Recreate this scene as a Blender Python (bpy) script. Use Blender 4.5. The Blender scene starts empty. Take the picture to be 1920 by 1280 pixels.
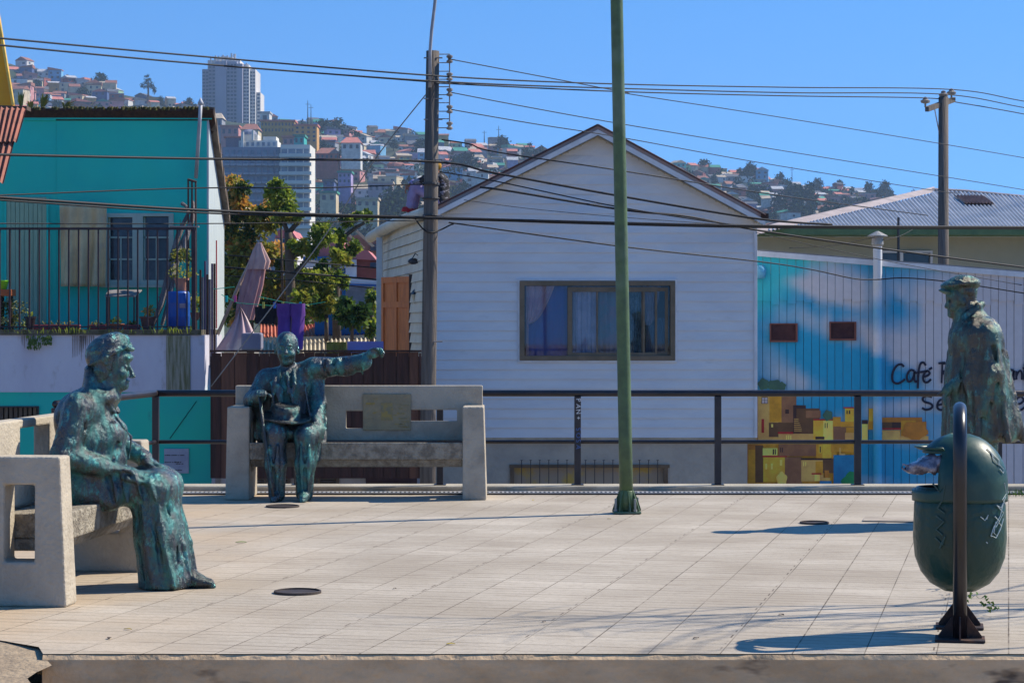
import bpy, bmesh, math, random
import numpy as np
from mathutils import Vector, Matrix
R = math.radians
random.seed(7); rng = np.random.default_rng(7)
S = bpy.context.scene
COL = S.collection
# ---------------------------------------------------------------- camera, sky, sun, exposure
FPX = 4200.0; HC = 1.35; YH = 610.0
cam = bpy.data.objects.new('camera', bpy.data.cameras.new('camera')); COL.objects.link(cam)
cam.location = (0, 0, HC); cam.rotation_euler = (R(90), 0, 0)
cam.data.sensor_width = 36; cam.data.lens = FPX / 1920 * 36
cam.data.shift_y = (YH - 640) / 1920 * -1 * -1
cam.data.clip_start = 0.1; cam.data.clip_end = 20000
S.camera = cam
SUN_AZ, SUN_EL = 68.5, 43.0          # azimuth from +Y towards +X
w = bpy.data.worlds.new('World'); S.world = w; w.use_nodes = True
nt = w.node_tree; nt.nodes.clear()
tc = nt.nodes.new('ShaderNodeTexCoord')
mp = nt.nodes.new('ShaderNodeVectorMath'); mp.operation = 'ADD'; mp.operation = 'MULTIPLY_ADD'; mp.inputs[1].default_value = (1, 1, 2.0); mp.inputs[2].default_value = (0, 0, 0.27)
nm = nt.nodes.new('ShaderNodeVectorMath'); nm.operation = 'NORMALIZE'
sk = nt.nodes.new('ShaderNodeTexSky'); sk.sky_type = 'NISHITA'; sk.sun_disc = False
sk.sun_elevation = R(SUN_EL); sk.sun_rotation = R(SUN_AZ)
sk.altitude = 300; sk.air_density = 1.0; sk.dust_density = 0.0; sk.ozone_density = 3.0
hs = nt.nodes.new('ShaderNodeHueSaturation'); hs.inputs['Saturation'].default_value = 1.27
bg = nt.nodes.new('ShaderNodeBackground'); bg.inputs['Strength'].default_value = 0.132
ow = nt.nodes.new('ShaderNodeOutputWorld')
L = nt.links.new
L(tc.outputs['Generated'], mp.inputs[0]); L(mp.outputs[0], nm.inputs[0]); L(nm.outputs[0], sk.inputs[0])
L(sk.outputs[0], hs.inputs['Color']); L(hs.outputs[0], bg.inputs[0]); L(bg.outputs[0], ow.inputs[0])
sl = bpy.data.lights.new('sun', 'SUN'); sl.energy = 3.6; sl.angle = R(0.5); sl.color = (1.0, 0.91, 0.76)
so = bpy.data.objects.new('sun', sl); COL.objects.link(so)
sdir = Vector((math.sin(R(SUN_AZ)) * math.cos(R(SUN_EL)), math.cos(R(SUN_AZ)) * math.cos(R(SUN_EL)), math.sin(R(SUN_EL))))
so.rotation_euler = sdir.to_track_quat('Z', 'Y').to_euler(); so.location = (20, 8, 20)
S.view_settings.view_transform = 'Standard'; S.view_settings.look = 'None'
S.view_settings.gamma = 1; S.view_settings.exposure = 0.92
HAZE_D = 0.00019
S.cycles.max_bounces = 6; S.cycles.volume_bounces = 0; S.cycles.transparent_max_bounces = 8
S.cycles.use_denoising = True

def W(px, py, d):
    """the point seen at photo pixel (px, py) at distance d along the view axis"""
    return Vector(((px - 960) / FPX * d, d, HC - (py - YH) / FPX * d))

# ---------------------------------------------------------------- materials
def leafmat(name, c, c2=None, tr=0.4, rough=0.45):
    if name in MATS: return MATS[name]
    m = M(name, c, c2, scale=9, rough=rough); n = m.node_tree; k = n.links.new; b = n.nodes['Principled BSDF']; o = n.nodes['Material Output']
    t = n.nodes.new('ShaderNodeBsdfTranslucent'); mx = n.nodes.new('ShaderNodeMixShader'); mx.inputs[0].default_value = tr
    g = n.nodes.new('ShaderNodeMix'); g.data_type = 'RGBA'; g.inputs[0].default_value = 0.5; g.inputs[7].default_value = (*[min(.9, x*1.7) for x in c], 1)
    src = b.inputs['Base Color'].links[0].from_socket; k(src, g.inputs[6]); k(g.outputs[2], t.inputs[0])
    k(b.outputs[0], mx.inputs[1]); k(t.outputs[0], mx.inputs[2]); k(mx.outputs[0], o.inputs[0]); return m
def srgb(r, g, b):
    f = lambda c: (c / 255 / 12.92) if c / 255 <= 0.04045 else ((c / 255 + 0.055) / 1.055) ** 2.4
    return (f(r), f(g), f(b))
MATS = {}
def M(name, c, c2=None, rough=0.8, scale=3, lo=0.4, hi=0.6, metal=0, bump=0, bscale=60, spec=0.3,
      stretch=(1, 1, 1), c3=None, s3=0.7, lo3=0.55, hi3=0.7, rough2=None, bstretch=None):
    if name in MATS: return MATS[name]
    m = bpy.data.materials.new(name); m.use_nodes = True; MATS[name] = m
    n = m.node_tree; b = n.nodes['Principled BSDF']; k = n.links.new
    b.inputs['Roughness'].default_value = rough; b.inputs['Metallic'].default_value = metal
    b.inputs['Specular IOR Level'].default_value = spec
    b.inputs['Base Color'].default_value = (*c, 1)
    if c2 is None: c2 = tuple(x * 0.72 for x in c)
    co = n.nodes.new('ShaderNodeTexCoord'); mpn = n.nodes.new('ShaderNodeMapping'); mpn.inputs['Scale'].default_value = stretch
    k(co.outputs['Object'], mpn.inputs[0])
    def noise(s, det=6):
        t = n.nodes.new('ShaderNodeTexNoise'); t.inputs['Scale'].default_value = s; t.inputs['Detail'].default_value = det
        t.inputs['Roughness'].default_value = 0.65
        k(mpn.outputs[0], t.inputs['Vector']); return t
    def mix(t, a, bb, l, h):
        r = n.nodes.new('ShaderNodeMapRange'); r.inputs[1].default_value = l; r.inputs[2].default_value = h
        k(t.outputs['Fac'], r.inputs[0])
        x = n.nodes.new('ShaderNodeMix'); x.data_type = 'RGBA'; k(r.outputs[0], x.inputs['Factor'])
        for i, v in ((6, a), (7, bb)):
            if isinstance(v, tuple): x.inputs[i].default_value = (*v, 1)
            else: k(v, x.inputs[i])
        return x.outputs[2], r.outputs[0]
    o, f = mix(noise(scale), c, c2, lo, hi)
    if rough2 is not None:
        rr = n.nodes.new('ShaderNodeMapRange'); rr.inputs[3].default_value = rough; rr.inputs[4].default_value = rough2
        k(f, rr.inputs[0]); k(rr.outputs[0], b.inputs['Roughness'])
    if c3 is not None: o, _ = mix(noise(s3, 4), o, c3, lo3, hi3)
    k(o, b.inputs['Base Color'])
    if bump:
        t = n.nodes.new('ShaderNodeTexNoise'); t.inputs['Scale'].default_value = bscale; t.inputs['Detail'].default_value = 5
        if bstretch:
            mm = n.nodes.new('ShaderNodeMapping'); mm.inputs['Scale'].default_value = bstretch
            k(co.outputs['Object'], mm.inputs[0]); k(mm.outputs[0], t.inputs['Vector'])
        else: k(co.outputs['Object'], t.inputs['Vector'])
        bp = n.nodes.new('ShaderNodeBump'); bp.inputs['Strength'].default_value = min(1, bump); bp.inputs['Distance'].default_value = 0.02
        k(t.outputs['Fac'], bp.inputs['Height']); k(bp.outputs[0], b.inputs['Normal'])
    return m

# ---------------------------------------------------------------- mesh builder
class MB:
    def __init__(s): s.v = []; s.f = []; s.m = []
    def add(s, vs, fs, mi=0):
        o = len(s.v); s.v += [tuple(v) for v in vs]; s.f += [tuple(i + o for i in f) for f in fs]; s.m += [mi] * len(fs)
    def box(s, x0, x1, y0, y1, z0, z1, mi=0):
        s.add([(x0,y0,z0),(x1,y0,z0),(x1,y1,z0),(x0,y1,z0),(x0,y0,z1),(x1,y0,z1),(x1,y1,z1),(x0,y1,z1)],
              [(0,3,2,1),(4,5,6,7),(0,1,5,4),(1,2,6,5),(2,3,7,6),(3,0,4,7)], mi)
    def hexa(s, p, mi=0):
        s.add(p, [(0,3,2,1),(4,5,6,7),(0,1,5,4),(1,2,6,5),(2,3,7,6),(3,0,4,7)], mi)
    def slab(s, top, th, mi=0):            # polygon extruded downwards by th
        n = len(top); t = [Vector(p) for p in top]; b = [p - Vector((0, 0, th)) for p in t]
        s.add(t + b, [tuple(range(n)), tuple(range(2*n-1, n-1, -1))] + [(i, i+n, (i+1)%n+n, (i+1)%n) for i in range(n)], mi)
    def prism(s, poly, dv, mi=0):
        n = len(poly); a = [Vector(p) for p in poly]; b = [p + Vector(dv) for p in a]
        s.add(a + b, [tuple(range(n)), tuple(range(2*n-1, n-1, -1))] + [(i, i+n, (i+1)%n+n, (i+1)%n) for i in range(n)], mi)
    def tube(s, pts, r, n=8, mi=0, cap=True):
        pts = [Vector(p) for p in pts]; m_ = len(pts)
        rs = r if isinstance(r, (list, tuple)) else [r] * m_
        up = None; rings = []
        for i, p in enumerate(pts):
            t = (pts[min(i+1, m_-1)] - pts[max(i-1, 0)]).normalized()
            if up is None:
                up = Vector((0, 0, 1)) if abs(t.z) < 0.9 else Vector((0, 1, 0))
            a = (up - t * up.dot(t)).normalized(); up = a; b = t.cross(a)
            rings.append([p + (a * math.cos(2*math.pi*j/n) + b * math.sin(2*math.pi*j/n)) * rs[i] for j in range(n)])
        vs = [q for rr in rings for q in rr]; fs = []
        for i in range(m_ - 1):
            for j in range(n):
                fs.append((i*n+j, i*n+(j+1)%n, (i+1)*n+(j+1)%n, (i+1)*n+j))
        if cap: fs += [tuple(range(n-1, -1, -1)), tuple(range((m_-1)*n, m_*n))]
        s.add(vs, fs, mi)
    def lathe(s, prof, c=(0,0,0), n=20, sx=1, sy=1, mi=0):
        c = Vector(c); vs = [c + Vector((r*math.cos(2*math.pi*j/n)*sx, r*math.sin(2*math.pi*j/n)*sy, z)) for r, z in prof for j in range(n)]
        fs = [(i*n+j, i*n+(j+1)%n, (i+1)*n+(j+1)%n, (i+1)*n+j) for i in range(len(prof)-1) for j in range(n)]
        fs += [tuple(range(n-1, -1, -1)), tuple(range((len(prof)-1)*n, len(prof)*n))]
        s.add(vs, fs, mi)
    def holed(s, x0, x1, z0, z1, holes, y0, y1, mi=0):
        xs = sorted({x0, x1, *[h[0] for h in holes], *[h[1] for h in holes]}); zs = sorted({z0, z1, *[h[2] for h in holes], *[h[3] for h in holes]})
        def solid(i, j):
            if i < 0 or j < 0 or i >= len(xs)-1 or j >= len(zs)-1: return False
            cx = (xs[i]+xs[i+1])/2; cz = (zs[j]+zs[j+1])/2
            return not any(h[0] < cx < h[1] and h[2] < cz < h[3] for h in holes)
        for i in range(len(xs)-1):
            for j in range(len(zs)-1):
                if not solid(i, j): continue
                a, b, c, d = xs[i], xs[i+1], zs[j], zs[j+1]
                s.add([(a,y0,c),(b,y0,c),(b,y0,d),(a,y0,d)], [(0,1,2,3)], mi)
                s.add([(a,y1,c),(b,y1,c),(b,y1,d),(a,y1,d)], [(3,2,1,0)], mi)
                if not solid(i-1, j): s.add([(a,y0,c),(a,y0,d),(a,y1,d),(a,y1,c)], [(0,1,2,3)], mi)
                if not solid(i+1, j): s.add([(b,y0,c),(b,y1,c),(b,y1,d),(b,y0,d)], [(0,1,2,3)], mi)
                if not solid(i, j-1): s.add([(a,y0,c),(a,y1,c),(b,y1,c),(b,y0,c)], [(0,1,2,3)], mi)
                if not solid(i, j+1): s.add([(a,y0,d),(b,y0,d),(b,y1,d),(a,y1,d)], [(0,1,2,3)], mi)
    def build(s, name, mat, parent=None, smooth=False, bevel=0, weld=False, loc=None, rot=None):
        me = bpy.data.meshes.new(name); me.from_pydata(s.v, [], s.f)
        mats = mat if isinstance(mat, (list, tuple)) else [mat]
        for m in mats: me.materials.append(m)
        if len(mats) > 1: me.polygons.foreach_set('material_index', s.m)
        if weld or bevel:
            bm = bmesh.new(); bm.from_mesh(me); bmesh.ops.remove_doubles(bm, verts=bm.verts, dist=1e-5)
            bmesh.ops.recalc_face_normals(bm, faces=bm.faces); bm.to_mesh(me); bm.free()
        if smooth: me.polygons.foreach_set('use_smooth', [True] * len(me.polygons))
        me.update(); o = bpy.data.objects.new(name, me); COL.objects.link(o)
        if parent: o.parent = parent
        if loc is not None: o.location = loc
        if rot is not None: o.rotation_euler = rot
        if bevel:
            b = o.modifiers.new('bevel', 'BEVEL'); b.width = bevel; b.segments = 2; b.limit_method = 'ANGLE'; b.angle_limit = R(35)
        return o
def tag(o, label=None, cat=None, group=None, kind=None):
    if label: o['label'] = label
    if cat: o['category'] = cat
    if group: o['group'] = group
    if kind: o['kind'] = kind
    return o
def empty(name, loc, label=None, cat=None, group=None, rz=0):
    o = bpy.data.objects.new(name, None); COL.objects.link(o); o.location = loc; o.rotation_euler = (0, 0, rz); o.empty_display_size = 0.2
    return tag(o, label, cat, group)
def struct(o, label=None): return tag(o, label, None, None, 'structure')
def copy_tree(o, parent=None):
    c = o.copy(); COL.objects.link(c); c.parent = parent
    for ch in list(o.children): copy_tree(ch, c)
    return c

# ---------------------------------------------------------------- implicit surfaces (one continuous skin per figure)
class SDF:
    def __init__(s, lo, hi, h):
        s.h = h; s.lo = np.array(lo, float); n = np.ceil((np.array(hi) - s.lo) / h).astype(int) + 1
        s.ax = [s.lo[i] + h * np.arange(n[i]) for i in range(3)]
        s.v = np.full(tuple(n), 1.0, np.float32)
    def _reg(s, lo, hi, m):
        sl_ = []
        for i in range(3):
            a = int(max(0, math.floor((lo[i] - m - s.lo[i]) / s.h))); b = int(min(len(s.ax[i]), math.ceil((hi[i] + m - s.lo[i]) / s.h) + 1))
            if a >= b: return None, None
            sl_.append(slice(a, b))
        X, Y, Z = np.meshgrid(*[s.ax[i][sl_[i]] for i in range(3)], indexing='ij')
        return tuple(sl_), (X, Y, Z)
    def _op(s, sl_, d, k, sub):
        v = s.v[sl_]
        if sub:
            hh = np.clip(0.5 - 0.5 * (v + d) / k, 0, 1); s.v[sl_] = v * (1 - hh) - d * hh + k * hh * (1 - hh)
        else:
            hh = np.clip(0.5 + 0.5 * (v - d) / k, 0, 1); s.v[sl_] = v * (1 - hh) + d * hh - k * hh * (1 - hh)
    def cone(s, a, b, ra, rb=None, k=0.02, sy=1.0, sub=False):
        rb = ra if rb is None else rb; a = np.array(a, float); b = np.array(b, float); rm = max(ra, rb) * max(1, sy)
        sl_, g = s._reg(np.minimum(a, b), np.maximum(a, b), rm + k * 1.5 + 3 * s.h)
        if sl_ is None: return
        a2 = a.copy(); b2 = b.copy(); yc = (a[1] + b[1]) / 2
        Y = (g[1] - yc) / sy; a2[1] = (a[1] - yc) / sy; b2[1] = (b[1] - yc) / sy
        ba = b2 - a2; t = np.clip(((g[0]-a2[0])*ba[0] + (Y-a2[1])*ba[1] + (g[2]-a2[2])*ba[2]) / max(1e-9, ba @ ba), 0, 1)
        d = np.sqrt((g[0]-a2[0]-ba[0]*t)**2 + (Y-a2[1]-ba[1]*t)**2 + (g[2]-a2[2]-ba[2]*t)**2) - (ra + (rb - ra) * t)
        s._op(sl_, d, k, sub)
    def path(s, pts, rs, k=0.02, sub=False, sy=1.0):
        if not isinstance(rs, (list, tuple)): rs = [rs] * len(pts)
        for i in range(len(pts) - 1): s.cone(pts[i], pts[i+1], rs[i], rs[i+1], k, sy, sub)
    def ell(s, c, r, k=0.02, ry=0.0, rz=0.0, sub=False):
        c = np.array(c, float); r = np.array(r, float) if hasattr(r, '__len__') else np.array([r]*3, float)
        sl_, g = s._reg(c - r.max(), c + r.max(), k * 1.5 + 3 * s.h)
        if sl_ is None: return
        x, y, z = g[0]-c[0], g[1]-c[1], g[2]-c[2]
        if rz: x, y = x*math.cos(rz)+y*math.sin(rz), -x*math.sin(rz)+y*math.cos(rz)
        if ry: x, z = x*math.cos(ry)+z*math.sin(ry), -x*math.sin(ry)+z*math.cos(ry)
        k0 = np.sqrt((x/r[0])**2+(y/r[1])**2+(z/r[2])**2); k1 = np.sqrt((x/r[0]**2)**2+(y/r[1]**2)**2+(z/r[2]**2)**2)
        d = np.where(k1 > 1e-6, k0*(k0-1)/np.maximum(k1, 1e-6), -r.min())
        s._op(sl_, d, k, sub)
    def cut_below(s, z):
        i = int(round((z - s.lo[2]) / s.h)); i = max(1, i); s.v[:, :, :i] = np.maximum(s.v[:, :, :i], 0.003)
    def mesh(s):
        v = s.v; v[0], v[-1], v[:, 0], v[:, -1], v[:, :, 0], v[:, :, -1] = [np.maximum(q, 0.01) for q in (v[0], v[-1], v[:, 0], v[:, -1], v[:, :, 0], v[:, :, -1])]
        ins = v < 0; nx, ny, nz = v.shape
        c = np.zeros((nx-1, ny-1, nz-1), np.int8)
        for dx in (0,1):
            for dy in (0,1):
                for dz in (0,1): c += ins[dx:nx-1+dx, dy:ny-1+dy, dz:nz-1+dz]
        act = np.argwhere((c > 0) & (c < 8)); idx = -np.ones(c.shape, np.int32); idx[tuple(act.T)] = np.arange(len(act))
        P = np.zeros((len(act), 3)); cnt = np.zeros(len(act))
        co = [(dx, dy, dz) for dx in (0,1) for dy in (0,1) for dz in (0,1)]
        vals = {q: v[tuple((act + q).T)] for q in co}
        for a in co:
            for ax in range(3):
                if a[ax] == 0:
                    b = list(a); b[ax] = 1; b = tuple(b); va, vb = vals[a], vals[b]; m = (va < 0) != (vb < 0)
                    t = va[m] / (va[m] - vb[m]); p = np.tile(np.array(a, float), (m.sum(), 1)); p[:, ax] += t
                    P[m] += p; cnt[m] += 1
        P = s.lo + (act + P / cnt[:, None]) * s.h
        F = []
        for ax in range(3):
            A = ins; sh = [slice(None)]*3; s2 = [slice(None)]*3; sh[ax] = slice(0, -1); s2[ax] = slice(1, None)
            e = np.argwhere(A[tuple(sh)] != A[tuple(s2)]); o1, o2 = (ax+1) % 3, (ax+2) % 3
            e = e[(e[:, o1] > 0) & (e[:, o2] > 0)]
            def cell(d1, d2):
                q = e.copy(); q[:, o1] -= d1; q[:, o2] -= d2; return idx[tuple(q.T)]
            q = np.stack([cell(1,1), cell(0,1), cell(0,0), cell(1,0)], 1); flip = ~A[tuple(e.T)]
            q[flip] = q[flip][:, ::-1]; F.append(q)
        F = np.concatenate(F); F = F[(F >= 0).all(1)]
        return P, F
def vnoise(p, seed=0):
    """smooth value noise in -1..1 at points p (n,3)"""
    i = np.floor(p).astype(np.int64); f = p - i; f = f * f * (3 - 2 * f); out = 0
    for dx in (0,1):
        for dy in (0,1):
            for dz in (0,1):
                h_ = (i[:,0]+dx)*374761393 + (i[:,1]+dy)*668265263 + (i[:,2]+dz)*2147483647 + seed*1442695
                h_ = (h_ ^ (h_ >> 13)) * 1274126177; h_ = (h_ ^ (h_ >> 16)) & 0xffff
                wgt = (f[:,0] if dx else 1-f[:,0]) * (f[:,1] if dy else 1-f[:,1]) * (f[:,2] if dz else 1-f[:,2])
                out = out + wgt * (h_ / 32767.5 - 1)
    return out
def skin(sdf, name, mat, parent, disp=(), smooth_it=1):
    P, F = sdf.mesh()
    def normals():
        a, b, c, d = (P[F[:, i]] for i in range(4)); n = np.cross(c - a, d - b); N = np.zeros_like(P)
        for i in range(4): np.add.at(N, F[:, i], n)
        return N / np.maximum(1e-12, np.linalg.norm(N, axis=1))[:, None]
    for _ in range(smooth_it):
        A = np.zeros_like(P); C_ = np.zeros(len(P))
        for i in range(4):
            np.add.at(A, F[:, i], P[F[:, (i+1) % 4]]); np.add.at(C_, F[:, i], 1)
            np.add.at(A, F[:, i], P[F[:, (i+3) % 4]]); np.add.at(C_, F[:, i], 1)
        P = P * 0.5 + 0.5 * A / np.maximum(1, C_)[:, None]
    if disp:
        N = normals(); off = np.zeros(len(P))
        for amp, fr, sd, msk in disp:
            n_ = vnoise(P * np.array(fr), abs(sd))
            if sd < 0: n_ = 0.6 - 2.2 * np.abs(n_)      # sharp creases
            if msk is not None: n_ = n_ * msk(P)
            off += amp * n_
        P = P + N * off[:, None]
    me = bpy.data.meshes.new(name)
    me.vertices.add(len(P)); me.vertices.foreach_set('co', P.astype(np.float32).ravel())
    me.loops.add(len(F) * 4); me.loops.foreach_set('vertex_index', F.astype(np.int32).ravel())
    me.polygons.add(len(F)); me.polygons.foreach_set('loop_start', np.arange(0, len(F)*4, 4, dtype=np.int32))
    me.polygons.foreach_set('loop_total', np.full(len(F), 4, np.int32))
    me.polygons.foreach_set('use_smooth', np.ones(len(F), bool)); me.materials.append(mat)
    me.update(calc_edges=True); me.validate()
    o = bpy.data.objects.new(name, me); COL.objects.link(o)
    if parent: o.parent = parent
    return o

# ---------------------------------------------------------------- haze
def haze_box(x0, x1, y0, y1, z0, z1, dens, col):
    b = MB(); b.box(x0, x1, y0, y1, z0, z1)
    m = bpy.data.materials.new('haze_air'); m.use_nodes = True; n = m.node_tree; n.nodes.clear()
    v = n.nodes.new('ShaderNodeVolumePrincipled'); v.inputs['Density'].default_value = dens; v.inputs['Color'].default_value = (*col, 1)
    v.inputs['Anisotropy'].default_value = 0.0
    o = n.nodes.new('ShaderNodeOutputMaterial'); n.links.new(v.outputs[0], o.inputs['Volume'])
    return tag(b.build('haze', m), 'pale blue haze over the far hillside', 'haze', None, 'stuff')
# ---------------------------------------------------------------- ground, plaza
conc = M('concrete_warm', (0.33, 0.29, 0.23), (0.22, 0.19, 0.15), scale=2.2, rough=0.9, bump=0.5, bscale=35, c3=(0.13, 0.10, 0.08), s3=1.3, lo3=0.6, hi3=0.8)
conc_bench = M('bench_concrete', (0.46, 0.40, 0.31), (0.36, 0.31, 0.24), scale=3, rough=0.9, bump=0.5, bscale=45, c3=(0.2, 0.17, 0.13), s3=1.6, lo3=0.6, hi3=0.85)
black_paint = M('black_paint', (0.012, 0.011, 0.016), (0.03, 0.022, 0.025), rough=0.35, spec=0.5, bump=0.1, bscale=30)

def plaza_mat():
    m = bpy.data.materials.new('plaza_tiles'); m.use_nodes = True; n = m.node_tree; k = n.links.new
    b = n.nodes['Principled BSDF']; b.inputs['Roughness'].default_value = 0.85; b.inputs['Specular IOR Level'].default_value = 0.25
    co = n.nodes.new('ShaderNodeTexCoord'); mpn = n.nodes.new('ShaderNodeMapping'); mpn.inputs['Rotation'].default_value = (0, 0, R(12.5))
    k(co.outputs['Object'], mpn.inputs[0])
    def brick(wd, ht, mo, off=0, c1=0.5, c2=0.5):
        t = n.nodes.new('ShaderNodeTexBrick'); t.inputs['Scale'].default_value = 1; t.inputs['Brick Width'].default_value = wd
        t.inputs['Row Height'].default_value = ht; t.inputs['Mortar Size'].default_value = mo; t.inputs['Mortar Smooth'].default_value = 0.3
        t.offset = off; t.inputs['Color1'].default_value = (c1,)*3 + (1,); t.inputs['Color2'].default_value = (c2,)*3 + (1,)
        t.inputs['Mortar'].default_value = (0, 0, 0, 1)
        k(mpn.outputs[0], t.inputs['Vector']); return t
    def noise(s, st=(1,1,1), det=6):
        mm = n.nodes.new('ShaderNodeMapping'); mm.inputs['Scale'].default_value = st; k(mpn.outputs[0], mm.inputs[0])
        t = n.nodes.new('ShaderNodeTexNoise'); t.inputs['Scale'].default_value = s; t.inputs['Detail'].default_value = det; k(mm.outputs[0], t.inputs['Vector']); return t
    def rng_(sock, a, b_, c=0, d=1):
        r = n.nodes.new('ShaderNodeMapRange'); r.inputs[1].default_value = a; r.inputs[2].default_value = b_; r.inputs[3].default_value = c; r.inputs[4].default_value = d
        k(sock, r.inputs[0]); return r.outputs[0]
    def mul(a, b_):
        r = n.nodes.new('ShaderNodeMath'); r.operation = 'MULTIPLY'
        for i, v in enumerate((a, b_)):
            if isinstance(v, (int, float)): r.inputs[i].default_value = v
            else: k(v, r.inputs[i])
        return r.outputs[0]
    def mixc(f, a, b_):
        x = n.nodes.new('ShaderNodeMix'); x.data_type = 'RGBA'
        if isinstance(f, float): x.inputs['Factor'].default_value = f
        else: k(f, x.inputs['Factor'])
        for i, v in ((6, a), (7, b_)):
            if isinstance(v, tuple): x.inputs[i].default_value = (*v, 1)
            else: k(v, x.inputs[i])
        return x.outputs[2]
    big = brick(0.29, 0.29, 0.0030, 0, 0.35, 0.65); fine = brick(0.87, 0.0967, 0.0042, 0.35)
    tone = mixc(rng_(big.outputs['Color'], 0.3, 0.7), (0.41, 0.355, 0.285), (0.51, 0.445, 0.36))
    c = mixc(rng_(noise(1.1).outputs['Fac'], 0.35, 0.65, 0, 0.8), tone, (0.33, 0.275, 0.21))
    c = mixc(rng_(noise(26).outputs['Fac'], 0.5, 0.75, 0, 0.5), c, (0.28, 0.235, 0.18))
    c = mixc(rng_(noise(3.4, (1, 2.5, 1)).outputs['Fac'], 0.56, 0.72, 0, 0.45), c, (0.25, 0.20, 0.15))
    sep = n.nodes.new('ShaderNodeSeparateXYZ'); k(co.outputs['Object'], sep.inputs[0])
    c = mixc(mul(rng_(sep.outputs['X'], -0.9, -2.6, 0, 0.8), rng_(noise(0.9).outputs['Fac'], 0.3, 0.6)), c, (0.50, 0.36, 0.22))   # patchy ochre tint, stronger towards the left
    c = mixc(mul(fine.outputs['Fac'], rng_(noise(1.5, (.8, 5, 1)).outputs['Fac'], 0.40, 0.58, 0.0, 1.0)), c, (0.13, 0.10, 0.075))
    c = mixc(mul(big.outputs['Fac'], rng_(noise(1.7).outputs['Fac'], 0.36, 0.60, 0.25, 1.0)), c, (0.11, 0.085, 0.06))
    k(c, b.inputs['Base Color'])
    bp = n.nodes.new('ShaderNodeBump'); bp.inputs['Strength'].default_value = 0.35; bp.inputs['Distance'].default_value = 0.01
    k(noise(40, (1, 2, 1)).outputs['Fac'], bp.inputs['Height']); k(bp.outputs[0], b.inputs['Normal'])
    return m

# the plaza: a slab with a front riser; behind its back edge the street lies lower
EDGE = 9.22; BACK = 18.62
b = MB()
b.add([(-1.93, EDGE, 0), (7.5, EDGE, 0), (9, BACK, 0), (-9, BACK, 0), (-9, 9.75, 0), (-2.2, 9.62, 0), (-1.99, 9.42, 0)], [(0,1,2,3,4,5,6)])
struct(b.build('plaza', plaza_mat()))
# riser with worn, slightly uneven top arris
b = MB(); xs = np.linspace(-1.93, 7.5, 120); rr = random.Random(3)
top = [(x, EDGE + 0.006 * rr.uniform(-1, 1) - (0.0 if i else 0), -0.004) for i, x in enumerate(xs)]
for i in range(119):
    a0, a1 = top[i], top[i+1]
    b.add([a0, a1, (a1[0], EDGE - 0.018, -0.022), (a0[0], EDGE - 0.018, -0.022), (a1[0], EDGE - 0.02, -0.42), (a0[0], EDGE - 0.02, -0.42)], [(3,2,1,0), (5,4,2,3)])
struct(b.build('plaza_riser', M('riser_concrete', (0.62, 0.44, 0.27), (0.46, 0.32, 0.19), scale=2.5, rough=0.95, bump=0.8, bscale=18, c3=(0.12, 0.085, 0.06), s3=2.6, lo3=0.6, hi3=0.7, stretch=(0.7, 1, 2))))
# ramp of rough screed at the left of the step, then the street in front
b = MB(); g = 26
def rz(x, y): return -0.006 - 0.05 * max(0, (9.6 - y)) + 0.003 * math.sin(x*9) * math.sin(y*11)
vs = [(-9 + 7.1 * i / g + (0.03 * math.sin(j * 2.3) if i == g else 0), 6.5 + 3.4 * j / g, rz(-9 + 7.1 * i / g, 6.5 + 3.4 * j / g)) for i in range(g+1) for j in range(g+1)]
b.add(vs, [(i*(g+1)+j, (i+1)*(g+1)+j, (i+1)*(g+1)+j+1, i*(g+1)+j+1) for i in range(g) for j in range(g)])
struct(b.build('ramp', M('ramp_screed', (0.38, 0.29, 0.19), (0.28, 0.21, 0.14), scale=5, rough=0.95, bump=0.8, bscale=30), smooth=True))
b = MB(); b.add([(-40, -12, -0.424), (40, -12, -0.424), (40, EDGE + 0.3, -0.424), (-40, EDGE + 0.3, -0.424)], [(0,1,2,3)])
struct(b.build('street', M('street_concrete', (0.46, 0.37, 0.25), (0.38, 0.30, 0.21), rough=0.95, bump=0.4, bscale=40)))
b = MB(); b.add([(-4000, -400, -2.6), (4000, -400, -2.6), (4000, 6000, -2.6), (-4000, 6000, -2.6)], [(0,1,2,3)])
struct(b.build('ground', M('valley_ground', (0.30, 0.25, 0.18), (0.22, 0.19, 0.13), scale=0.05, rough=1)))
# retaining wall under the back edge, sides
b = MB(); b.box(-9, 9, BACK - 0.35, BACK, -2.6, -0.006); struct(b.build('retaining_wall', conc))
b = MB(); b.box(7.52, 11.0, -8, 20, -2.6, -0.41); b.box(-11, -9.02, 3, 20, -2.6, -0.05); struct(b.build('embankment', conc))
# kerb and drain along the back edge
b = MB(); b.box(-9, 9, 18.30, BACK + 0.02, 0.0, 0.035); struct(b.build('kerb', M('kerb_concrete', (0.45, 0.40, 0.31), (0.33, 0.29, 0.22), rough=0.9, bump=0.4), bevel=0.006))
t = empty('drain_grate', (0, 17.95, 0.004), 'long perforated steel drain running along the back edge of the plaza', 'drain')
b = MB(); b.box(-9, 9, -0.07, 0.07, 0, 0.006); b.build('trough', M('drain_dark', (0.015, 0.015, 0.02), rough=0.7), t)
b = MB()
for i in range(260):
    x = -4.0 + i * 0.035; b.box(x, x + 0.017, -0.055, 0.055, 0.0065, 0.012)
b.box(-9, 9, -0.085, -0.06, 0.0065, 0.013); b.box(-9, 9, 0.06, 0.085, 0.0065, 0.013)
b.build('bars', M('galvanised', (0.45, 0.44, 0.42), rough=0.5, metal=0.3), t)
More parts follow.
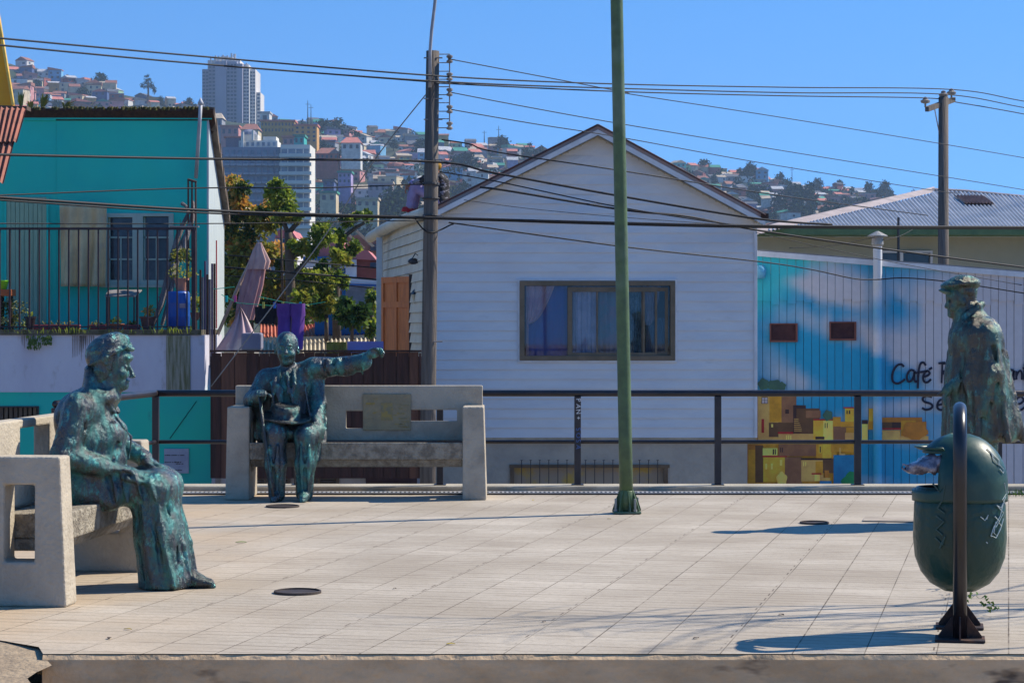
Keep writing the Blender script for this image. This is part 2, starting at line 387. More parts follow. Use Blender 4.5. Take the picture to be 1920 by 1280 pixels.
# manhole covers and other things let into the tiles
def cover(px, py, r, label, dark=True, square=False):
    p = W(px, py, FPX * HC / (py - YH)); b = MB()
    if square: b.box(-0.22, 0.22, -0.16, 0.16, 0.002, 0.009)
    else:
        b.lathe([(r, 0.001), (r, 0.012), (r * 0.93, 0.014), (r * 0.92, 0.006), (r * 0.2, 0.006)], n=36)
    o = b.build('manhole_cover', M('cover_iron', (0.05, 0.04, 0.04), (0.09, 0.07, 0.06), rough=0.7, metal=0.4) if not square else M('cover_tile', (0.42, 0.36, 0.29), (0.3, 0.25, 0.2)), loc=(p.x, p.y, 0), rot=(0, 0, R(-12 if square else 0)))
    tag(o, label, 'manhole cover')
cover(530, 950, 0.125, 'round iron cover set in the tiles in front of the statue pointing his arm')
cover(558, 1111, 0.12, 'round iron cover with a worn rim, nearest to the step')
cover(1527, 981, 0.10, 'small dark cover near the tip of the standing statue\'s shadow')
cover(1680, 975, 0.12, 'pale rectangular cover beside the shadow of the standing statue', square=True)
# fallen leaves and scraps
lf = [(452,1017,'g','green leaf fallen on the tiles between the two seated statues',.035), (1000,886+38+14,'y','yellow leaf by the centre bench shadow',.02), (1142,973,'y','small yellow leaf in front of the green post',.015),
      (1305,1197,'b','dark seed pod near the step below the bare shadow branches',.02), (1465,1153,'b','curled dark leaf near the middle of the branch shadows',.022), (845,1208,'y','dry crumpled leaf on the front edge of the plaza',.02),
      (205,1197,'b','brown leaf by the left bench foot at the broken corner',.022), (240,1180,'y','thin dry leaf beside the brown leaf near the left bench',.02), (1020,1166,'b','little brown leaf on bare tiles in front of the post',.014), (740,1104,'b','small dark leaf right of the nearest round cover',.014)]
for i, (x, y, c, lb, s_) in enumerate(lf):
    p = W(x, y, FPX * HC / (y - YH)); b = MB(); n = 9
    vs = []
    for j in range(n):
        t_ = j / (n-1); wd = math.sin(math.pi * t_) * s_ * 0.45; zz = 0.002 + 0.003 * math.sin(t_ * 3)
        vs += [((t_-.5)*2*s_, -wd, zz + 0.002), ((t_-.5)*2*s_, 0, zz), ((t_-.5)*2*s_, wd, zz + 0.003)]
    b.add(vs, [(3*j+a, 3*j+a+1, 3*j+a+4, 3*j+a+3) for j in range(n-1) for a in (0,1)])
    cm = {'g': M('leaf_green', (0.10, 0.22, 0.02)), 'y': M('leaf_yellow', (0.45, 0.33, 0.03)), 'b': M('leaf_brown', (0.06, 0.04, 0.03))}[c]
    tag(b.build('fallen_leaf', cm, loc=(p.x, p.y, 0.0), rot=(0, 0, i * 1.3)), lb, 'leaf', 'leaves fallen on the plaza')
t = MB()
for i, (x, y) in enumerate([(80,1225),(95,1238),(110,1244),(78,1262)]):
    p = W(x, y, 9.35); t.lathe([(0.005,0),(0.05,0.01),(0.04,0.035),(0.01,0.045)], (p.x+.02, 9.33 + 0.03*i, -0.06 - .02*i), n=7, sx=1.2, sy=0.8)
tag(t.build('broken_kerb_rubble', conc, bevel=0.004), 'broken dark rubble at the left end of the concrete step', 'rubble')

# ---------------------------------------------------------------- benches
def bench(loc, rz_, L_, label, plaque, holes):
    t = empty('concrete_bench', loc, label, 'bench', 'concrete benches of the plaza', rz_)
    T, D, H = 0.185, 0.56, 0.72
    for x0 in (0, L_ - T):
        o4 = [(0.0, 0), (D, 0), (D - 0.01, H), (0.035, H)]; i4 = [(0.16, 0.215), (0.31, 0.215), (0.31, 0.585), (0.16, 0.585)]
        sgn = -1 if x0 == 0 else 1
        vs = []
        for xx, pinch in ((x0, 0.012 if x0 == 0 else 0.0), (x0 + T, 0.0 if x0 == 0 else 0.012)):
            for q in (o4, i4): vs += [(xx + (pinch * (z / H) if xx == x0 else -pinch * 1.8 * (z / H)), y, z) for y, z in q]
        fs = []
        for j in range(4):
            k_ = (j+1) % 4
            fs += [(j, 4+j, 4+k_, k_), (8+j, 8+k_, 12+k_, 12+j), (j, k_, 8+k_, 8+j), (4+j, 12+j, 12+k_, 4+k_)]
        b = MB(); b.add(vs, fs); b.build('arm', conc_bench, t, bevel=0.012)
    b = MB(); b.hexa([(T, 0.03, 0.31), (L_-T, 0.03, 0.31), (L_-T, 0.50, 0.31), (T, 0.50, 0.31), (T, 0.02, 0.445), (L_-T, 0.02, 0.445), (L_-T, 0.50, 0.42), (T, 0.50, 0.42)])
    b.hexa([(T, 0.10, 0.25), (L_-T, 0.10, 0.25), (L_-T, 0.48, 0.25), (T, 0.48, 0.25), (T, 0.06, 0.309), (L_-T, 0.06, 0.309), (L_-T, 0.48, 0.309), (T, 0.48, 0.309)])
    b.build('seat', M('seat_concrete', (0.36, 0.32, 0.25), (0.2, 0.17, 0.13), scale=14, rough=0.92, bump=1.0, bscale=60), t, bevel=0.01)
    b = MB(); b.holed(0.03, L_ - 0.035, 0.44, 0.875, holes, 0.40, 0.49); b.build('backrest', conc_bench, t, bevel=0.01)
    if plaque:
        b = MB(); b.box(plaque[0], plaque[1], 0.385, 0.402, plaque[2], plaque[3]); pq = b.build('plaque', M('plaque_tile', (0.33, 0.27, 0.16), (0.26, 0.22, 0.14), scale=9, rough=0.7, bump=0.5, bscale=30), t, bevel=0.004)
        b = MB(); r2 = random.Random(5); x0, x1, z0, z1 = plaque
        for q in range(26):
            xa = r2.uniform(x0+.02, x1-.06); za = r2.uniform(z0+.02, z1-.03); wd = r2.uniform(.02, .07)
            if abs(xa+wd/2-(x0+x1)/2) > 0.05: b.box(xa, xa+wd, 0.381, 0.3855, za, za + r2.choice((.004,.006,.012)))
        b.box((x0+x1)/2-.045, (x0+x1)/2+.045, 0.380, 0.3855, z0+.08, z1-.07)
        b.build('relief', M('plaque_relief', (0.36, 0.26, 0.08), (0.22, 0.2, 0.13), scale=20), pq)
    return t
cb_x = (421 - 960) / 243.0
fx = lambda px: (px - 421) / 239.5
fz = lambda py: HC - (py - YH) / FPX * 17.75
bench((cb_x, 17.32, 0), 0, 2.02, 'long concrete bench in the centre with a tan map plaque on its back', (fx(670), fx(761), fz(806), fz(738)),
      [(fx(637), fx(671.5), fz(803), fz(770)), (fx(759.5), fx(848), fz(789), fz(768))])
bench((-2.135, 10.73, 0), R(84.7), 1.72, 'concrete bench at the left edge seen end-on, under the seated woman statue', None, [(0.55, 1.05, 0.57, 0.83)])
# ---------------------------------------------------------------- bronze figures
def bronze(name, dark, green, lo=0.42, hi=0.62, rough=0.42):
    m = bpy.data.materials.new(name); m.use_nodes = True; n = m.node_tree; k = n.links.new; b = n.nodes['Principled BSDF']
    co = n.nodes.new('ShaderNodeTexCoord')
    def noise(s, st=(1,1,1), det=8):
        mm = n.nodes.new('ShaderNodeMapping'); mm.inputs['Scale'].default_value = st; k(co.outputs['Object'], mm.inputs[0])
        t = n.nodes.new('ShaderNodeTexNoise'); t.inputs['Scale'].default_value = s; t.inputs['Detail'].default_value = det; t.inputs['Roughness'].default_value = 0.7
        k(mm.outputs[0], t.inputs['Vector']); return t.outputs['Fac']
    def rg(sck, a, b_, c=0, d=1):
        r = n.nodes.new('ShaderNodeMapRange'); r.inputs[1].default_value = a; r.inputs[2].default_value = b_; r.inputs[3].default_value = c; r.inputs[4].default_value = d; k(sck, r.inputs[0]); return r.outputs[0]
    def mix(f, a, b_):
        x = n.nodes.new('ShaderNodeMix'); x.data_type = 'RGBA'; k(f, x.inputs['Factor'])
        for i, v in ((6, a), (7, b_)):
            if isinstance(v, tuple): x.inputs[i].default_value = (*v, 1)
            else: k(v, x.inputs[i])
        return x.outputs[2]
    streak = rg(noise(9, (1, 1, 0.22)), lo, hi)
    c = mix(streak, dark, green)
    c = mix(rg(noise(16, (1, 1, .6)), 0.55, 0.66, 0, 0.75), c, tuple(x * 2.6 for x in green))
    c = mix(rg(noise(5), 0.55, 0.68), c, tuple(x * 0.8 for x in dark))
    k(c, b.inputs['Base Color'])
    k(rg(streak, 0, 1, 0.95, 0.35), b.inputs['Metallic']); k(rg(noise(14), 0.35, 0.65, rough - 0.14, rough + 0.2), b.inputs['Roughness'])
    bp = n.nodes.new('ShaderNodeBump'); bp.inputs['Strength'].default_value = 1.0; bp.inputs['Distance'].default_value = 0.013
    ad = n.nodes.new('ShaderNodeMath'); ad.operation = 'ADD'; k(noise(22, (1, 1, 0.5)), ad.inputs[0]); k(rg(noise(55), 0, 1, 0, 0.55), ad.inputs[1])
    k(ad.outputs[0], bp.inputs['Height']); k(bp.outputs[0], b.inputs['Normal'])
    return m
br = bronze('patinated_bronze', (0.10, 0.105, 0.11), (0.04, 0.165, 0.15), 0.46, 0.60, .27)
br_dark = bronze('dark_bronze', (0.08, 0.08, 0.08), (0.05, 0.15, 0.13), 0.5, 0.75, 0.32)
br_brown = bronze('brown_green_bronze', (0.11, 0.10, 0.085), (0.06, 0.15, 0.12), 0.46, 0.62, 0.32)

def finger(s, base, d, ln, curl, axis, r=0.0095, k=0.006):
    """three bent segments; axis: rotation axis of the curl"""
    d = Vector(d).normalized(); p = Vector(base); ax = Vector(axis).normalized()
    for f_, rr in ((0.45, r), (0.32, r*0.92), (0.23, r*0.82)):
        q = p + d * ln * f_; s.cone(tuple(p), tuple(q), rr, rr*0.93, k); p = q; d = Matrix.Rotation(curl, 3, ax) @ d

# ---- seated woman (left)
def woman():
    t = empty('woman_statue', (-2.07, 11.6, 0), 'green bronze seated woman with head wrap and long skirt on the left bench', 'statue', 'bronze statues of the plaza')
    ox = -2.07
    F = lambda px, py, y=0.0: ((px - 960) / 363 - ox, y, (1100 - py) / 363)
    D = lambda a, b: None
    s = SDF((-0.36, -0.42, -0.02), (0.62, 0.42, 1.36), 0.0055)
    # trunk
    s.ell(F(148, 905), (0.145, 0.21, 0.13), 0.03)
    s.cone(F(150, 885), F(160, 790), 0.135, 0.125, 0.05, sy=1.3)
    s.ell(F(152, 785), (0.14, 0.215, 0.15), 0.05); s.ell(F(168, 830), (0.15, 0.20, 0.13), 0.06)
    s.ell(F(170, 765), (0.10, 0.20, 0.09), 0.05)
    for y in (-.075, .075): s.ell(F(207, 815, y), (0.075, 0.075, 0.085), 0.05)
    s.ell(F(200, 860), (0.10, 0.15, 0.08), 0.05)
    s.cone(F(182, 750), F(203, 705), 0.085, 0.068, 0.04); s.ell(F(180, 712), (0.06, 0.075, 0.07), 0.04)
    # collar
    s.cone(F(168, 694, 0), F(172, 730, 0), 0.030, 0.050, 0.015, sy=2.3); s.ell(F(190, 745), (0.09, 0.14, 0.05), 0.04)
    s.path([F(172, 735, -.09), F(200, 752, -.085), F(216, 772, -.05)], [.022, .018, .012], 0.012)
    s.path([F(172, 735, .09), F(200, 752, .085), F(216, 772, .05)], [.022, .018, .012], 0.012)
    # near arm
    s.path([F(158, 762, -.20), F(137, 850, -.255)], [.078, .068], 0.04)
    s.path([F(137, 852, -.255), F(205, 872, -.19)], [.068, .050], 0.03)
    s.cone(F(205, 872, -.19), F(222, 874, -.17), .034, .030, 0.012)
    s.ell(F(232, 876, -.16), (.046, .04, .020), 0.012, ry=-0.25)
    for i, yy in enumerate((-.195, -.172, -.15, -.13)):
        finger(s, F(243, 876, yy), (1, 0.12, -0.28), .085 - 0.008 * abs(i-1.3), 0.42, (0, 1, 0))
    finger(s, F(228, 872, -.125), (0.8, 0.55, -0.1), .07, 0.3, (0, 1, 0), .0105)
    # far arm, forearm reaching to the knee
    s.path([F(170, 762, .20), F(205, 838, .24)], [.072, .062], 0.04)
    s.path([F(205, 838, .24), F(262, 862, .13)], [.062, .040], 0.03)
    s.cone(F(262, 862, .13), F(270, 867, .10), .032, .028, 0.012)
    s.ell(F(277, 869, .085), (.042, .04, .020), 0.012, ry=-0.2)
    for i, yy in enumerate((.05, .075, .10, .12)):
        finger(s, F(286, 871, yy), (1, -0.15, -0.35), .08 - 0.008 * abs(i-1.3), 0.45, (0, 1, 0))
    finger(s, F(272, 870, .05), (0.75, -0.6, -0.3), .065, 0.3, (0, 1, 0), .0105)
    # thighs and skirt
    for y in (-.11, .10):
        s.cone(F(165, 912, y), F(302, 913, y * 0.9), 0.105, 0.082, 0.05)
    s.cone(F(170, 905, 0), F(290, 920, 0), 0.095, 0.07, 0.06, sy=1.6)
    for y in (-.09, -.01, .08):
        s.path([F(286, 925, y*.85), F(299, 1000, y*.95), F(311, 1092, y)], [.100, .112, .120], 0.05)
    s.cone(F(294, 930, 0), F(311, 1085, 0), .10, .122, 0.06, sy=1.5)
    s.cone(F(298, 915, -.09), F(306, 912, .09), .085, .085, 0.03)
    # skirt hanging below the seat behind the calf
    s.cone(F(150, 925, -.15), F(215, 935, -.16), .06, .055, 0.04)
    # fabric folds: ridges on the lap, grooves down the skirt
    rr = random.Random(11)
    for i in range(15):
        a = -math.pi*0.95 + i * 0.36; yc = .0
        cx, cy = math.cos(a), math.sin(a)
        top = (F(290, 940)[0] + cx * .115, cy * .20, F(0, 945)[2]); bot = (F(317, 1092)[0] + cx * .140, cy * .22, 0.02)
        mid = ((top[0]+bot[0])/2 + rr.uniform(-.015, .015) + .01*cx, (top[1]+bot[1])/2 + rr.uniform(-.02, .02), (top[2]+bot[2])/2)
        s.path([top, mid, bot], [.004, .006, .006 if i % 2 == 0 else .012], 0.022, sub=(i % 2 == 0))
    for i in range(9):
        x0 = rr.uniform(180, 290); s.path([F(x0, rr.uniform(880, 900), -.19), F(x0 + 14, 935, -.205)], [.010, .004], 0.02, sub=(i % 2 == 0))
    s.path([F(222, 872, -.13), F(250, 893, -.20), F(300, 905, -.18)], [.012, .008, .004], 0.02)
    s.path([F(247, 875, -.16), F(250, 935, -.20)], [.009, .006], 0.016)
    for i in range(7):
        y0 = rr.uniform(770, 860); s.path([F(rr.uniform(100,125), y0, -.16), F(rr.uniform(150,180), y0 + rr.uniform(10, 30), -.24)], [.010, .006], 0.025, sub=True)
    s.path([F(205, 760, -.10), F(225, 835, -.11), F(215, 870, -.13)], [.008, .010, .006], 0.015, sub=True)
    s.path([F(212, 775, 0), F(244, 820, 0), F(240, 860, 0)], [.008, .009, .006], 0.012)   # jacket front
    # head
    hx = lambda px, py, y=0.0: F(px, py, y)
    s.ell(hx(207, 672), (0.098, 0.078, 0.108), 0.02, ry=-0.3)
    s.cone(hx(215, 700), hx(224, 718), 0.058, 0.040, 0.025)           # jaw
    s.ell(hx(231, 724), (0.022, 0.022, 0.018), 0.015)                 # chin
    s.ell(hx(240, 671), (0.022, 0.05, 0.018), 0.012)                  # brow
    s.cone(hx(239, 684), hx(248, 705), .0085, .013, 0.010)            # nose
    for y in (-.011, .011): s.ell(hx(243, 707, y), (.010, .008, .007), 0.005)
    for y in (-.032, .032):
        s.ell(hx(241, 686, y), (.014, .016, .012), 0.008, sub=True)
        s.ell(hx(236, 687, y), (.012, .014, .009), 0.004)
        s.ell(hx(230, 700, y * 1.25), (.026, .022, .024), 0.015)      # cheek
    s.ell(hx(238, 714), (.012, .020, .006), 0.004); s.ell(hx(236, 719), (.011, .018, .006), 0.004)
    s.cut_below(0.006)
    body = skin(s, 'body', br, t, disp=((0.004, (14, 14, 8), 1, lambda P: np.where(P[:, 2] > 1.03, .3, 1)), (0.0026, (26, 26, 14), -2, lambda P: np.where(P[:, 2] > 1.03, .1, 1)), (0.0014, (80, 80, 55), 4, None)))
    # head wrap and side hair
    s = SDF((-0.16, -0.16, 0.95), (0.18, 0.16, 1.36), 0.0045)
    s.ell(F(200, 655), (0.105, 0.098, 0.078), 0.02, ry=0.38)
    s.ell(F(190, 669), (0.085, 0.095, 0.085), 0.03)
    s.ell(F(215, 640), (0.07, 0.08, 0.045), 0.02, ry=0.1)
    for i in range(5):
        dx = i * 7
        s.path([F(172 + dx*.3, 684 - dx, -.082 + dx*.0006), F(205 + dx*.2, 668 - dx*1.05, -.100 + dx*.001), F(240 - dx*.3, 650 - dx*.7, -.06 + dx*.001)], [.009, .012, .010], 0.006)
        s.path([F(172 + dx*.3, 684 - dx, .082 - dx*.0006), F(205 + dx*.2, 668 - dx*1.05, .100 - dx*.001), F(240 - dx*.3, 650 - dx*.7, .06 - dx*.001)], [.009, .012, .010], 0.006)
    s.path([F(238, 650, -.06), F(245, 655, 0), F(238, 650, .06)], [.013, .013, .013], 0.01)
    s.path([F(222, 632, -.04), F(234, 637, 0), F(222, 632, .04)], [.012, .012, .012], 0.012)
    for sg in (-1, 1):
        s.path([F(198, 672, .072*sg), F(192, 694, .066*sg), F(190, 712, .058*sg)], [.038, .034, .024], 0.015)
        s.path([F(212, 668, .078*sg), F(208, 690, .072*sg), F(200, 712, .066*sg)], [.014, .011, .008], 0.006)
    skin(s, 'head_wrap', br, t, disp=((0.003, (18, 18, 30), -5, None), (0.0015, (60, 60, 80), 6, None)))
    # shoe
    for y, sx_, nm_ in ((-.07, 11, 'shoe'), (.05, -14, 'shoe')):
        s = SDF((0.25, -0.25, -0.02), (0.62, 0.2, 0.16), 0.0045); F = lambda px, py, y=0.0, sx_=sx_: ((px + sx_ - 960) / 363 - ox, y, (1100 - py) / 363)
        s.path([F(335, 1085, y), F(362, 1087, y - .005), F(384, 1091, y - .01)], [.042, .036, .026], 0.02)
        s.ell(F(352, 1078, y), (.035, .035, .035), 0.02)
        s.cone(F(330, 1097, y), F(390, 1097, y - .01), .016, .018, 0.008)
        s.cut_below(0.002); skin(s, 'shoe', br_dark, t, disp=((0.002, (40, 40, 40), 8, None),))
    return t
woman()

# ---- seated man pointing (centre)
def seated_man():
    ox = (527 - 960) / 246; t = empty('seated_man_statue', (ox, 17.22, 0), 'bronze statue of bald seated man pointing sideways, hat on his lap', 'statue', 'bronze statues of the plaza')
    F = lambda px, py, y=0.0: ((px - 960) / 246 - ox, y, (940 - py) / 246)
    s = SDF((-0.42, -0.25, -0.02), (0.86, 0.72, 1.34), 0.0065)
    B = 0.36                     # trunk stands this far behind the shins
    s.ell(F(535, 815, B + .05), (0.19, 0.16, 0.12), 0.05)
    s.cone(F(532, 800, B), F(527, 735, B + .02), 0.15, 0.15, 0.05, sy=0.85)
    s.ell(F(528, 722, B + .02), (0.19, 0.125, 0.13), 0.06)
    s.cone(F(492, 712, B + .02), F(572, 694, B + .02), .078, .082, 0.05)
    s.cone(F(527, 700, B + .02), F(527, 676, B - .02), .058, .056, 0.025)
    # head
    hy = B - .03
    s.ell(F(526, 643, hy + .01), (0.088, 0.108, 0.096), 0.02); s.ell(F(526, 660, hy - .02), (0.072, 0.075, 0.085), 0.03)
    s.ell(F(527, 678, hy - .055), (0.032, 0.028, 0.024), 0.02)
    s.cone(F(527, 650, hy - .098), F(527.5, 661, hy - .125), .010, .016, 0.010)
    for sg in (-1, 1):
        s.ell(F(527 + sg*8, 652, hy - .105), (.018, .016, .013), 0.008, sub=True)
        s.ell(F(527 + sg*8, 652, hy - .088), (.013, .012, .010), 0.004)
        s.ell(F(527 + sg*8.5, 646.5, hy - .096), (.024, .012, .008), 0.008)
        s.ell(F(527 + sg*10, 663, hy - .070), (.026, .028, .024), 0.02)
        s.ell(F(526 + sg*21.5, 656, hy + .015), (.012, .022, .032), 0.005)
        s.ell(F(526 + sg*22, 656, hy + .008), (.010, .010, .016), 0.004, sub=True)
        s.cone(F(527 + sg*4, 663, hy - .105), F(527 + sg*8, 670, hy - .09), .004, .003, 0.008, sub=True)
    s.ell(F(527, 669, hy - .098), (.024, .014, .006), 0.005); s.ell(F(527, 673, hy - .093), (.021, .014, .006), 0.005)
    s.cone(F(521, 671, hy - .112), F(533, 671, hy - .112), .003, .003, 0.003, sub=True)
    # arm resting on the cane
    s.path([F(486, 712, B), F(462, 752, B - .05)], [.082, .072], 0.04)
    s.path([F(462, 752, B - .05), F(480, 742, B - .26)], [.072, .052], 0.03)
    hc = F(486, 737, B - .32)
    s.cone(F(482, 740, B - .27), F(485, 738, B - .30), .034, .03, 0.01); s.ell(hc, (.04, .05, .026), 0.012)
    for i in range(4): finger(s, (hc[0] - .03 + i * .020, hc[1] - .035, hc[2] + .012), (0.05, -1, 0.1), .075, 0.75, (1, 0, 0), .0105)
    finger(s, (hc[0] + .035, hc[1] + .01, hc[2]), (0.6, -0.7, -0.2), .06, 0.4, (1, 0, 0), .011)
    # pointing arm
    s.path([F(580, 690, B), F(636, 686, B - .03), F(676, 675, B - .10)], [.088, .066, .058], 0.04)
    s.cone(F(640, 692, B - .03), F(676, 680, B - .10), .050, .056, 0.03)
    s.cone(F(674, 671, B - .10), F(686, 664, B - .12), .034, .031, 0.01)
    fc = F(694, 661, B - .13); s.ell(fc, (.050, .036, .042), 0.012)
    for i in range(3): finger(s, (fc[0] + .028, fc[1] - .024 + i * .019, fc[2] + .026 - i * .012), (1, -0.2, 0.1), .070, 1.0, (0, 1, 0), .015)
    finger(s, (fc[0] + .02, fc[1] + .012, fc[2] + .012), (1, 0, 0.18), .070, 0.5, (0, 1, 0), .014)
    finger(s, (fc[0] - .015, fc[1] - .02, fc[2] + .02), (0.8, -0.4, 0.5), .06, 0.5, (0, 1, 0), .0125)
    # forearm under the hat
    s.path([F(583, 760, B - .02), F(577, 800, B - .1)], [.07, .06], 0.04)
    # legs
    for (hx_, kx, kz, fx_, r0) in ((512, 511, 812, 515, .092), (556, 571, 818, 567, .092)):
        s.path([F(hx_, 812, B), F(kx, kz, 0.03)], [.10, .092], 0.04)
        s.path([F(kx, kz, 0.03), F((kx+fx_)/2, 870, 0.0), F(fx_, 926, 0.02)], [.092, .078, .066], 0.04)
    s.ell(F(541, 812, B - .18), (.12, .16, .05), 0.04)
    # coat: open lapels, skirts falling beside the legs
    s.path([F(583, 705, B + .02), F(586, 760, B - .05), F(587, 810, B - .20), F(588, 862, B - .26)], [.06, .06, .055, .03], 0.04)
    s.path([F(592, 790, B), F(596, 850, B - .1)], [.05, .03], 0.03)
    s.path([F(478, 740, B + .05), F(476, 820, B + .02)], [.07, .06], 0.05)
    for sg, x0 in ((-1, 513), (1, 541)):
        s.path([F(x0, 693, B - .09), F(527 + sg*17, 722, B - .135), F(527 + sg*9, 762, B - .145)], [.018, .022, .014], 0.012)
        s.path([F(527 + sg*24, 715, B - .12), F(527 + sg*14, 745, B - .15)], [.012, .008], 0.012, sub=True)
    s.path([F(527, 700, B - .11), F(528, 740, B - .15)], [.018, .014], 0.01)
    rr = random.Random(4)
    for i in range(16):
        x0 = rr.uniform(492, 570); s.path([F(x0, rr.uniform(700, 740), B - .13), F(x0 + rr.uniform(-14, 14), rr.uniform(750, 790), B - .16)], [.010, .007], 0.02, sub=(i % 2 == 0))
    for i in range(8):
        x0 = 595 + i * 10; s.path([F(x0, 672, B - .08), F(x0 + 8, 702, B - .07)], [.009, .006], 0.02, sub=(i % 2 == 0))
    for kx in (511, 570):
        for i in range(5): s.path([F(kx - 16 + i*8, 835, -.075), F(kx - 12 + i*6, 920, -.06)], [.008, .008], 0.02, sub=(i % 2 == 0))
    # shoes
    for x in (514, 568):
        s.path([F(x, 927, .03), F(x - .5, 931, -.06), F(x - 1, 933, -.115)], [.042, .038, .030], 0.02); s.cone(F(x, 938, .04), F(x - 1, 938, -.13), .020, .024, 0.01)
    s.cut_below(0.004)
    skin(s, 'body', br, t, disp=((0.003, (16, 16, 8), -21, lambda P: np.where(P[:, 2] > 1.02, .25, 1)), (0.0025, (36, 36, 20), 22, lambda P: np.where(P[:, 2] > 1.02, .2, 1)), (0.0016, (100, 100, 80), 24, lambda P: np.where(P[:, 2] > 1.02, .4, 1))))
    # hat on the lap
    b = MB(); prof = [(0.192, -.012), (0.20, 0.006), (0.185, 0.006), (0.115, 0.0), (0.112, 0.05), (0.104, 0.088), (0.085, 0.096), (0.05, 0.088), (0.004, 0.084)]
    b.lathe(prof, n=40, sy=0.92); h = b.build('hat', br_dark, t, smooth=True); h.location = F(529, 782, B - .24); h.rotation_euler = (R(12), R(6), 0)
    m = h.modifiers.new('thick', 'SOLIDIFY'); m.thickness = 0.008
    b = MB(); b.tube([F(482, 741, B - .33), F(490, 790, B - .40), F(506, 890, B - .47), (F(513, 0)[0], B - .49, 0.005)], .012, 10); b.build('cane', br_dark, t, smooth=True)
    return t
seated_man()

# ---- standing man seen from his side (right)
def standing_man():
    ox = (1822 - 960) / 275; t = empty('standing_man_statue', (ox + .012, 15.28, 0), 'bronze statue of a standing man in flat cap and long coat behind the bin', 'statue', 'bronze statues of the plaza')
    F = lambda px, py, y=0.0: ((px - 960) / 275 - ox, y, (981 - py) / 275)
    s = SDF((-0.34, -0.36, -0.02), (0.40, 0.36, 1.74), 0.007)
    for y, dx in ((-.10, 6), (.11, -10)):                        # legs and shoes
        s.path([F(1830 + dx, 800, y), F(1836 + dx, 890, y), F(1842 + dx, 962, y)], [.095, .078, .064], 0.03)
        s.path([F(1842 + dx, 966, y), F(1818 + dx, 972, y - .01)], [.05, .038], 0.02)
    s.cone(F(1825, 800), F(1820, 640), .15, .14, 0.05, sy=1.2)
    s.cone(F(1812, 640), F(1804, 590), .10, .075, 0.03); s.ell(F(1818, 625), (.13, .2, .11), 0.05); s.ell(F(1817, 578), (.075, .08, .07), 0.03)
    s.ell(F(1797, 556), (.095, .078, .105), 0.02); s.cone(F(1788, 572), F(1784, 586), .052, .036, 0.02)
    s.ell(F(1779, 591), (.018, .022, .016), 0.012); s.cone(F(1777, 562), F(1772, 574), .009, .014, 0.008)
    s.ell(F(1777, 557), (.016, .045, .014), 0.01); s.ell(F(1776, 582), (.010, .018, .006), 0.004)
    for sg in (-1, 1):
        s.ell(F(1777, 563, .03*sg), (.011, .013, .010), 0.007, sub=True); s.ell(F(1782, 577, .035*sg), (.022, .02, .022), 0.012)
        s.ell(F(1800, 566, .078*sg), (.018, .010, .028), 0.006)
    # hand in front of the coat
    hc = F(1765, 730, -.15); s.cone(F(1780, 714, -.15), hc, .032, .03, 0.012); s.ell(hc, (.032, .026, .045), 0.012)
    for i in range(4): finger(s, (hc[0] - .012, hc[1] - .018 + i*.017, hc[2] - .035), (-0.25, 0, -1), .075, -0.35, (0, 1, 0), .0105)
    finger(s, (hc[0] - .022, hc[1] - .01, hc[2] + .01), (-0.6, 0, -0.8), .06, 0.2, (0, 1, 0), .011)
    s.cut_below(0.004); skin(s, 'body', br_brown, t, disp=((0.004, (25, 25, 14), 31, None), (0.002, (70, 70, 50), 32, None)))
    # coat
    s = SDF((-0.34, -0.42, 0.5), (0.44, 0.42, 1.56), 0.007)
    s.cone(F(1828, 645), F(1834, 730), .185, .20, 0.05, sy=1.3)
    s.cone(F(1834, 730), F(1842, 800), .195, .215, 0.05, sy=1.25)
    s.ell(F(1826, 625), (.155, .23, .13), 0.06)
    s.cone(F(1800, 700), F(1798, 815), .10, .105, 0.05, sy=2.0)
    s.cone(F(1842, 690), F(1880, 800, 0), .13, .11, 0.05, sy=1.6)
    s.cone(F(1875, 770), F(1896, 808), .07, .05, 0.03, sy=2.0)
    s.path([F(1838, 628, -.19), F(1842, 700, -.235), F(1832, 762, -.235)], [.085, .078, .068], 0.035); s.path([F(1812, 700, -.15), F(1782, 722, -.15)], [.07, .045], 0.04)
    s.path([F(1836, 628, .20), F(1830, 700, .27), F(1815, 760, .26)], [.085, .075, .06], 0.04)
    s.path([F(1800, 590, -.075), F(1828, 574, -.06), F(1838, 570, 0), F(1828, 574, .06), F(1800, 590, .075)], [.020, .022, .022, .022, .020], 0.02)
    s.ell(F(1824, 592), (.075, .10, .06), 0.03)
    s.path([F(1800, 595, -.08), F(1786, 625, -.09), F(1778, 660, -.06)], [.022, .022, .014], 0.015)
    rr = random.Random(9)
    for i in range(16):
        a = -math.pi + i * 0.40; cx, cy = math.cos(a), math.sin(a)
        x0, x1 = F(1830, 0)[0] + cx*.19, F(1842, 0)[0] + cx*.265
        s.path([(x0, cy*.24, F(0, 660)[2]), ((x0+x1)/2 + rr.uniform(-.01,.01), cy*.27, F(0, 740)[2]), (x1, cy*.29, F(0, 825)[2])], [.006, .015, .022], 0.03, sub=(i % 2 == 0))
    s.path([F(1844, 650, -.27), F(1850, 740, -.285), F(1846, 812, -.27)], [.012, .016, .014], 0.02, sub=True)
    s.path([F(1856, 640, -.21), F(1864, 740, -.24), F(1866, 812, -.25)], [.012, .018, .014], 0.02)
    s.path([F(1806, 772, -.25), F(1845, 792, -.275)], [.008, .008], 0.012, sub=True)
    s.ell(F(1838, 862), (.30, .34, .17), 0.02, sub=True)      # hollow hem
    v = s.v; zi = int((F(0, 826)[2] - s.lo[2]) / s.h); v[:, :, :zi] = np.maximum(v[:, :, :zi], 0.004)
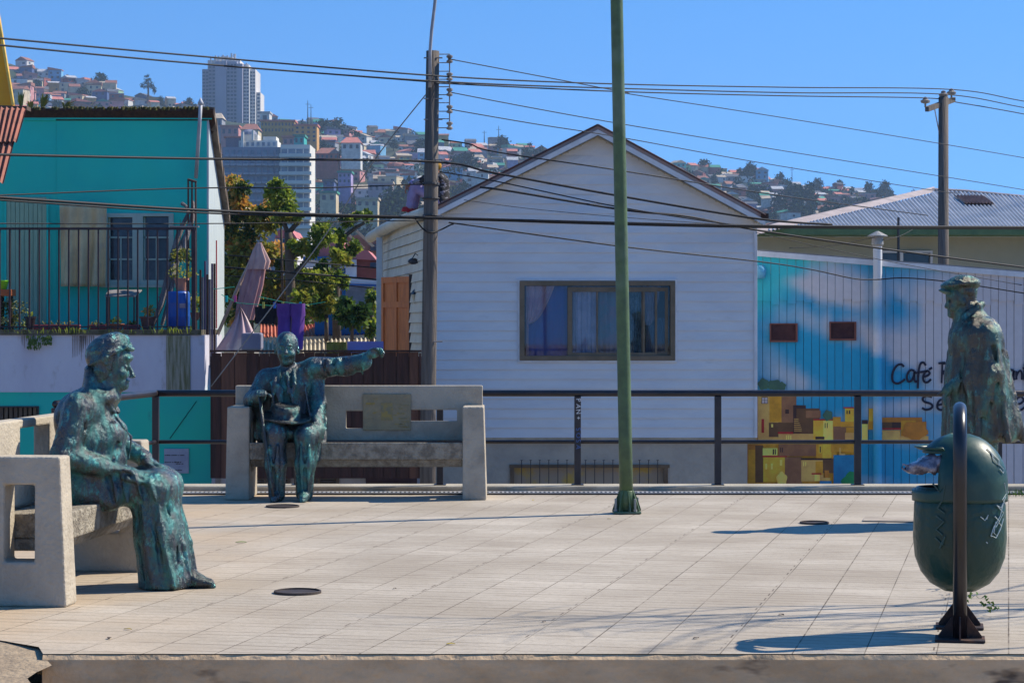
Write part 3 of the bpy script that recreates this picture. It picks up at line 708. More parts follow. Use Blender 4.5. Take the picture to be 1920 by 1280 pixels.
    skin(s, 'coat', br_brown, t, disp=((0.0045, (14, 14, 6), -41, None), (0.003, (34, 34, 20), 42, None), (0.0016, (85, 85, 60), 44, None)))
    # cap
    s = SDF((-0.27, -0.18, 1.45), (0.10, 0.18, 1.76), 0.005)
    s.ell(F(1797, 532), (.134, .115, .040), 0.02, ry=0.12); s.ell(F(1803, 545), (.088, .083, .04), 0.02); s.ell(F(1800, 525), (.08, .09, .035), 0.03, ry=.12)
    s.ell(F(1771, 547), (.055, .07, .014), 0.02, ry=-.25); s.ell(F(1820, 531), (.05, .09, .034), 0.02); s.cone(F(1808, 548), F(1812, 562), .078, .06, 0.02)
    skin(s, 'cap', br_brown, t, disp=((0.004, (28, 28, 28), 51, None), (0.002, (80, 80, 80), 52, None)))
    return t
standing_man()
# ---------------------------------------------------------------- railing, post, bin
PMX = FPX / 18.48
def rail_set():
    t = empty('railing', (-0.5, 18.48, 0.035), 'black two-bar steel railing along the back edge of the plaza', 'railing')
    o = Vector(t.location); Q = lambda px, py, d=18.48: W(px, py, d) - o
    zt, zm = W(0, 737, 18.48).z, W(0, 828, 18.48).z
    c0 = W(292, 737, 18.48); xr = 8.6
    b = MB(); b.tube([Vector((c0.x, 18.48, zt)) - o, Vector((xr, 18.48, zt)) - o], .027, 12); b.build('top_rail', black_paint, t, smooth=True)
    b = MB(); b.tube([Vector((c0.x, 18.48, zm)) - o, Vector((xr, 18.48, zm)) - o], .016, 10); b.build('middle_rail', black_paint, t, smooth=True)
    e = Vector((c0.x - .30, 15.9, 0)); m_ = Vector((c0.x - .19, 16.9, 0))
    b = MB(); b.tube([Vector((c0.x, 18.48, zt)) - o, Vector((e.x, e.y, zt)) - o], .027, 12); b.build('top_rail', black_paint, t, smooth=True)
    b = MB(); b.tube([Vector((c0.x, 18.48, zm)) - o, Vector((e.x, e.y, zm)) - o], .016, 10); b.build('middle_rail', black_paint, t, smooth=True)
    for px in (292, 558, 825, 1083, 1346, 1608, 1872):
        x = W(px, 0, 18.48).x - o.x; b = MB(); b.box(x-.027, x+.027, -.027, .027, 0, zt - .06); b.box(x-.05, x+.05, -.05, .05, 0, .008)
        p = b.build('post', black_paint, t, bevel=.005)
        if px == 1083:
            mk = M('sticker_white', (0.75, 0.75, 0.75)); mb_ = M('marker_blue', (0.08, 0.16, 0.4))
            for (st, mt, z0, h_, nm_) in ((('PAN+'), mk, .70, .05, 'graffiti'), (('SOSA'), mb_, .46, .055, 'graffiti')):
                for i, ch in enumerate(st):
                    cu = bpy.data.curves.new('txt', 'FONT'); cu.body = ch; cu.size = .055; cu.extrude = .0006; cu.align_x = 'CENTER'
                    ob = bpy.data.objects.new('tmp', cu); COL.objects.link(ob); bpy.context.view_layer.update()
                    me = bpy.data.meshes.new_from_object(ob.evaluated_get(bpy.context.evaluated_depsgraph_get())); bpy.data.objects.remove(ob)
                    q = bpy.data.objects.new(nm_, me); COL.objects.link(q); me.materials.clear(); me.materials.append(mt); q.parent = p
                    q.rotation_euler = (R(90), R(90 + (i % 2)*12 - 6), 0); q.location = (x - .012, -.0285, z0 - i * .048)
    x = m_.x - o.x; b = MB(); b.box(x-.027, x+.027, m_.y - o.y - .027, m_.y - o.y + .027, -.03, zt - .06); b.build('post', black_paint, t, bevel=.005)
    x = e.x - o.x; b = MB(); b.box(x-.027, x+.027, e.y - o.y - .027, e.y - o.y + .027, -.03, zt - .06); b.build('post', black_paint, t, bevel=.005)
rail_set()

def lamp_post():
    green = M('lamp_green', (0.085, 0.14, 0.055), (0.06, 0.10, 0.045), scale=8, rough=0.5, spec=0.45, bump=0.15, bscale=25, c3=(0.16, 0.22, 0.17), s3=1.2, lo3=.52, hi3=.72)
    p = W(1175, 962, FPX * HC / (962 - YH)); t = empty('green_post', (p.x, p.y, 0), 'tall green painted steel post standing on the plaza tiles in front of the gable house', 'post')
    # it leans a little to the left
    lean = -0.0195
    b = MB(); zs = np.linspace(0.02, 7.2, 14); b.tube([(lean * z, 0, z) for z in zs], [.049 - .0012 * z for z in zs], 24); b.build('shaft', green, t, smooth=True)
    b = MB(); b.lathe([(.062, .0), (.06, .12), (.053, .16), (.050, .165)], n=24); b.build('sleeve', green, t, smooth=True)
    b = MB(); b.box(-.10, .10, -.10, .10, .004, .018); b.build('base_plate', green, t, bevel=.003)
    for i in range(8):
        a = i * math.pi / 4 + .2; c, s_ = math.cos(a), math.sin(a); b = MB()
        nx, ny = -s_ * .004, c * .004
        poly = [(c*.05, s_*.05, .018), (c*.105, s_*.105, .018), (c*.105, s_*.105, .03), (c*.085, s_*.085, .09), (c*.052, s_*.052, .17)]
        b.prism([(x - nx, y - ny, z) for x, y, z in poly], (2*nx, 2*ny, 0)); b.build('gusset', green, t)
    for i in range(4):
        a = i * math.pi/2 + .6; b = MB(); b.lathe([(.009, .018), (.009, .11), (.004, .112)], (math.cos(a)*.098, math.sin(a)*.098, 0), n=8)
        b.lathe([(.016, .02), (.016, .035)], (math.cos(a)*.098, math.sin(a)*.098, 0), n=6); b.build('bolt', M('bolt_steel', (0.35, 0.36, 0.33), rough=.5, metal=.5), t)
lamp_post()

def litter_bin():
    cx = (1801 - 960) / 428.0; t = empty('litter_bin', (cx, 9.83, 0), 'dark green plastic litter bin hung in a black tube frame beside the standing statue', 'litter bin', None, R(-11))
    Z = lambda py: (1190 - py) / 428.0
    grn = M('bin_plastic', (0.006, 0.05, 0.045), (0.012, 0.06, 0.045), scale=4, rough=0.33, spec=0.5, bump=0.08, bscale=20, c3=(0.035, 0.085, 0.06), s3=5, lo3=.5, hi3=.75, rough2=.5)
    grnl = M('bin_plastic_worn', (0.006, 0.045, 0.035), (0.022, 0.06, 0.042), scale=5, rough=0.3, spec=0.4, bump=0.25, bscale=30, stretch=(1.5, 1.5, .35), c3=(0.004, 0.05, 0.04), s3=3)
    # body: open-topped bucket, round bottom
    zb, zt = Z(1112), Z(915)
    prof = [(.012, zb), (.07, zb + .006), (.13, zb + .04), (.17, zb + .09), (.195, zb + .155), (.203, zb + .24), (.198, zt - .08), (.188, zt), (.182, zt), (.19, zb + .24), (.16, zb + .12), (.01, zb + .02)]
    b = MB(); b.lathe(prof, n=48, sy=.8, sx=1.0); b.build('bucket', grnl, t, smooth=True).location = (0, 0, 0)
    # hood: dome with its mouth open to the left
    n1, n2 = 40, 18; vs = []; fs = []
    for i in range(n2 + 1):
        v = i / n2; zz = zt - .06 + v * (Z(815) - zt + .06); rr_ = .207 * math.sqrt(max(0.0004, 1 - max(0, (zz - (zt + .015))) ** 2 / (Z(813) - zt - .015) ** 2))
        for j in range(n1): a = 2*math.pi*j/n1; vs.append((math.cos(a)*rr_, math.sin(a)*rr_*.82, zz))
    for i in range(n2):
        for j in range(n1):
            a = 2*math.pi*(j+.5)/n1; zz = (vs[i*n1][2] + vs[(i+1)*n1][2]) / 2
            if math.cos(a) < -.45 and zt - .005 < zz < Z(848): continue
            fs.append((i*n1+j, i*n1+(j+1)%n1, (i+1)*n1+(j+1)%n1, (i+1)*n1+j))
    b = MB(); b.add(vs, fs); h = b.build('hood', grn, t, smooth=True); m = h.modifiers.new('t', 'SOLIDIFY'); m.thickness = .006
    # visor lip above the mouth
    b = MB(); vs = []
    for j in range(13):
        a = math.pi * (0.62 + .76 * j / 12); vs += [(math.cos(a)*.172, math.sin(a)*.15, Z(843)), (math.cos(a)*.195, math.sin(a)*.165, Z(838))]
    b.add(vs, [(2*j, 2*j+1, 2*j+3, 2*j+2) for j in range(12)]); v = b.build('visor', grn, t, smooth=True); m = v.modifiers.new('t', 'SOLIDIFY'); m.thickness = .007
    # hoop frame
    def hoop():
        y0, y1, zt_ = -.225, .19, Z(768); pts = [(0, y0, 0.01), (0, y0, zt_ - .16)]
        for i in range(1, 12):
            a = math.pi * (1 - i / 12); pts.append((0, (y0+y1)/2 + (y1-y0)/2 * math.cos(a), zt_ - .16 + .16 * math.sin(a)))
        return pts + [(0, y1, zt_ - .16), (0, y1, 0.01)]
    b = MB(); b.tube(hoop(), .0300, 18); b.build('hoop', M('hoop_paint', (0.008, 0.008, 0.012), (0.02, 0.015, 0.018), rough=.28, spec=.6), t, smooth=True)
    rust = M('rusty_plate', (0.03, 0.02, 0.02), (0.12, 0.055, 0.03), scale=12, lo=.5, hi=.7, rough=.8)
    for y in (-.225, .19):
        b = MB(); b.box(-.105, .105, y-.085, y+.085, .003, .012); b.build('foot_plate', rust, t, bevel=.002)
        for k_ in range(4):
            a = k_ * math.pi/2; c, s_ = math.cos(a), math.sin(a); nx, ny = -s_*.0035, c*.0035
            poly = [(c*.028, s_*.028, .012), (c*.092, s_*.08, .012), (c*.092, s_*.08, .022), (c*.028, s_*.028, .11)]
            b = MB(); b.prism([(x-nx, y+yy-ny, z) for x, yy, z in poly], (2*nx, 2*ny, 0)); b.build('gusset', rust, t)
    # white scribbles on the right flank: strokes follow the curved skin
    wm = M('marker_white', (0.6, 0.68, 0.66), rough=.6); RL = random.Random(2)
    def on(u, py):
        a = u; zz = Z(py); f = .203 if py > 900 else .2
        if py < 900: f = .208 * math.sqrt(max(.05, 1 - max(0, zz - zt - .015)**2 / (Z(813) - zt - .015)**2))
        return Vector((math.cos(a) * (f + .004), math.sin(a) * (f + .004) * .82, zz))
    def stroke(pts, r=.0021):
        b = MB(); b.tube([on(u, y) for u, y in pts], r, 6); b.build('graffiti', wm, t)
    A = lambda px: -math.acos(max(-1, min(1, (px - 1801) / 88.0)))
    for pts in ([(1868,840),(1874,852),(1880,862),(1876,872),(1870,862),(1872,848)], [(1876,868),(1883,880),(1880,886),(1875,878)], [(1882,905),(1885,925),(1878,935),(1884,945)],
                [(1884,930),(1876,950),(1868,945),(1880,960),(1872,975),(1864,965)], [(1880,940),(1874,965),(1862,985),(1857,1000),(1866,1005),(1874,990),(1880,970)],
                [(1866,975),(1862,995),(1868,1002),(1876,984),(1871,976),(1866,985)], [(1838,965),(1846,972),(1852,962),(1849,970)], [(1848,1012),(1851,1014)], [(1856,1000),(1859,1002)]):
        stroke([(A(x), y) for x, y in pts])
    gw = M('marker_faded', (0.07, 0.12, 0.10), rough=.7)
    for pts in ([(1752,905),(1764,920),(1774,908),(1770,935),(1760,950),(1774,960)], [(1758,965),(1772,975),(1758,990),(1770,1000)], [(1756,1005),(1770,1018),(1774,1002),(1764,1025)]):
        b = MB(); b.tube([on(A(x), y) for x, y in pts], .004, 6); b.build('graffiti', gw, t)
    # plastic bag stuffed in the mouth
    rr = random.Random(8); g = MB(); nu, nv = 26, 12; vs = []
    for i in range(nu):
        u = i / (nu-1); cx_ = -.08 - u * .165; cz = Z(868) - .030 * u; r0 = .050 * (1 - u) ** .5 + .010
        for j in range(nv):
            a = 2*math.pi*j/nv; r_ = r0 * (1 + .22 * math.sin(a*3 + i*.35) + .12 * math.sin(a*7 - i*.5) + rr.uniform(-.05, .05)); vs.append((cx_ + rr.uniform(-.003,.003), -.03 + math.cos(a)*r_*1.3, cz + math.sin(a)*r_*(.8 if u > .2 else .6)))
    g.add(vs, [(i*nv+j, i*nv+(j+1)%nv, (i+1)*nv+(j+1)%nv, (i+1)*nv+j) for i in range(nu-1) for j in range(nv)])
    bmt = M('bag_film', (0.30, 0.29, 0.36), (0.10, 0.09, 0.13), scale=30, rough=.18, spec=.8)
    o = g.build('plastic_bag', bmt, None, smooth=True); o.location = t.location; tag(o, 'crumpled clear plastic bag sticking out of the mouth of the green bin', 'plastic bag')
    b = MB(); b.tube([(-.245, -.05, Z(884)), (-.262, -.05, Z(878)), (-.258, -.05, Z(871)), (-.235, -.05, Z(874)), (-.225, -.05, Z(880))], .004, 6); b.build('handle', bmt, o)
litter_bin()
def weed(px, py, n, hgt, label, spread=.03, d=None, z0=0, mat=None, cat='weed', name='weed', group=None):
    d = d or FPX * HC / (py - YH); p = W(px, py, d); b = MB(); rr = random.Random(px * 7 + n)
    for i in range(n):
        a = rr.uniform(0, 6.28); l = rr.uniform(.5, 1) * hgt; q = Vector((rr.gauss(0, spread), rr.gauss(0, spread * .6), 0))
        tip = q + Vector((math.cos(a) * l * .45, math.sin(a) * l * .3, l)); w_ = Vector((-math.sin(a), math.cos(a), 0)) * hgt * .07; md = (q + tip) / 2 + Vector((0, 0, l*.12))
        b.add([q, md - w_, md + w_, tip], [(0, 1, 3, 2)])
    return tag(b.build(name, mat or M('weed_green', (0.10, 0.20, 0.02), (0.05, 0.12, 0.015), scale=20), loc=(p.x, p.y, z0)), label, cat, group)
b = MB(); rr = random.Random(5)       # creeping weed in the joint behind the bin
for i in range(60):
    u = rr.random(); p = Vector((.02 * math.sin(u*9) + rr.gauss(0, .012) + (1-u)*-.01, (1-u) * 1.15, .01 + rr.random()*.05)); a = rr.uniform(0, 6.28); l = rr.uniform(.015, .03)
    b.add([p, p + Vector((math.cos(a)*l, math.sin(a)*l, .012)), p + Vector((math.cos(a+.8)*l*.9, math.sin(a+.8)*l*.9, .02))], [(0,1,2)])
p0 = W(1860, 1158, FPX*HC/(1158-YH)); tag(b.build('weed', M('weed_green', (0.10, 0.20, 0.02), (0.05, 0.12, 0.015), scale=20), loc=(p0.x, p0.y, 0)), 'green weed creeping in a tile joint behind the litter bin', 'weed', None, 'stuff')
tag(weed(1912, 931, 60, .07, 'patch of short grass growing by the kerb at the right edge', .12, cat='grass', name='grass'), None, None, None, 'stuff')

# bare tree beyond the right of the frame: its twigs throw the shadows near the step
def bare_tree():
    t = empty('bare_tree', (6.4, 11.6, -.4), 'leafless tree standing to the right of the plaza', 'tree'); b = MB(); rr = random.Random(21)
    tr = MB(); tr.tube([(0,0,0), (.05,.02,1.2), (-.05,.05,2.4)], [.13,.11,.09], 10); tr.build('trunk', M('bark', (0.12, 0.09, 0.07), rough=.95, bump=.6, bscale=20), t, smooth=True)
    def br_(p, d, l, r, n):
        pts = [p]; q = p; dd = d
        for i in range(4):
            dd = (dd + Vector((rr.gauss(0,.16), rr.gauss(0,.16), rr.gauss(.02,.12)))).normalized(); q = q + dd * l / 4; pts.append(q)
            if n > 0 and i > 0: br_(q, (dd + Vector((rr.gauss(0,.55), rr.gauss(0,.4), rr.gauss(0,.4)))).normalized(), l * .62, r * .55, n-1)
        b.tube(pts, [r, r*.85, r*.7, r*.55, r*.35], 5)
    for i, a in enumerate((-2.8, -2.2, 3.1, 2.4, -1.2, .6)): br_(Vector((-.05,.05,2.3)), Vector((math.cos(a), math.sin(a)*.7, .45 + .15*(i%3))).normalized(), 2.0, .03, 3)
    b.build('crown', MATS['bark'], t)
bare_tree()
# ---------------------------------------------------------------- white gable house
def glass(name, tint=(0.6,0.65,0.75), g=.12, rough=.02):
    if name in MATS: return MATS[name]
    m = bpy.data.materials.new(name); m.use_nodes = True; MATS[name] = m; n = m.node_tree; n.nodes.clear(); k = n.links.new
    o = n.nodes.new('ShaderNodeOutputMaterial'); mx = n.nodes.new('ShaderNodeMixShader'); tr = n.nodes.new('ShaderNodeBsdfTransparent'); gl = n.nodes.new('ShaderNodeBsdfGlossy')
    tr.inputs[0].default_value = (*tint, 1); gl.inputs['Roughness'].default_value = rough; fr = n.nodes.new('ShaderNodeFresnel'); fr.inputs[0].default_value = 1.5
    ad = n.nodes.new('ShaderNodeMath'); ad.inputs[1].default_value = g; k(fr.outputs[0], ad.inputs[0]); k(ad.outputs[0], mx.inputs[0])
    k(tr.outputs[0], mx.inputs[1]); k(gl.outputs[0], mx.inputs[2]); k(mx.outputs[0], o.inputs[0]); return m
siding = M('white_siding', (0.70, 0.70, 0.71), (0.64, 0.64, 0.66), scale=0.9, rough=.55, spec=.3, c3=(0.58, 0.57, 0.56), s3=2.5, lo3=.6, hi3=.8, stretch=(1, 1, 3), bump=.25, bscale=3, bstretch=(1, 1, 5))
cream = M('cream_siding', (0.66, 0.60, 0.48), (0.56, 0.50, 0.40), scale=2, rough=.6, bump=.3, bscale=4)
fascia = M('fascia_white', (0.72, 0.72, 0.74), (0.6, 0.6, 0.62), rough=.5)
roofred = M('roof_red_edge', (0.09, 0.035, 0.035), (0.05, 0.035, 0.04), rough=.7)
wood_dark = M('wood_dark', (0.035, 0.018, 0.015), (0.07, 0.035, 0.025), scale=4, rough=.8, stretch=(6, 6, .6), bump=.4, bscale=12, bstretch=(6,6,.5))
HD = 35.0; HX = lambda px: (px - 960) / FPX * HD; HZ = lambda py: HC - (py - YH) / FPX * HD
def white_house():
    t = empty('gable_house', (HX(1120), HD, -2.6), 'white clapboard gable house with one wide curtained window behind the railing', 'house')
    o = Vector(t.location); rr = random.Random(2)
    xl, xr, xa = HX(806), HX(1418), HX(1120); zl, zr, za = HZ(403), HZ(414), HZ(254); zb = HZ(820)
    wx0, wx1, wz0, wz1 = HX(978), HX(1262), HZ(672), HZ(530)
    def lim(z):
        a = xl if z <= zl else xl + (xa - xl) * (z - zl) / (za - zl); c = xr if z <= zr else xr - (xr - xa) * (z - zr) / (za - zr); return a, c
    b = MB(); z = zb; step = .152; lap = 0
    buck = lambda x, z: (.010 * math.sin(x*1.9 + z*5.3) * math.sin(z*3.1 + 1) + .006 * math.sin(x*5 + z*11)) * (1.6 if z > 2.6 else .5)
    while z < za - .03:
        z1 = min(z + step, za - .01); cuts = [z, z1]
        for c in (wz0, wz1):
            if z + .002 < c < z1 - .002: cuts.insert(1, c)
        for q in range(len(cuts)-1):
            a, c = cuts[q], cuts[q+1]; la, ra = lim(a); lc, rc = lim(c); mid = (a+c)/2
            segs = [(0, 1)] if not (wz0 < mid < wz1) else 'w'
            def strip(xa0, xa1, xb0, xb1):
                n = max(1, int((xa1 - xa0) / .22)); fr0 = (a - z) / step; fr1 = (c - z) / step
                ya = -.004 - .015 * (1 - fr0); yb = -.004 - .015 * (1 - fr1)
                vs = []
                for i in range(n+1):
                    u = i/n; x0 = xa0 + (xa1-xa0)*u; x1 = xb0 + (xb1-xb0)*u; vs += [(x0, HD + ya - buck(x0, a), a), (x1, HD + yb - buck(x1, c), c)]
                b.add([Vector(v)-o for v in vs], [(2*i, 2*i+2, 2*i+3, 2*i+1) for i in range(n)])
                if q == 0: b.add([Vector(v)-o for v in sum([[vs[2*i], (vs[2*i][0], HD + .004, a)] for i in range(n+1)], [])], [(2*i+1, 2*i+3, 2*i+2, 2*i) for i in range(n)])
            if segs == 'w': strip(la, wx0, lc, wx0); strip(wx1, ra, wx1, rc)
            else: strip(la, ra, lc, rc)
        z = z1
    b.build('front_siding', siding, t)
    # side walls, back, sheathing behind the boards
    sx0, sd0, sx1, sd1 = HX(806), HD, -2.52, 43.2
    b = MB(); zt0, zt1 = HZ(404), HC + (YH - 444) / FPX * 43.2; n = 34; m_ = 10
    for i in range(n):
        f0, f1 = i/n, (i+1)/n; vs = []
        for j in range(m_+1):
            u = j/m_; x = sx0 + (sx1-sx0)*u; y = sd0 + (sd1-sd0)*u; zt_ = zt0 + (zt1-zt0)*u
            bk = .02 * math.sin(u*7 + i*.5) ; vs += [(x - .03 - bk, y, -2.6 + (zt_+2.6)*f0), (x - .005 - bk, y, -2.6 + (zt_+2.6)*f1)]
        b.add([Vector(v)-o for v in vs], [(2*j+2, 2*j, 2*j+1, 2*j+3) for j in range(m_)])
    b.build('side_wall', cream, t)
    b = MB(); b.box(xr - .02 - o.x, xr - o.x, .005, 8.2, zb + 2.6, zr + 2.6); b.box(-2.5 - o.x, xr - .03 - o.x, 8.21, 8.3, 0, zr + 2.6)
    b.build('rear_wall', siding, t)
    b = MB(); b.box(xl - o.x - .01, xl + .03 - o.x, -.035, .0, zb + 2.6, zl + 2.6); b.box(xr - .035 - o.x, xr + .012 - o.x, -.035, .004, zb + 2.6, zr + 2.6); b.build('corner_trim', fascia, t, bevel=.004)
    # lower storey of rendered masonry
    bx1 = HX(1402); b = MB(); gx0, gx1, gz1 = HX(960), HX(1251), HZ(877)
    b.holed(xl - o.x, bx1 - o.x, 0, HZ(821) + 2.6, [(gx0 - o.x, gx1 - o.x, .9, gz1 + 2.6)], .06, .30); b.box(bx1 - .3 - o.x, bx1 - o.x, .31, 8, 0, HZ(822) + 2.6)
    b.build('basement_wall', M('render_grey', (0.46, 0.41, 0.34), (0.38, 0.34, 0.29), scale=2, rough=.9, bump=.7, bscale=14, c3=(0.27, 0.22, 0.17), s3=.8, lo3=.55, hi3=.8), t)
    b = MB(); b.box(xl - o.x, xr - o.x, -.02, .05, zb + 2.56, zb + 2.6); b.build('drip_edge', M('warm_trim', (0.45, 0.35, 0.24)), t)
    gw = empty('basement_window', (0, 0, 0)); gw.parent = t
    b = MB(); b.box(gx0 - o.x, gx1 - o.x, .16, .17, .9, gz1 + 2.6); b.build('pane', M('dim_pane', (0.36, 0.29, 0.22), (0.5, 0.34, 0.08), scale=1.4, rough=.4, lo=.5, hi=.6), gw)
    b = MB(); b.box(gx0 - .04 - o.x, gx1 + .04 - o.x, .03, .10, gz1 + 2.6, gz1 + 2.65)
    for px in (960, 1249): b.box(HX(px) - .03 - o.x, HX(px) + .03 - o.x, .03, .1, .9, gz1 + 2.6)
    b.build('frame', M('brown_trim', (0.12, 0.08, 0.05), (0.2, 0.13, 0.08)), gw)
    b = MB()
    for px in list(range(978, 1070, 17)) + list(range(1098, 1160, 17)) + [1199, 1216, 1233]:
        x = HX(px) - o.x; b.tube([(x, -.02, .9), (x, -.02, HZ(862) + 2.6)], .007, 6); b.tube([(x-.02, -.02, HZ(862)+2.6), (x+.02, -.02, HZ(862)+2.6)], .004, 5)
    b.build('grille', black_paint, gw)
    # roof: two planes with an overhanging rake
    oh = .22; th = .07; yb = 8.6
    A0 = Vector((xa, HD - oh, za + .07)); Lf = Vector((HX(800), HD - oh, HZ(409) + .02)); Rf = Vector((HX(1432), HD - oh, HZ(414)))
    # further down-slope on the left the eave follows the slanting side wall
    Lb = Vector((-2.72, 43.3, zt1 + .02)); Ab = Vector((xa, HD + yb, za + .07)); Rb = Vector((HX(1432), HD + yb, HZ(414)))
    b = MB(); nz = 14
    for P, Q, P2, Q2 in ((Lf, A0, Lb, Ab), (A0, Rf, Ab, Rb)):
        up = Vector((0, 0, th)); b.hexa([P-o, Q-o, Q2-o, P2-o, P-o+up, Q-o+up, Q2-o+up, P2-o+up])
    b.build('roof', M('roof_sheet', (0.25, 0.25, 0.27), (0.35, 0.2, 0.16), scale=1.5, rough=.6, metal=.3), t)
    b = MB()
    for P, Q in ((Lf, A0), (A0, Rf)):
        y0 = -oh - .03; dz = Vector((0, 0, .085)); a, c = P - o, Q - o
        b.hexa([a - dz, c - dz, c - dz + Vector((0,.028,0)), a - dz + Vector((0,.028,0)), a, c, c + Vector((0,.028,0)), a + Vector((0,.028,0))])
    for v in range(len(b.v)): b.v[v] = (b.v[v][0], b.v[v][1] - .03, b.v[v][2])
    b.build('bargeboard', fascia, t)
    b = MB()
    for P, Q in ((Lf, A0), (A0, Rf)):
        a, c = P - o, Q - o; b.tube([a + Vector((0, -.035, .075)), c + Vector((0, -.035, .075))], .015, 6)
    b.build('roof_edge', roofred, t)
    b = MB(); s0 = Vector((0, oh - .02, 0))
    for P, Q in ((Lf, A0), (A0, Rf)):
        a, c = P - o, Q - o; dz = Vector((0, 0, -.10)); b.add([a + dz, c + dz, c + dz + s0, a + dz + s0], [(0,1,2,3)])
        for i in range(26):
            u = (i+.5)/26; p = a.lerp(c, u) + dz + Vector((0,0,-.012)); b.box(p.x-.012, p.x+.012, p.y, p.y + oh - .02, p.z, p.z+.01)
    b.build('soffit', M('soffit_cream', (0.55, 0.48, 0.36)), t)
    b = MB(); g0 = Vector((HX(806) - .05, HD + .1, HZ(400) + .01)); g1 = Lb + Vector((-.02, 0, -.03)); pts = [g0.lerp(g1, i/10) + Vector((0,0,.05*math.sin(math.pi*i/10))) - o for i in range(11)]
    b.tube(pts, .10, 12); b.build('gutter', cream, t, smooth=True)
    b = MB(); b.lathe([(.035, 0), (.035, .12), (.05, .13)], (HX(1430) - o.x, -.1, HZ(404) + 2.5), n=8); b.box(HX(1424) - o.x, HX(1438) - o.x, -.24, .0, HZ(414) + 2.6, HZ(402) + 2.6); b.build('gutter_end', wood_dark, t)
    # the wide window
    wn = empty('window', (0, 0, 0)); wn.parent = t
    fr = M('frame_bronze', (0.13, 0.095, 0.055), (0.19, 0.13, 0.08), rough=.45, spec=.5); X = lambda px: HX(px) - o.x; Z = lambda py: HZ(py) + 2.6
    b = MB(); b.holed(wx0 - .03 - o.x, wx1 + .03 - o.x, wz0 + 2.57, wz1 + 2.63, [(wx0 + .045 - o.x, wx1 - .045 - o.x, wz0 + 2.645, wz1 + 2.555)], -.05, .09); b.build('frame', fr, wn, bevel=.005)
    b = MB()
    b.holed(X(1064), X(1232), Z(668), Z(538), [(X(1073), X(1118), Z(661), Z(547)), (X(1121), X(1205), Z(661), Z(547)), (X(1209), X(1228), Z(661), Z(547))], -.02, .02); b.build('sash', fr, wn, bevel=.004)
    b = MB(); b.holed(X(1203), X(1253), Z(667), Z(539), [(X(1209), X(1247), Z(660), Z(546))], .025, .05); b.build('sash', fr, wn, bevel=.004)
    b = MB(); b.holed(wx0 - .06 - o.x, wx1 + .06 - o.x, wz0 + 2.54, wz1 + 2.66, [(wx0 - .03 - o.x, wx1 + .03 - o.x, wz0 + 2.57, wz1 + 2.63)], -.035, -.01); b.build('casing', fascia, wn, bevel=.004)
    b = MB(); b.box(wx0 + .045 - o.x, wx1 - .045 - o.x, .052, .056, wz0 + 2.64, wz1 + 2.56); b.build('pane', glass('window_glass', (.86,.88,.92), .0), wn)
    b = MB(); x0, x1 = X(985), X(1256)     # room behind
    b.add([(x0-.4, 1.6, .3+2), (x1+.4, 1.6, 2.3), (x1+.4, 1.6, 5.2), (x0-.4, 1.6, 5.2), (x0-.4,.3,2.3), (x1+.4,.3,2.3), (x1+.4,.3,5.2), (x0-.4,.3,5.2)], [(0,1,2,3), (0,4,5,1), (4,0,3,7), (1,5,6,2), (3,2,6,7)])
    b.build('room', M('room_dark', (0.10, 0.10, 0.13), rough=1), wn)
    def curtain(px0, px1, z0, z1, y, mat, amp=.02, fr_=30, edge=None, nm='curtain'):
        n = 60; vs = []; m2 = 14
        for j in range(m2+1):
            v = j/m2
            for i in range(n+1):
                u = i/n; e = edge(v) if edge else 1.0; x = X(px0) + (X(px1)-X(px0))*u*e; vs.append((x, y + amp*math.sin(u*fr_ + 1.4*math.sin(v*2)) + .4*amp*math.sin(u*fr_*2.3 + 2), z0 + (z1-z0)*v))
        b = MB(); b.add(vs, [(j*(n+1)+i, j*(n+1)+i+1, (j+1)*(n+1)+i+1, (j+1)*(n+1)+i) for j in range(m2) for i in range(n)]); return b.build(nm, mat, wn, smooth=True)
    zb_, zt_ = Z(668), Z(536)
    pink = M('curtain_pink', (0.85, 0.58, 0.62), (0.7, 0.44, 0.52), scale=4, rough=.9); blue = M('curtain_blue', (0.14, 0.18, 0.52), (0.22, 0.16, 0.42), scale=2, rough=.9); gry = M('curtain_sheer', (0.70, 0.68, 0.78), (0.5, 0.5, 0.62), scale=4, rough=.9)
    curtain(986, 1040, Z(608), zt_, .082, pink, .012, 26, lambda v: .12 + .88 * v ** .55)
    curtain(986, 991, zb_, Z(600), .082, pink, .01, 8)
    curtain(988, 1064, zb_, zt_, .115, blue, .012, 16)
    curtain(1074, 1120, zb_, zt_, .10, gry, .02, 24); curtain(1120, 1170, zb_, zt_, .14, M('curtain_teal', (0.26, 0.40, 0.44), (0.42, 0.36, 0.40), scale=3, rough=.9), .03, 11)
    curtain(1182, 1204, zb_, zt_, .11, M('plastic_sheet', (0.25, 0.36, 0.36), (0.1, 0.18, 0.2), scale=14, rough=.3), .03, 13)
    curtain(1206, 1240, Z(610), zt_, .09, M('curtain_grey', (0.36, 0.30, 0.34), rough=.9), .015, 14, lambda v: .45 + .55 * v ** .6); curtain(1212, 1250, zb_, Z(596), .12, M('curtain_deep', (0.08, 0.14, 0.22), rough=.9), .012, 12)
    # things on the side wall
    d = empty('door', (0, 0, 0)); d.parent = t
    P = W(772, 518, 37.7) - o; Q = W(718, 518, 38.5) - o; zt_ = W(0, 519, 38.1).z + 2.6; zb_ = 2.45
    ax = (Vector((P.x, P.y, 0)) - Vector((Q.x, Q.y, 0))); wd = ax.length; ax.normalize(); ny = Vector((ax.y, -ax.x, 0))
    rails = [(0, .07), (.07+(wd-.21)/2, .14+(wd-.21)/2), (wd-.07, wd)]; b = MB()
    org = Vector((Q.x, Q.y, 0))
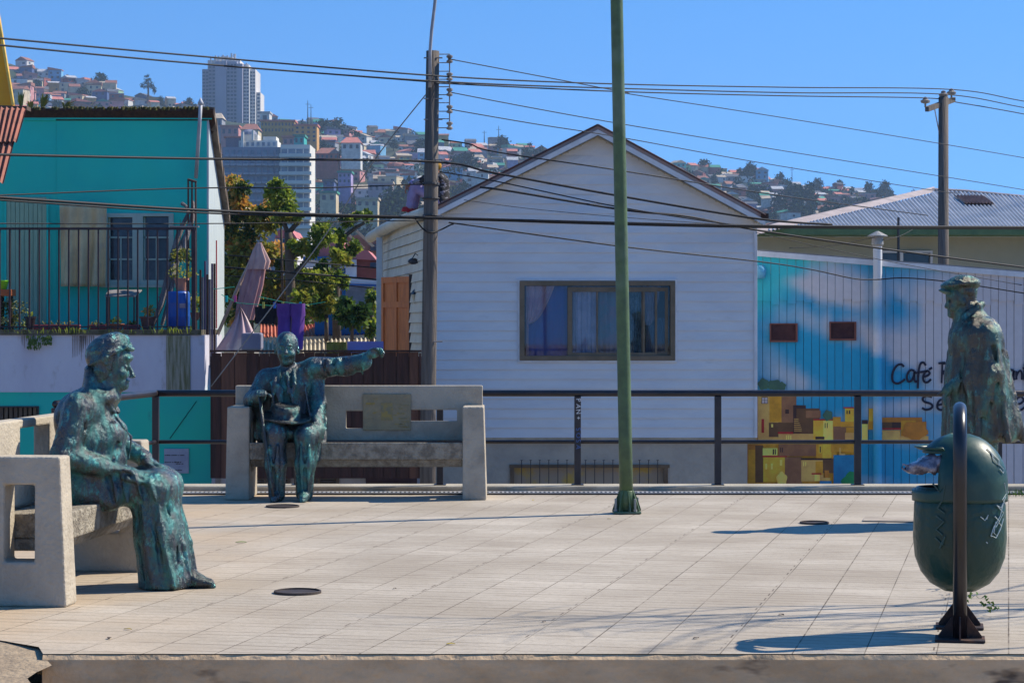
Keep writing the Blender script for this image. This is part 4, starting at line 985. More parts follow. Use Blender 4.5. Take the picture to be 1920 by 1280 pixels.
    def bx(u0, u1, z0, z1, y0, y1):
        b.hexa([org + ax*u + ny*v + Vector((0,0,z)) for z in (z0, z1) for u, v in ((u0,y0),(u1,y0),(u1,y1),(u0,y1))])
    bx(0, wd, zb_, zt_, -.02, .012)
    for a_, c_ in rails: bx(a_, c_, zb_, zt_, .012, .035)
    for z in (zb_, zb_ + .55, zt_ - .52, zt_ - .10): bx(.07, wd-.07, z, z + .10, .012, .034)
    b.build('leaf', M('orange_door', (0.62, 0.19, 0.05), (0.48, 0.14, 0.04), scale=5, rough=.55, stretch=(3, 3, .5)), d)
    b = MB(); bx(wd + .01, wd + .20, zb_, zt_ + .03, .03, .06); b.build('shade_panel', M('doorway_shade', (0.02, 0.012, 0.012)), d)  # near-black slab on the wall, painted as the shade inside the open doorway
    b = MB(); p = W(711.5, 445, 41.5) - o; b.box(p.x-.055, p.x+.055, p.y-.05, p.y+.05, 0, p.z); b.build('porch_post', fascia, t, bevel=.006)
    lt = empty('wall_lantern', (0,0,0)); lt.parent = t; p = W(780, 552, 36.9) - o
    b = MB(); b.lathe([(.03, -.15), (.075, -.02), (.08, .0)], p, n=6); b.build('shade', M('lantern_glass', (0.5, 0.42, 0.3), rough=.3), lt); b = MB(); b.lathe([(.095, .0), (.05, .07), (.012, .10), (.008, .22)], p, n=6); b.tube([p + Vector((0,0,.2)), p + Vector((.10,0,.22)), p + Vector((.15,0,.08))], .012, 6); b.build('bracket', black_paint, lt)
    sp = empty('spotlight', (0,0,0)); sp.parent = t; p = W(775, 490, 36.7) - o
    b = MB(); b.lathe([(.03, -.05), (.09, -.02), (.09, .02), (.04, .05)], p, n=10, sy=.6); b.build('lamp_head', black_paint, sp); b = MB(); b.tube([p + Vector((-.02,0,.04)), p + Vector((.03,0,.13)), p + Vector((.10,0,.08)), p + Vector((.13,0,-.08))], .01, 6); b.build('arm', black_paint, sp)
white_house()

# ---------------------------------------------------------------- mural wall
MD = 37.0; MX = lambda px: (px - 960) / FPX * MD; MZ = lambda py: HC - (py - YH) / FPX * MD
def mural_col(px, py):
    g = lambda cx, cy, sx, sy, a=0: math.exp(-((((px-cx)*math.cos(a)+(py-cy)*math.sin(a))/sx)**2 + (((py-cy)*math.cos(a)-(px-cx)*math.sin(a))/sy)**2))
    wob = 14 * math.sin(px*.021 + py*.013) + 9 * math.sin(px*.05 - py*.04)
    x0, y0 = px, py; wv = 0.10
    cl = .9*g(1640,640,130,38,.42) + .95*g(1560,540,130,34,.12) + 1.0*g(1790,640,110,60,.2) + .9*g(1890,700,110,150) + .55*g(1450,610,50,26,.6) + .5*g(1500,715,60,20,.3) + .5*g(1700,760,110,14,-.1) + .75*g(1830,540,130,30) + .5*g(1860,850,60,60) + .35*g(1640,900,150,10) + .4*g(1590,790,40,16)
    bl = .45*g(1690,585,42,26,.3) + .8*g(1450,520,50,34) + .9*g(1540,660,150,26,.42) + .8*g(1680,700,90,30,.25) + .7*g(1520,570,70,22,.3) + .7*g(1640,870,180,30) + .5*g(1790,600,24,22) + .6*g(1800,790,60,14,.3)
    cl *= 1 + .25 * math.sin(wob*.3); v = max(0, min(1, .10 + .45*max(0, min(1, (px-1660)/160)) + .95*cl - .85*bl + .012*wob))
    v = v*v*(3-2*v)
    deep = (0.003, 0.36, 0.60); tur = (0.03, 0.56, 0.62); wht = (0.66, 0.62, 0.64)
    tq = max(0, min(1, (1500-px)/80 + (560-py)/60)) if py < 600 else 0
    base = [deep[i]*(1-tq) + tur[i]*tq for i in range(3)]
    return [base[i]*(1-v) + wht[i]*v for i in range(3)]
def mural():
    t = empty('painted_building', (MX(1418), MD, -2.6), 'low board-clad building painted with a blue sky and hillside town mural', 'building'); o = Vector(t.location)
    m = bpy.data.materials.new('mural_paint'); m.use_nodes = True; MATS['mural_paint'] = m; n = m.node_tree; bs = n.nodes['Principled BSDF']; at = n.nodes.new('ShaderNodeAttribute'); at.attribute_name = 'paint'
    tn = n.nodes.new('ShaderNodeTexNoise'); tn.inputs['Scale'].default_value = 9; tn.inputs['Detail'].default_value = 6; co = n.nodes.new('ShaderNodeTexCoord'); n.links.new(co.outputs['Object'], tn.inputs[0])
    mx = n.nodes.new('ShaderNodeMix'); mx.data_type = 'RGBA'; mx.blend_type = 'MULTIPLY'; mx.inputs[0].default_value = .22; n.links.new(at.outputs['Color'], mx.inputs[6]); n.links.new(tn.outputs['Fac'], mx.inputs[7]); n.links.new(mx.outputs[2], bs.inputs['Base Color']); bs.inputs['Roughness'].default_value = .6
    topz = lambda x: MZ(478) + (x - MX(1418)) * (MZ(518) - MZ(478)) / (MX(1920) - MX(1418))
    rr = random.Random(12); bw = .137; b = MB(); x = MX(1400); cols = []
    def board(x0, x1, z0, z1, y, seg):
        for k_ in range(seg):
            a, c = z0 + (z1-z0)*k_/seg, z0 + (z1-z0)*(k_+1)/seg
            b.add([(x0-o.x, y, a+2.6), (x1-o.x, y, a+2.6), (x1-o.x, y, c+2.6), (x0-o.x, y, c+2.6)], [(0,1,2,3)])
            for xx, zz in ((x0,a),(x1,a),(x1,c),(x0,c)): cols.append(mural_col(960 + xx*FPX/MD, YH + (HC-zz)*FPX/MD))
        for f in (((x0,y,z0),(x0,y,z1),(x0,y+.03,z1),(x0,y+.03,z0)), ((x1,y,z0),(x1,y+.03,z0),(x1,y+.03,z1),(x1,y,z1)), ((x0,y,z0),(x0,y+.03,z0),(x1,y+.03,z0),(x1,y,z0))):
            b.add([(q[0]-o.x, q[1], q[2]+2.6) for q in f], [(0,1,2,3)])
            for q in f: cols.append([c*.9 for c in mural_col(960 + q[0]*FPX/MD, YH + (HC-q[2])*FPX/MD)])
    i = 0
    while x < MX(2150):
        w_ = bw * rr.uniform(.92, 1.08); zs = MZ(571 - (5 if i % 3 == 1 else 0) + rr.uniform(-2, 2) if i % 2 else 563 + rr.uniform(-2, 2)); dy = rr.uniform(-.003, .003)
        board(x + .003, x + w_ - .005, -2.6, zs + .02, dy, 58)
        if x > MX(1405): board(x + .003, x + w_ - .004, zs, topz(x), -.022 + dy, 16)
        x += w_; i += 1
    ob = b.build('painted_boards', m, t); ca = ob.data.color_attributes.new('paint', 'FLOAT_COLOR', 'POINT')
    ca.data.foreach_set('color', np.array([[*c, 1] for c in cols], np.float32).ravel())
    b = MB(); b.box(0, MX(2150) - o.x, .035, .08, 0, MZ(540) + 2.6); b.box(0, MX(2150)-o.x, .5, .6, 0, topz(MX(1700)) + 2.5); b.build('backing_wall', M('backing', (0.08,0.1,0.12)), t)
    b = MB(); x0, x1 = MX(1418), MX(2150)
    b.hexa([(q[0]-o.x, q[1], q[2]+2.6) for q in [(x0,-.07,topz(x0)-.02),(x1,-.07,topz(x1)-.02),(x1,.1,topz(x1)-.02),(x0,.1,topz(x0)-.02),(x0,-.07,topz(x0)+.07),(x1,-.07,topz(x1)+.07),(x1,.1,topz(x1)+.07),(x0,.1,topz(x0)+.07)]]); b.build('fascia', fascia, t)
    b = MB(); b.hexa([(q[0]-o.x, q[1], q[2]+2.6) for q in [(x0,-.05,topz(x0)+.075),(x1,-.05,topz(x1)+.075),(x1,5,topz(x1)+.1),(x0,5,topz(x0)+.1),(x0,-.05,topz(x0)+.09),(x1,-.05,topz(x1)+.09),(x1,5,topz(x1)+.13),(x0,5,topz(x0)+.13)]]); b.build('roof', M('grey_roof', (0.25,0.25,0.26)), t)
    for a, c, e_, f in ((1443, 1495, 606, 641), (1555, 1605, 603, 638)):
        v = empty('vent_window', (0,0,0)); v.parent = t; b = MB(); b.holed(MX(a)-o.x, MX(c)-o.x, MZ(f)+2.6, MZ(e_)+2.6, [(MX(a)+.02-o.x, MX(c)-.03-o.x, MZ(f)+2.63, MZ(e_)+2.58)], -.045, .0); b.build('frame', M('vent_frame', (0.22,0.08,0.06)), v)
        b = MB(); b.box(MX(a)+.02-o.x, MX(c)-.03-o.x, -.012, -.006, MZ(f)+2.63, MZ(e_)+2.58); b.box(MX(a)+.02-o.x, MX(c)-.03-o.x, -.025, -.013, MZ((e_+f)/2)+2.6, MZ((e_+f)/2)+2.615); b.build('louvre', M('vent_dark', (0.045,0.016,0.02),(0.08,0.03,0.03)), v)
    b = MB(); b.lathe([(.05,0),(.085,.02),(.10,.1),(.10,.16),(.06,.22),(.02,.23)], (MX(1424)-o.x, -.1, MZ(523)+2.6), n=14); b.build('bulkhead_lamp', M('lamp_blue', (0.12,0.4,0.6), rough=.3), t, smooth=True)
    # painted town: flat paint patches on the boards
    P = {'y': (0.42,0.30,0.05), 'o': (0.30,0.19,0.03), 't': (0.36,0.26,0.12), 'b': (0.07,0.045,0.035), 'r': (0.22,0.02,0.03), 'p': (0.14,0.085,0.07), 'g': (0.01,0.16,0.09), 'd': (0.03,0.02,0.03), 'u': (0.01,0.13,0.42), 'l': (0.55,0.50,0.16), 'w': (0.30,0.34,0.55), 'k': (0.03,0.09,0.10), 'e': (0.24,0.12,0.03)}
    keys = list(P); mats = [M('town_paint_' + str(i), tuple(min(.85, c*k2) for c, k2 in zip(P[q], (2.7,2.0,1.1))), tuple(c*k2 for c, k2 in zip(P[q], (2.0,1.45,.9))), scale=4, rough=.65) for i, q in enumerate(keys)]
    Q = [(0,600,1020,1095,'o'),(100,210,470,640,'p'),(108,212,300,640,'t'),(140,222,200,285,'d'),(145,228,168,252,'w'),(172,228,196,252,'w'),(145,256,168,280,'w'),(172,256,196,280,'w'),(215,215,330,460,'o'),(330,215,450,470,'p'),(365,340,400,380,'d'),(140,430,165,560,'r'),(165,432,215,600,'t'),(210,465,440,600,'b'),(232,478,250,508,'l'),
         (440,300,560,570,'d'),(470,330,690,430,'b'),(560,350,700,420,'p'),(445,420,640,570,'b'),(448,430,490,436,'t'),(448,448,490,454,'t'),(448,466,500,472,'t'),(448,484,510,490,'t'),(448,502,515,508,'t'),(448,520,520,526,'t'),(448,538,520,544,'t'),
         (300,570,640,632,'t'),(295,552,440,572,'r'),(372,585,382,625,'l'),(392,585,402,625,'l'),(412,585,422,625,'l'),(630,440,820,632,'y'),(725,445,815,632,'l'),(630,430,815,444,'r'),(738,468,746,515,'d'),(758,468,766,515,'d'),(650,596,735,622,'d'),(815,410,890,560,'o'),(820,500,1020,632,'p'),(930,330,1022,470,'y'),(915,318,1030,330,'r'),(944,348,956,382,'d'),(966,348,980,382,'d'),(940,510,1022,560,'o'),(890,455,1022,505,'o'),(930,560,1022,625,'t'),
         (1090,440,1145,520,'d'),(1090,478,1145,632,'l'),(1155,330,1232,520,'y'),(1150,450,1235,530,'o'),(1232,415,1660,520,'e'),(1240,460,1460,520,'b'),(1375,462,1460,515,'d'),(1238,516,1460,530,'r'),(1225,535,1455,632,'t'),(1240,545,1250,580,'d'),(1258,548,1266,578,'d'),(1274,552,1282,576,'d'),(1460,445,1600,600,'o'),(1600,455,1700,600,'e'),(1520,510,1640,560,'y'),(1455,590,1720,632,'t'),(1535,505,1590,535,'b'),
         (0,668,150,1000,'e'),(15,720,80,1030,'o'),(80,680,155,1030,'b'),(150,705,290,780,'l'),(150,775,380,792,'r'),(155,792,360,1025,'y'),(175,850,192,905,'l'),(228,850,245,905,'l'),(312,815,335,870,'l'),(245,715,258,765,'d'),(265,715,275,765,'d'),(300,668,660,780,'p'),(315,700,325,745,'d'),(332,700,342,745,'d'),(360,790,520,1040,'p'),(655,668,850,800,'o'),(680,672,712,752,'y'),(690,690,700,745,'d'),(715,668,800,800,'y'),
         (515,815,725,1020,'t'),(510,800,800,818,'d'),(532,835,542,875,'l'),(552,835,562,875,'l'),(650,830,720,960,'o'),(720,810,820,940,'b'),(612,940,705,955,'r'),(640,955,690,1015,'l'),(705,985,790,1015,'t'),(735,915,775,985,'e'),(795,668,1022,740,'o'),(875,700,890,790,'t'),(890,755,930,782,'t'),(820,770,1022,1090,'u'),(840,810,1010,870,'w' if 0 else 'u'),(280,1045,440,1085,'b'),(370,1040,440,1080,'e'),(690,1015,800,1090,'u')]
    b = MB()
    for i, (x0, y0, x1, y1, c) in enumerate(Q):
        cv = lambda x, y: (MX(1400 + x/5.053) - o.x, -.0045 - .00035*i, MZ(700 + y/5.053) + 2.6)
        b.add([cv(x0,y1), cv(x1,y1), cv(x1,y0), cv(x0,y0)], [(0,1,2,3)], keys.index(c))
    for (cx, cy, r1, r2, c) in ((1010,1020,110,90,'g'),(330,1000,50,70,'l'),(1590,540,120,90,'e'),(265,110,70,50,'k'),(155,100,50,55,'k'),(330,120,40,40,'k'),(765,395,45,50,'k'),(1150,900,50,90,'w')):
        i += 1; vs = []
        for j in range(20):
            a = 2*math.pi*j/20; q = 1 + .12*math.sin(a*5+cx); x_, y_ = cx + r1*math.cos(a)*q, cy + r2*math.sin(a)*q; vs.append((MX(1400 + min(x_, 1720 if c != 'g' else 1022)/5.053) - o.x, -.0045 - .00035*i, MZ(700 + min(y_, 1095)/5.053) + 2.6))
        if c != 'w': b.add(vs, [tuple(range(20))[::-1]], keys.index(c))
    b.build('painted_town', mats, t)
    # hand lettering
    G = [[(165,632),(150,618),(125,625),(105,655),(98,690),(105,718),(130,727),(160,712),(170,700)], [(225,655),(205,650),(188,668),(182,695),(190,715),(205,712),(220,690),(226,655),(224,700),(232,718),(245,708)],
         [(290,625),(278,608),(262,612),(252,640),(247,690),(244,755)], [(225,668),(262,662),(300,655)], [(275,690),(300,682),(312,668),(300,655),(285,665),(275,690),(280,715),(300,720),(320,702)], [(308,648),(326,636)],
         [(362,612),(400,608)], [(384,612),(383,660),(380,725)], [(384,615),(415,612),(425,635),(405,655),(386,660),(412,690),(430,722)],
         [(790,652),(772,650),(760,668),(757,690),(765,705),(780,700),(790,675),(793,652),(791,690),(797,708)], [(806,655),(808,705),(808,685),(820,660),(832,655),(838,672),(838,706)], [(856,610),(853,660),(852,700),(862,710),(876,702)], [(842,640),(880,636)],
         [(325,805),(300,797),(280,803),(272,818),(285,832),(312,840),(328,853),(318,870),(290,876),(268,866)], [(355,852),(385,843),(398,830),(388,818),(368,824),(357,845),(358,868),(378,878),(402,866)],
         [(800,848),(832,840),(848,822),(835,802),(812,812),(800,840),(806,868),(830,878),(856,862)]]
    for pl in G:
        b = MB()
        pts = [Vector((MX(1640 + x/3.047) - o.x, -.034, MZ(480 + y/3.047) + 2.6)) for x, y in pl]
        sm = []
        for i in range(len(pts)-1):
            p0, p1, p2, p3 = pts[max(0,i-1)], pts[i], pts[i+1], pts[min(len(pts)-1,i+2)]
            for j in range(5):
                u = j/5; sm.append(.5*((2*p1) + (p2-p0)*u + (2*p0-5*p1+4*p2-p3)*u*u + (3*p1-p0-3*p2+p3)*u**3))
        sm.append(pts[-1]); n0 = len(b.v); b.tube(sm, .019, 6)
        for i in range(n0, len(b.v)): v = b.v[i]; b.v[i] = (v[0], -.034 + (v[1] + .034)*.12, v[2])
        b.build('letter', M('letter_ink', (0.015,0.015,0.04), rough=.5), t)
    # stove pipe, painted along with the wall
    p = empty('stove_pipe', (0,0,0)); p.parent = t; x = MX(1643) - o.x; b = MB(); N = 40
    b.tube([(x, -.13, z) for z in np.linspace(.2, MZ(446)+2.6, N)], .073, 14, cap=False); pb = b.build('pipe', m, p, smooth=True); ca = pb.data.color_attributes.new('paint', 'FLOAT_COLOR', 'POINT'); cc = []
    for v in pb.data.vertices:
        py = YH + (HC - (v.co.z - 2.6))*FPX/MD; c = mural_col(1643, py) if py > 540 else [.62,.62,.62]; c = [min(.8, q*1.15+.02) for q in c]; cc.append([*c, 1])
    ca.data.foreach_set('color', np.array(cc, np.float32).ravel())
    b = MB(); b.lathe([(.08, 0), (.10, .03), (.09, .18), (.10, .2)], (x, -.13, MZ(462)+2.6), n=14); b.lathe([(.165, .0), (.165, .012), (.02, .085)], (x, -.13, MZ(446)+2.62), n=14); b.build('cowl', M('zinc', (0.42,0.41,0.38), (0.25,0.23,0.2), rough=.5, metal=.4), p)
mural()

# ---------------------------------------------------------------- house with the corrugated hip roof behind
def corrug(b, c00, c10, c11, c01, n, amp, mi=0):
    """corrugated sheet: ribs run from edge c00-c10 to edge c01-c11"""
    c00, c10, c11, c01 = map(Vector, (c00, c10, c11, c01)); nrm = (c10-c00).cross(c01-c00).normalized(); vs = []
    for i in range(n*4+1):
        u = i/(n*4); o_ = nrm * amp * math.sin(u*n*2*math.pi); vs += [c00.lerp(c10, u) + o_, c01.lerp(c11, u) + o_]
    b.add(vs, [(2*i, 2*i+2, 2*i+3, 2*i+1) for i in range(n*4)], mi)
def hip_house():
    t = empty('hip_roof_house', W(1750, 0, 50).xy.to_3d() + Vector((0,0,-2.6)), 'olive house with grey corrugated hip roof behind the painted building', 'house'); o = Vector(t.location)
    P = lambda px, py: W(px, py, 50 + 6*(428-py)/68.0) - o
    b = MB(); n = 0; xs = 1440
    zinc = M('corrugated_grey', (0.42, 0.44, 0.48), (0.34, 0.36, 0.40), rough=.45, metal=.35, scale=2); rust = M('corrugated_rust', (0.20, 0.12, 0.09), (0.32, 0.22, 0.17), scale=6, rough=.7)
    hip = lambda x: 441 - (x-1395)*(441-358)/(1748-1395) + 0  # hip line y at x
    up = Vector((0, 0, .03))
    while xs < 2180:
        # rib goes up-left from the eave
        def top(x):
            for k_ in range(71):
                u = k_/70; xx, yy = x - 62*u, 428 - 68*u
                lim = hip(xx) if xx < 1748 else 358 + (xx-1748)*.075
                if yy <= lim + (7 if xx < 1748 else 0): return P(xx, lim + (6 if xx < 1748 else 0))
            return P(x-62, 360)
        q = [P(xs, 428), P(xs+2, 428), P(xs+4, 428), P(xs+6.4, 428)]; tt = [top(xs), top(xs+2), top(xs+4), top(xs+6.4)]; hgt = [0, .045, .045, 0]
        for k_ in range(3):
            dn = [Vector((0, -h_, h_)) for h_ in (hgt[k_], hgt[k_+1])]; b.add([q[k_]+dn[0], q[k_+1]+dn[1], tt[k_+1]+dn[1], tt[k_]+dn[0]], [(0,1,2,3)], 0)
        xs += 7.2
        b.add([q[3], P(xs, 428), top(xs), tt[3]], [(0,1,2,3)])
    b.build('roof', zinc, t)
    b = MB(); b.hexa([P(1392,446), P(1402,438)+Vector((0,-.1,0)), P(1752,360), P(1745,362), P(1392,440)+up, P(1402,433)+up, P(1752,352)+up, P(1745,354)+up]); b.build('hip_cap', M('cap_pink', (0.48,0.40,0.38), (0.36,0.30,0.28), rough=.7), t)
    b = MB(); b.tube([P(1748,356), P(1810,359), P(2150,392)], .05, 6); b.build('ridge_cap', MATS['cap_pink'], t)
    for i, (a, c) in enumerate(((1790, 378), (1812, 372), (1834, 374))):
        pass
    b = MB(); corrug(b, P(1806,388)+Vector((0,-.12,.08)), P(1862,388)+Vector((0,-.12,.08)), P(1842,373)+Vector((0,-.12,.08)), P(1786,373)+Vector((0,-.12,.08)), 9, .03); b.build('patch_sheet', rust, t)
    b = MB(); b.prism([P(1752,358), P(1768,352), P(1786,359)], (0, .3, 0)); b.build('vent_ridge', rust, t)
    zf0, zf1 = W(0, 452, 50).z - o.z, W(0, 429, 50).z - o.z; x0, x1 = W(1405, 0, 50).x - o.x, W(2180, 0, 50).x - o.x
    b = MB(); b.box(x0, x1, 0.0, .05, zf0 + .14, zf1); b.build('fascia', M('fascia_green', (0.13, 0.21, 0.10), (0.09,0.16,0.08)), t)
    b = MB(); b.add([(x0, .05, zf0+.14), (x1, .05, zf0+.14), (x1, 1.0, zf0+.14), (x0, 1.0, zf0+.14)], [(0,3,2,1)]); b.build('soffit', MATS['fascia_green'], t)
    b = MB(); b.holed(x0 + .1, x1, 0, zf0 + .135, [(W(1650,0,51).x-o.x, W(1748,0,51).x-o.x, W(0,500,51).z-o.z, W(0,470,51).z-o.z)], 1.0, 1.2); b.box(x0+.1, x0+.3, 1.21, 8, 0, zf0+.13); b.build('wall', M('wall_olive', (0.44, 0.41, 0.30), (0.36,0.35,0.26), scale=.5), t)
    w_ = empty('window', (0,0,0)); w_.parent = t
    a, c, e, f = W(1650,0,51).x-o.x, W(1748,0,51).x-o.x, W(0,500,51).z-o.z, W(0,470,51).z-o.z
    b = MB(); b.holed(a, c, e, f, [(a+.05, a+.45, e+.04, f-.05), (a+.52, c-.05, e+.04, f-.05)], .94, 1.05); b.build('frame', fascia, w_); b = MB(); b.box(a, c, 1.06, 1.08, e, f); b.build('pane', M('pane_dark', (0.05,0.06,0.07), rough=.1, spec=.6), w_)
    b = MB(); p = W(1683, 0, 50).x - o.x; b.tube([(p, -.1, W(0,500,50).z-o.z), (p, -.1, W(0,408,50).z-o.z)], .03, 6); b.build('mast', black_paint, t)
hip_house()
# ---------------------------------------------------------------- turquoise house and its terrace
teal = M('teal_paint', (0.014, 0.60, 0.50), (0.012, 0.52, 0.46), scale=.8, rough=.65, c3=(0.02, 0.60, 0.46), s3=.5, lo3=.4, hi3=.65)
teal2 = M('teal_green_paint', (0.012, 0.52, 0.36), (0.014, 0.46, 0.38), scale=.7, rough=.6, c3=(0.03, 0.30, 0.24), s3=3, lo3=.62, hi3=.75)
pal = M('pale_green_paint', (0.30, 0.46, 0.33), (0.24, 0.40, 0.29), scale=4, rough=.7, stretch=(6, 6, .8))
stained = M('stained_white', (0.56, 0.55, 0.62), (0.50, 0.48, 0.56), scale=1.2, rough=.8, c3=(0.30, 0.26, 0.24), s3=3.5, lo3=.58, hi3=.8, stretch=(1.4, 1, .5), bump=.3, bscale=8)
grime = M('grimy_concrete', (0.32, 0.30, 0.24), (0.14, 0.14, 0.07), scale=5, rough=.95, stretch=(5, 1, .35), bump=.5, bscale=20)
TD = 36.0; TX = lambda px: (px - 960) / FPX * TD; TZ = lambda py: HC - (py - YH) / FPX * TD
def teal_house():
    t = empty('turquoise_house', (TX(190), TD, -2.6), 'turquoise house with pale plank door and barred terrace at the left', 'house'); o = Vector(t.location)
    X = lambda px: TX(px) - o.x; Z = lambda py: TZ(py) + 2.6
    b = MB(); b.holed(X(-120), X(388), Z(640), Z(212), [(X(202), X(250), Z(526), Z(406)), (X(268), X(318), Z(526), Z(404))], 0, .18); b.build('front_wall', teal, t)
    b = MB(); b.box(X(40), X(105), -.03, -.002, Z(226), Z(208)); b.box(X(105), X(398), -.032, -.004, Z(224), Z(208)); b.box(X(104.5), X(106), -.006, -.001, Z(640), Z(226)); b.build('trim_board', teal, t)
    b = MB(); b.box(X(105), X(390), -.01, -.004, Z(226.5), Z(224.5)); b.build('trim_joint', wood_dark, t)
    # sunlit gable side of white boards, shingled verge
    s0 = Vector((TX(388), TD, 0)); s1 = Vector((TX(388) + .03, TD + 1.7, 0)); ztop = lambda u: TZ(214) + (3.15 - TZ(214))*u
    b = MB(); n = 22
    for i in range(n):
        u0, u1 = i/n, (i+1)/n - .005; a, c = s0.lerp(s1, u0), s0.lerp(s1, u1); zz = -2.6
        b.hexa([(q[0]-o.x, q[1]-o.y, q[2]+2.6) for q in [(a.x,a.y,zz),(a.x+.03,a.y,zz),(c.x+.03,c.y,zz),(c.x,c.y,zz),(a.x,a.y,ztop(u0)),(a.x+.03,a.y,ztop(u0)),(c.x+.03,c.y,ztop(u1)),(c.x,c.y,ztop(u1))]])
    b.build('side_boards', M('side_white', (0.50,0.56,0.56), (0.42,0.48,0.5), scale=6, stretch=(1,5,.4), rough=.8), t)
    b = MB(); b.box(X(388)-.04, X(388)-.01, .2, 1.7, 0, ztop(1)+2.5); b.build('side_sheathing', wood_dark, t)
    sh = M('shingle_brown', (0.13,0.10,0.08), (0.22,0.17,0.13), scale=5, rough=.9); b = MB()
    for i in range(9):
        u0, u1 = i/9 - .02, (i+1)/9; a, c = s0.lerp(s1, u0), s0.lerp(s1, u1); z0_, z1_ = ztop(u0)+.02, ztop(u1)+.02; k_ = .03 * (i % 2)
        b.hexa([(q[0]-o.x, q[1]-o.y, q[2]+2.6) for q in [(a.x-.1,a.y,z0_-.02),(a.x+.13+k_*.4,a.y,z0_-.10),(c.x+.13,c.y,z1_-.12),(c.x-.1,c.y,z1_-.05),(a.x-.1,a.y,z0_+.07),(a.x+.13+k_*.4,a.y,z0_+.05),(c.x+.13,c.y,z1_+.02),(c.x-.1,c.y,z1_+.03)]])
    b.build('verge_shingles', sh, t)
    b = MB(); rr = random.Random(3); a = (X(38), -.18, Z(205)); c = (X(402), -.18, Z(208))
    b.hexa([(X(38),-.16,Z(209)),(X(402),-.16,Z(210)),(X(402),2.0,Z(214)-1.7),(X(38),2.0,Z(214)-1.7),(X(38),-.16,Z(205)),(X(402),-.16,Z(206)),(X(402),2.0,Z(210)-1.68),(X(38),2.0,Z(210)-1.68)]); b.build('roof', wood_dark, t)
    b = MB()
    for i in range(150):
        x = X(40) + (X(400)-X(40))*rr.random(); r_ = rr.uniform(.015,.04); b.lathe([(r_,-.02),(r_*.9,.02),(.005,.035)], (x, -.17+rr.random()*.08, Z(206)+rr.uniform(-.01,.012)), n=5)
    mo = b.build('roof_moss', M('moss_dark', (0.03,0.035,0.015), (0.10,0.09,0.03), scale=20, rough=1), t); mo['kind'] = 'stuff'
    b = MB(); b.tube([(X(380), -.24, Z(200)), (X(378), -.22, Z(230)), (X(369), -.10, Z(335))], .030, 8); b.lathe([(.03,0),(.05,.03),(.03,.07),(.005,.12)], (X(380), -.24, Z(200)), n=8); b.build('drain_pipe', M('grey_pipe', (0.42,0.43,0.46), rough=.5), t, smooth=True)
    # plank door
    d = empty('door', (0,0,0)); d.parent = t; b = MB()
    for i in range(9):
        x0 = X(13) + (X(88)-X(13))*i/9; b.box(x0+.003, x0+(X(88)-X(13))/9-.004, -.035, -.008, Z(606), Z(370))
    b.build('planks', pal, d); b = MB(); b.box(X(88), X(92), -.045, -.006, Z(606), Z(368)); b.box(X(9), X(13), -.045, -.006, Z(606), Z(368)); b.build('frame', teal, d)
    # window pair
    wn = empty('window', (0,0,0)); wn.parent = t; wf = M('window_pale', (0.42,0.52,0.44), (0.36,0.46,0.40), scale=4, rough=.7)
    b = MB(); b.holed(X(196), X(326), Z(534), Z(400), [(X(203), X(249), Z(525), Z(408)), (X(269), X(317), Z(525), Z(406))], -.05, -.004); b.build('frame', wf, wn, bevel=.005)
    for a, c in ((203, 249), (269, 317)):
        b = MB()
        for py in (445, 486): b.box(X(a), X(c), .03, .055, Z(py+1.5), Z(py-1.5))
        b.box(X(a), X(a+3), .03, .055, Z(525), Z(407)); b.box(X((a+c)/2)-.012, X((a+c)/2)+.012, .031, .056, Z(525), Z(446)); b.build('glazing_bar', wf, wn)
        b = MB(); b.box(X(a), X(c), .065, .07, Z(526), Z(406)); b.build('pane', M('pane_night', (0.02,0.02,0.03), (0.05,0.05,0.07), scale=4, rough=.12, spec=.6), wn)
    b = MB(); b.box(X(192), X(330), -.12, -.052, Z(539), Z(534)); b.build('sill', wf, wn)
    # terrace block: stained white wall above, green wall below
    BD = 34.0; bx = lambda px: (px-960)/FPX*BD - o.x; bz = lambda py: HC-(py-YH)/FPX*BD + 2.6; y0 = BD - TD
    b = MB(); b.box(bx(-160), bx(384), y0, -.01, bz(735), bz(628)); b.build('terrace_wall', stained, t)
    b = MB(); b.box(bx(-160), bx(378), y0-.03, .0, bz(628)+.002, bz(618)); b.build('terrace_slab', M('slab_edge', (0.14,0.12,0.09), (0.06,0.06,0.03), scale=7, rough=1, bump=.8), t)
    b = MB(); b.box(bx(312), bx(357), y0-.02, y0-.003, bz(732), bz(629)); b.build('grime_pilaster', grime, t)
    for px, l_ in ((40, 26), (135, 52), (150, 34)):
        b = MB(); r2 = random.Random(px); 
        for q in range(7):
            x = px + q*4; ln = l_*r2.uniform(.4, 1); b.add([(bx(x),y0-.004,bz(629)),(bx(x+3),y0-.004,bz(629)),(bx(x+2),y0-.004,bz(629+ln)),(bx(x+1.3),y0-.004,bz(629+ln))], [(0,3,2,1)])
        b.build('rust_stain', M('rust_stain', (0.30,0.25,0.24), (0.22,0.17,0.15), scale=8), t)
    b = MB(); b.holed(bx(-160), bx(396), 0, bz(735.2), [(bx(-40), bx(71), bz(797), bz(762))], y0+.02, y0+.25); b.box(bx(396)-.2, bx(396), y0+.26, 0, 0, bz(736)); b.build('lower_wall', teal2, t)
    g = empty('grille', (0,0,0)); g.parent = t; b = MB()
    for i in range(12): b.box(bx(-38+i*9), bx(-32+i*9), y0+.05, y0+.09, bz(797), bz(763))
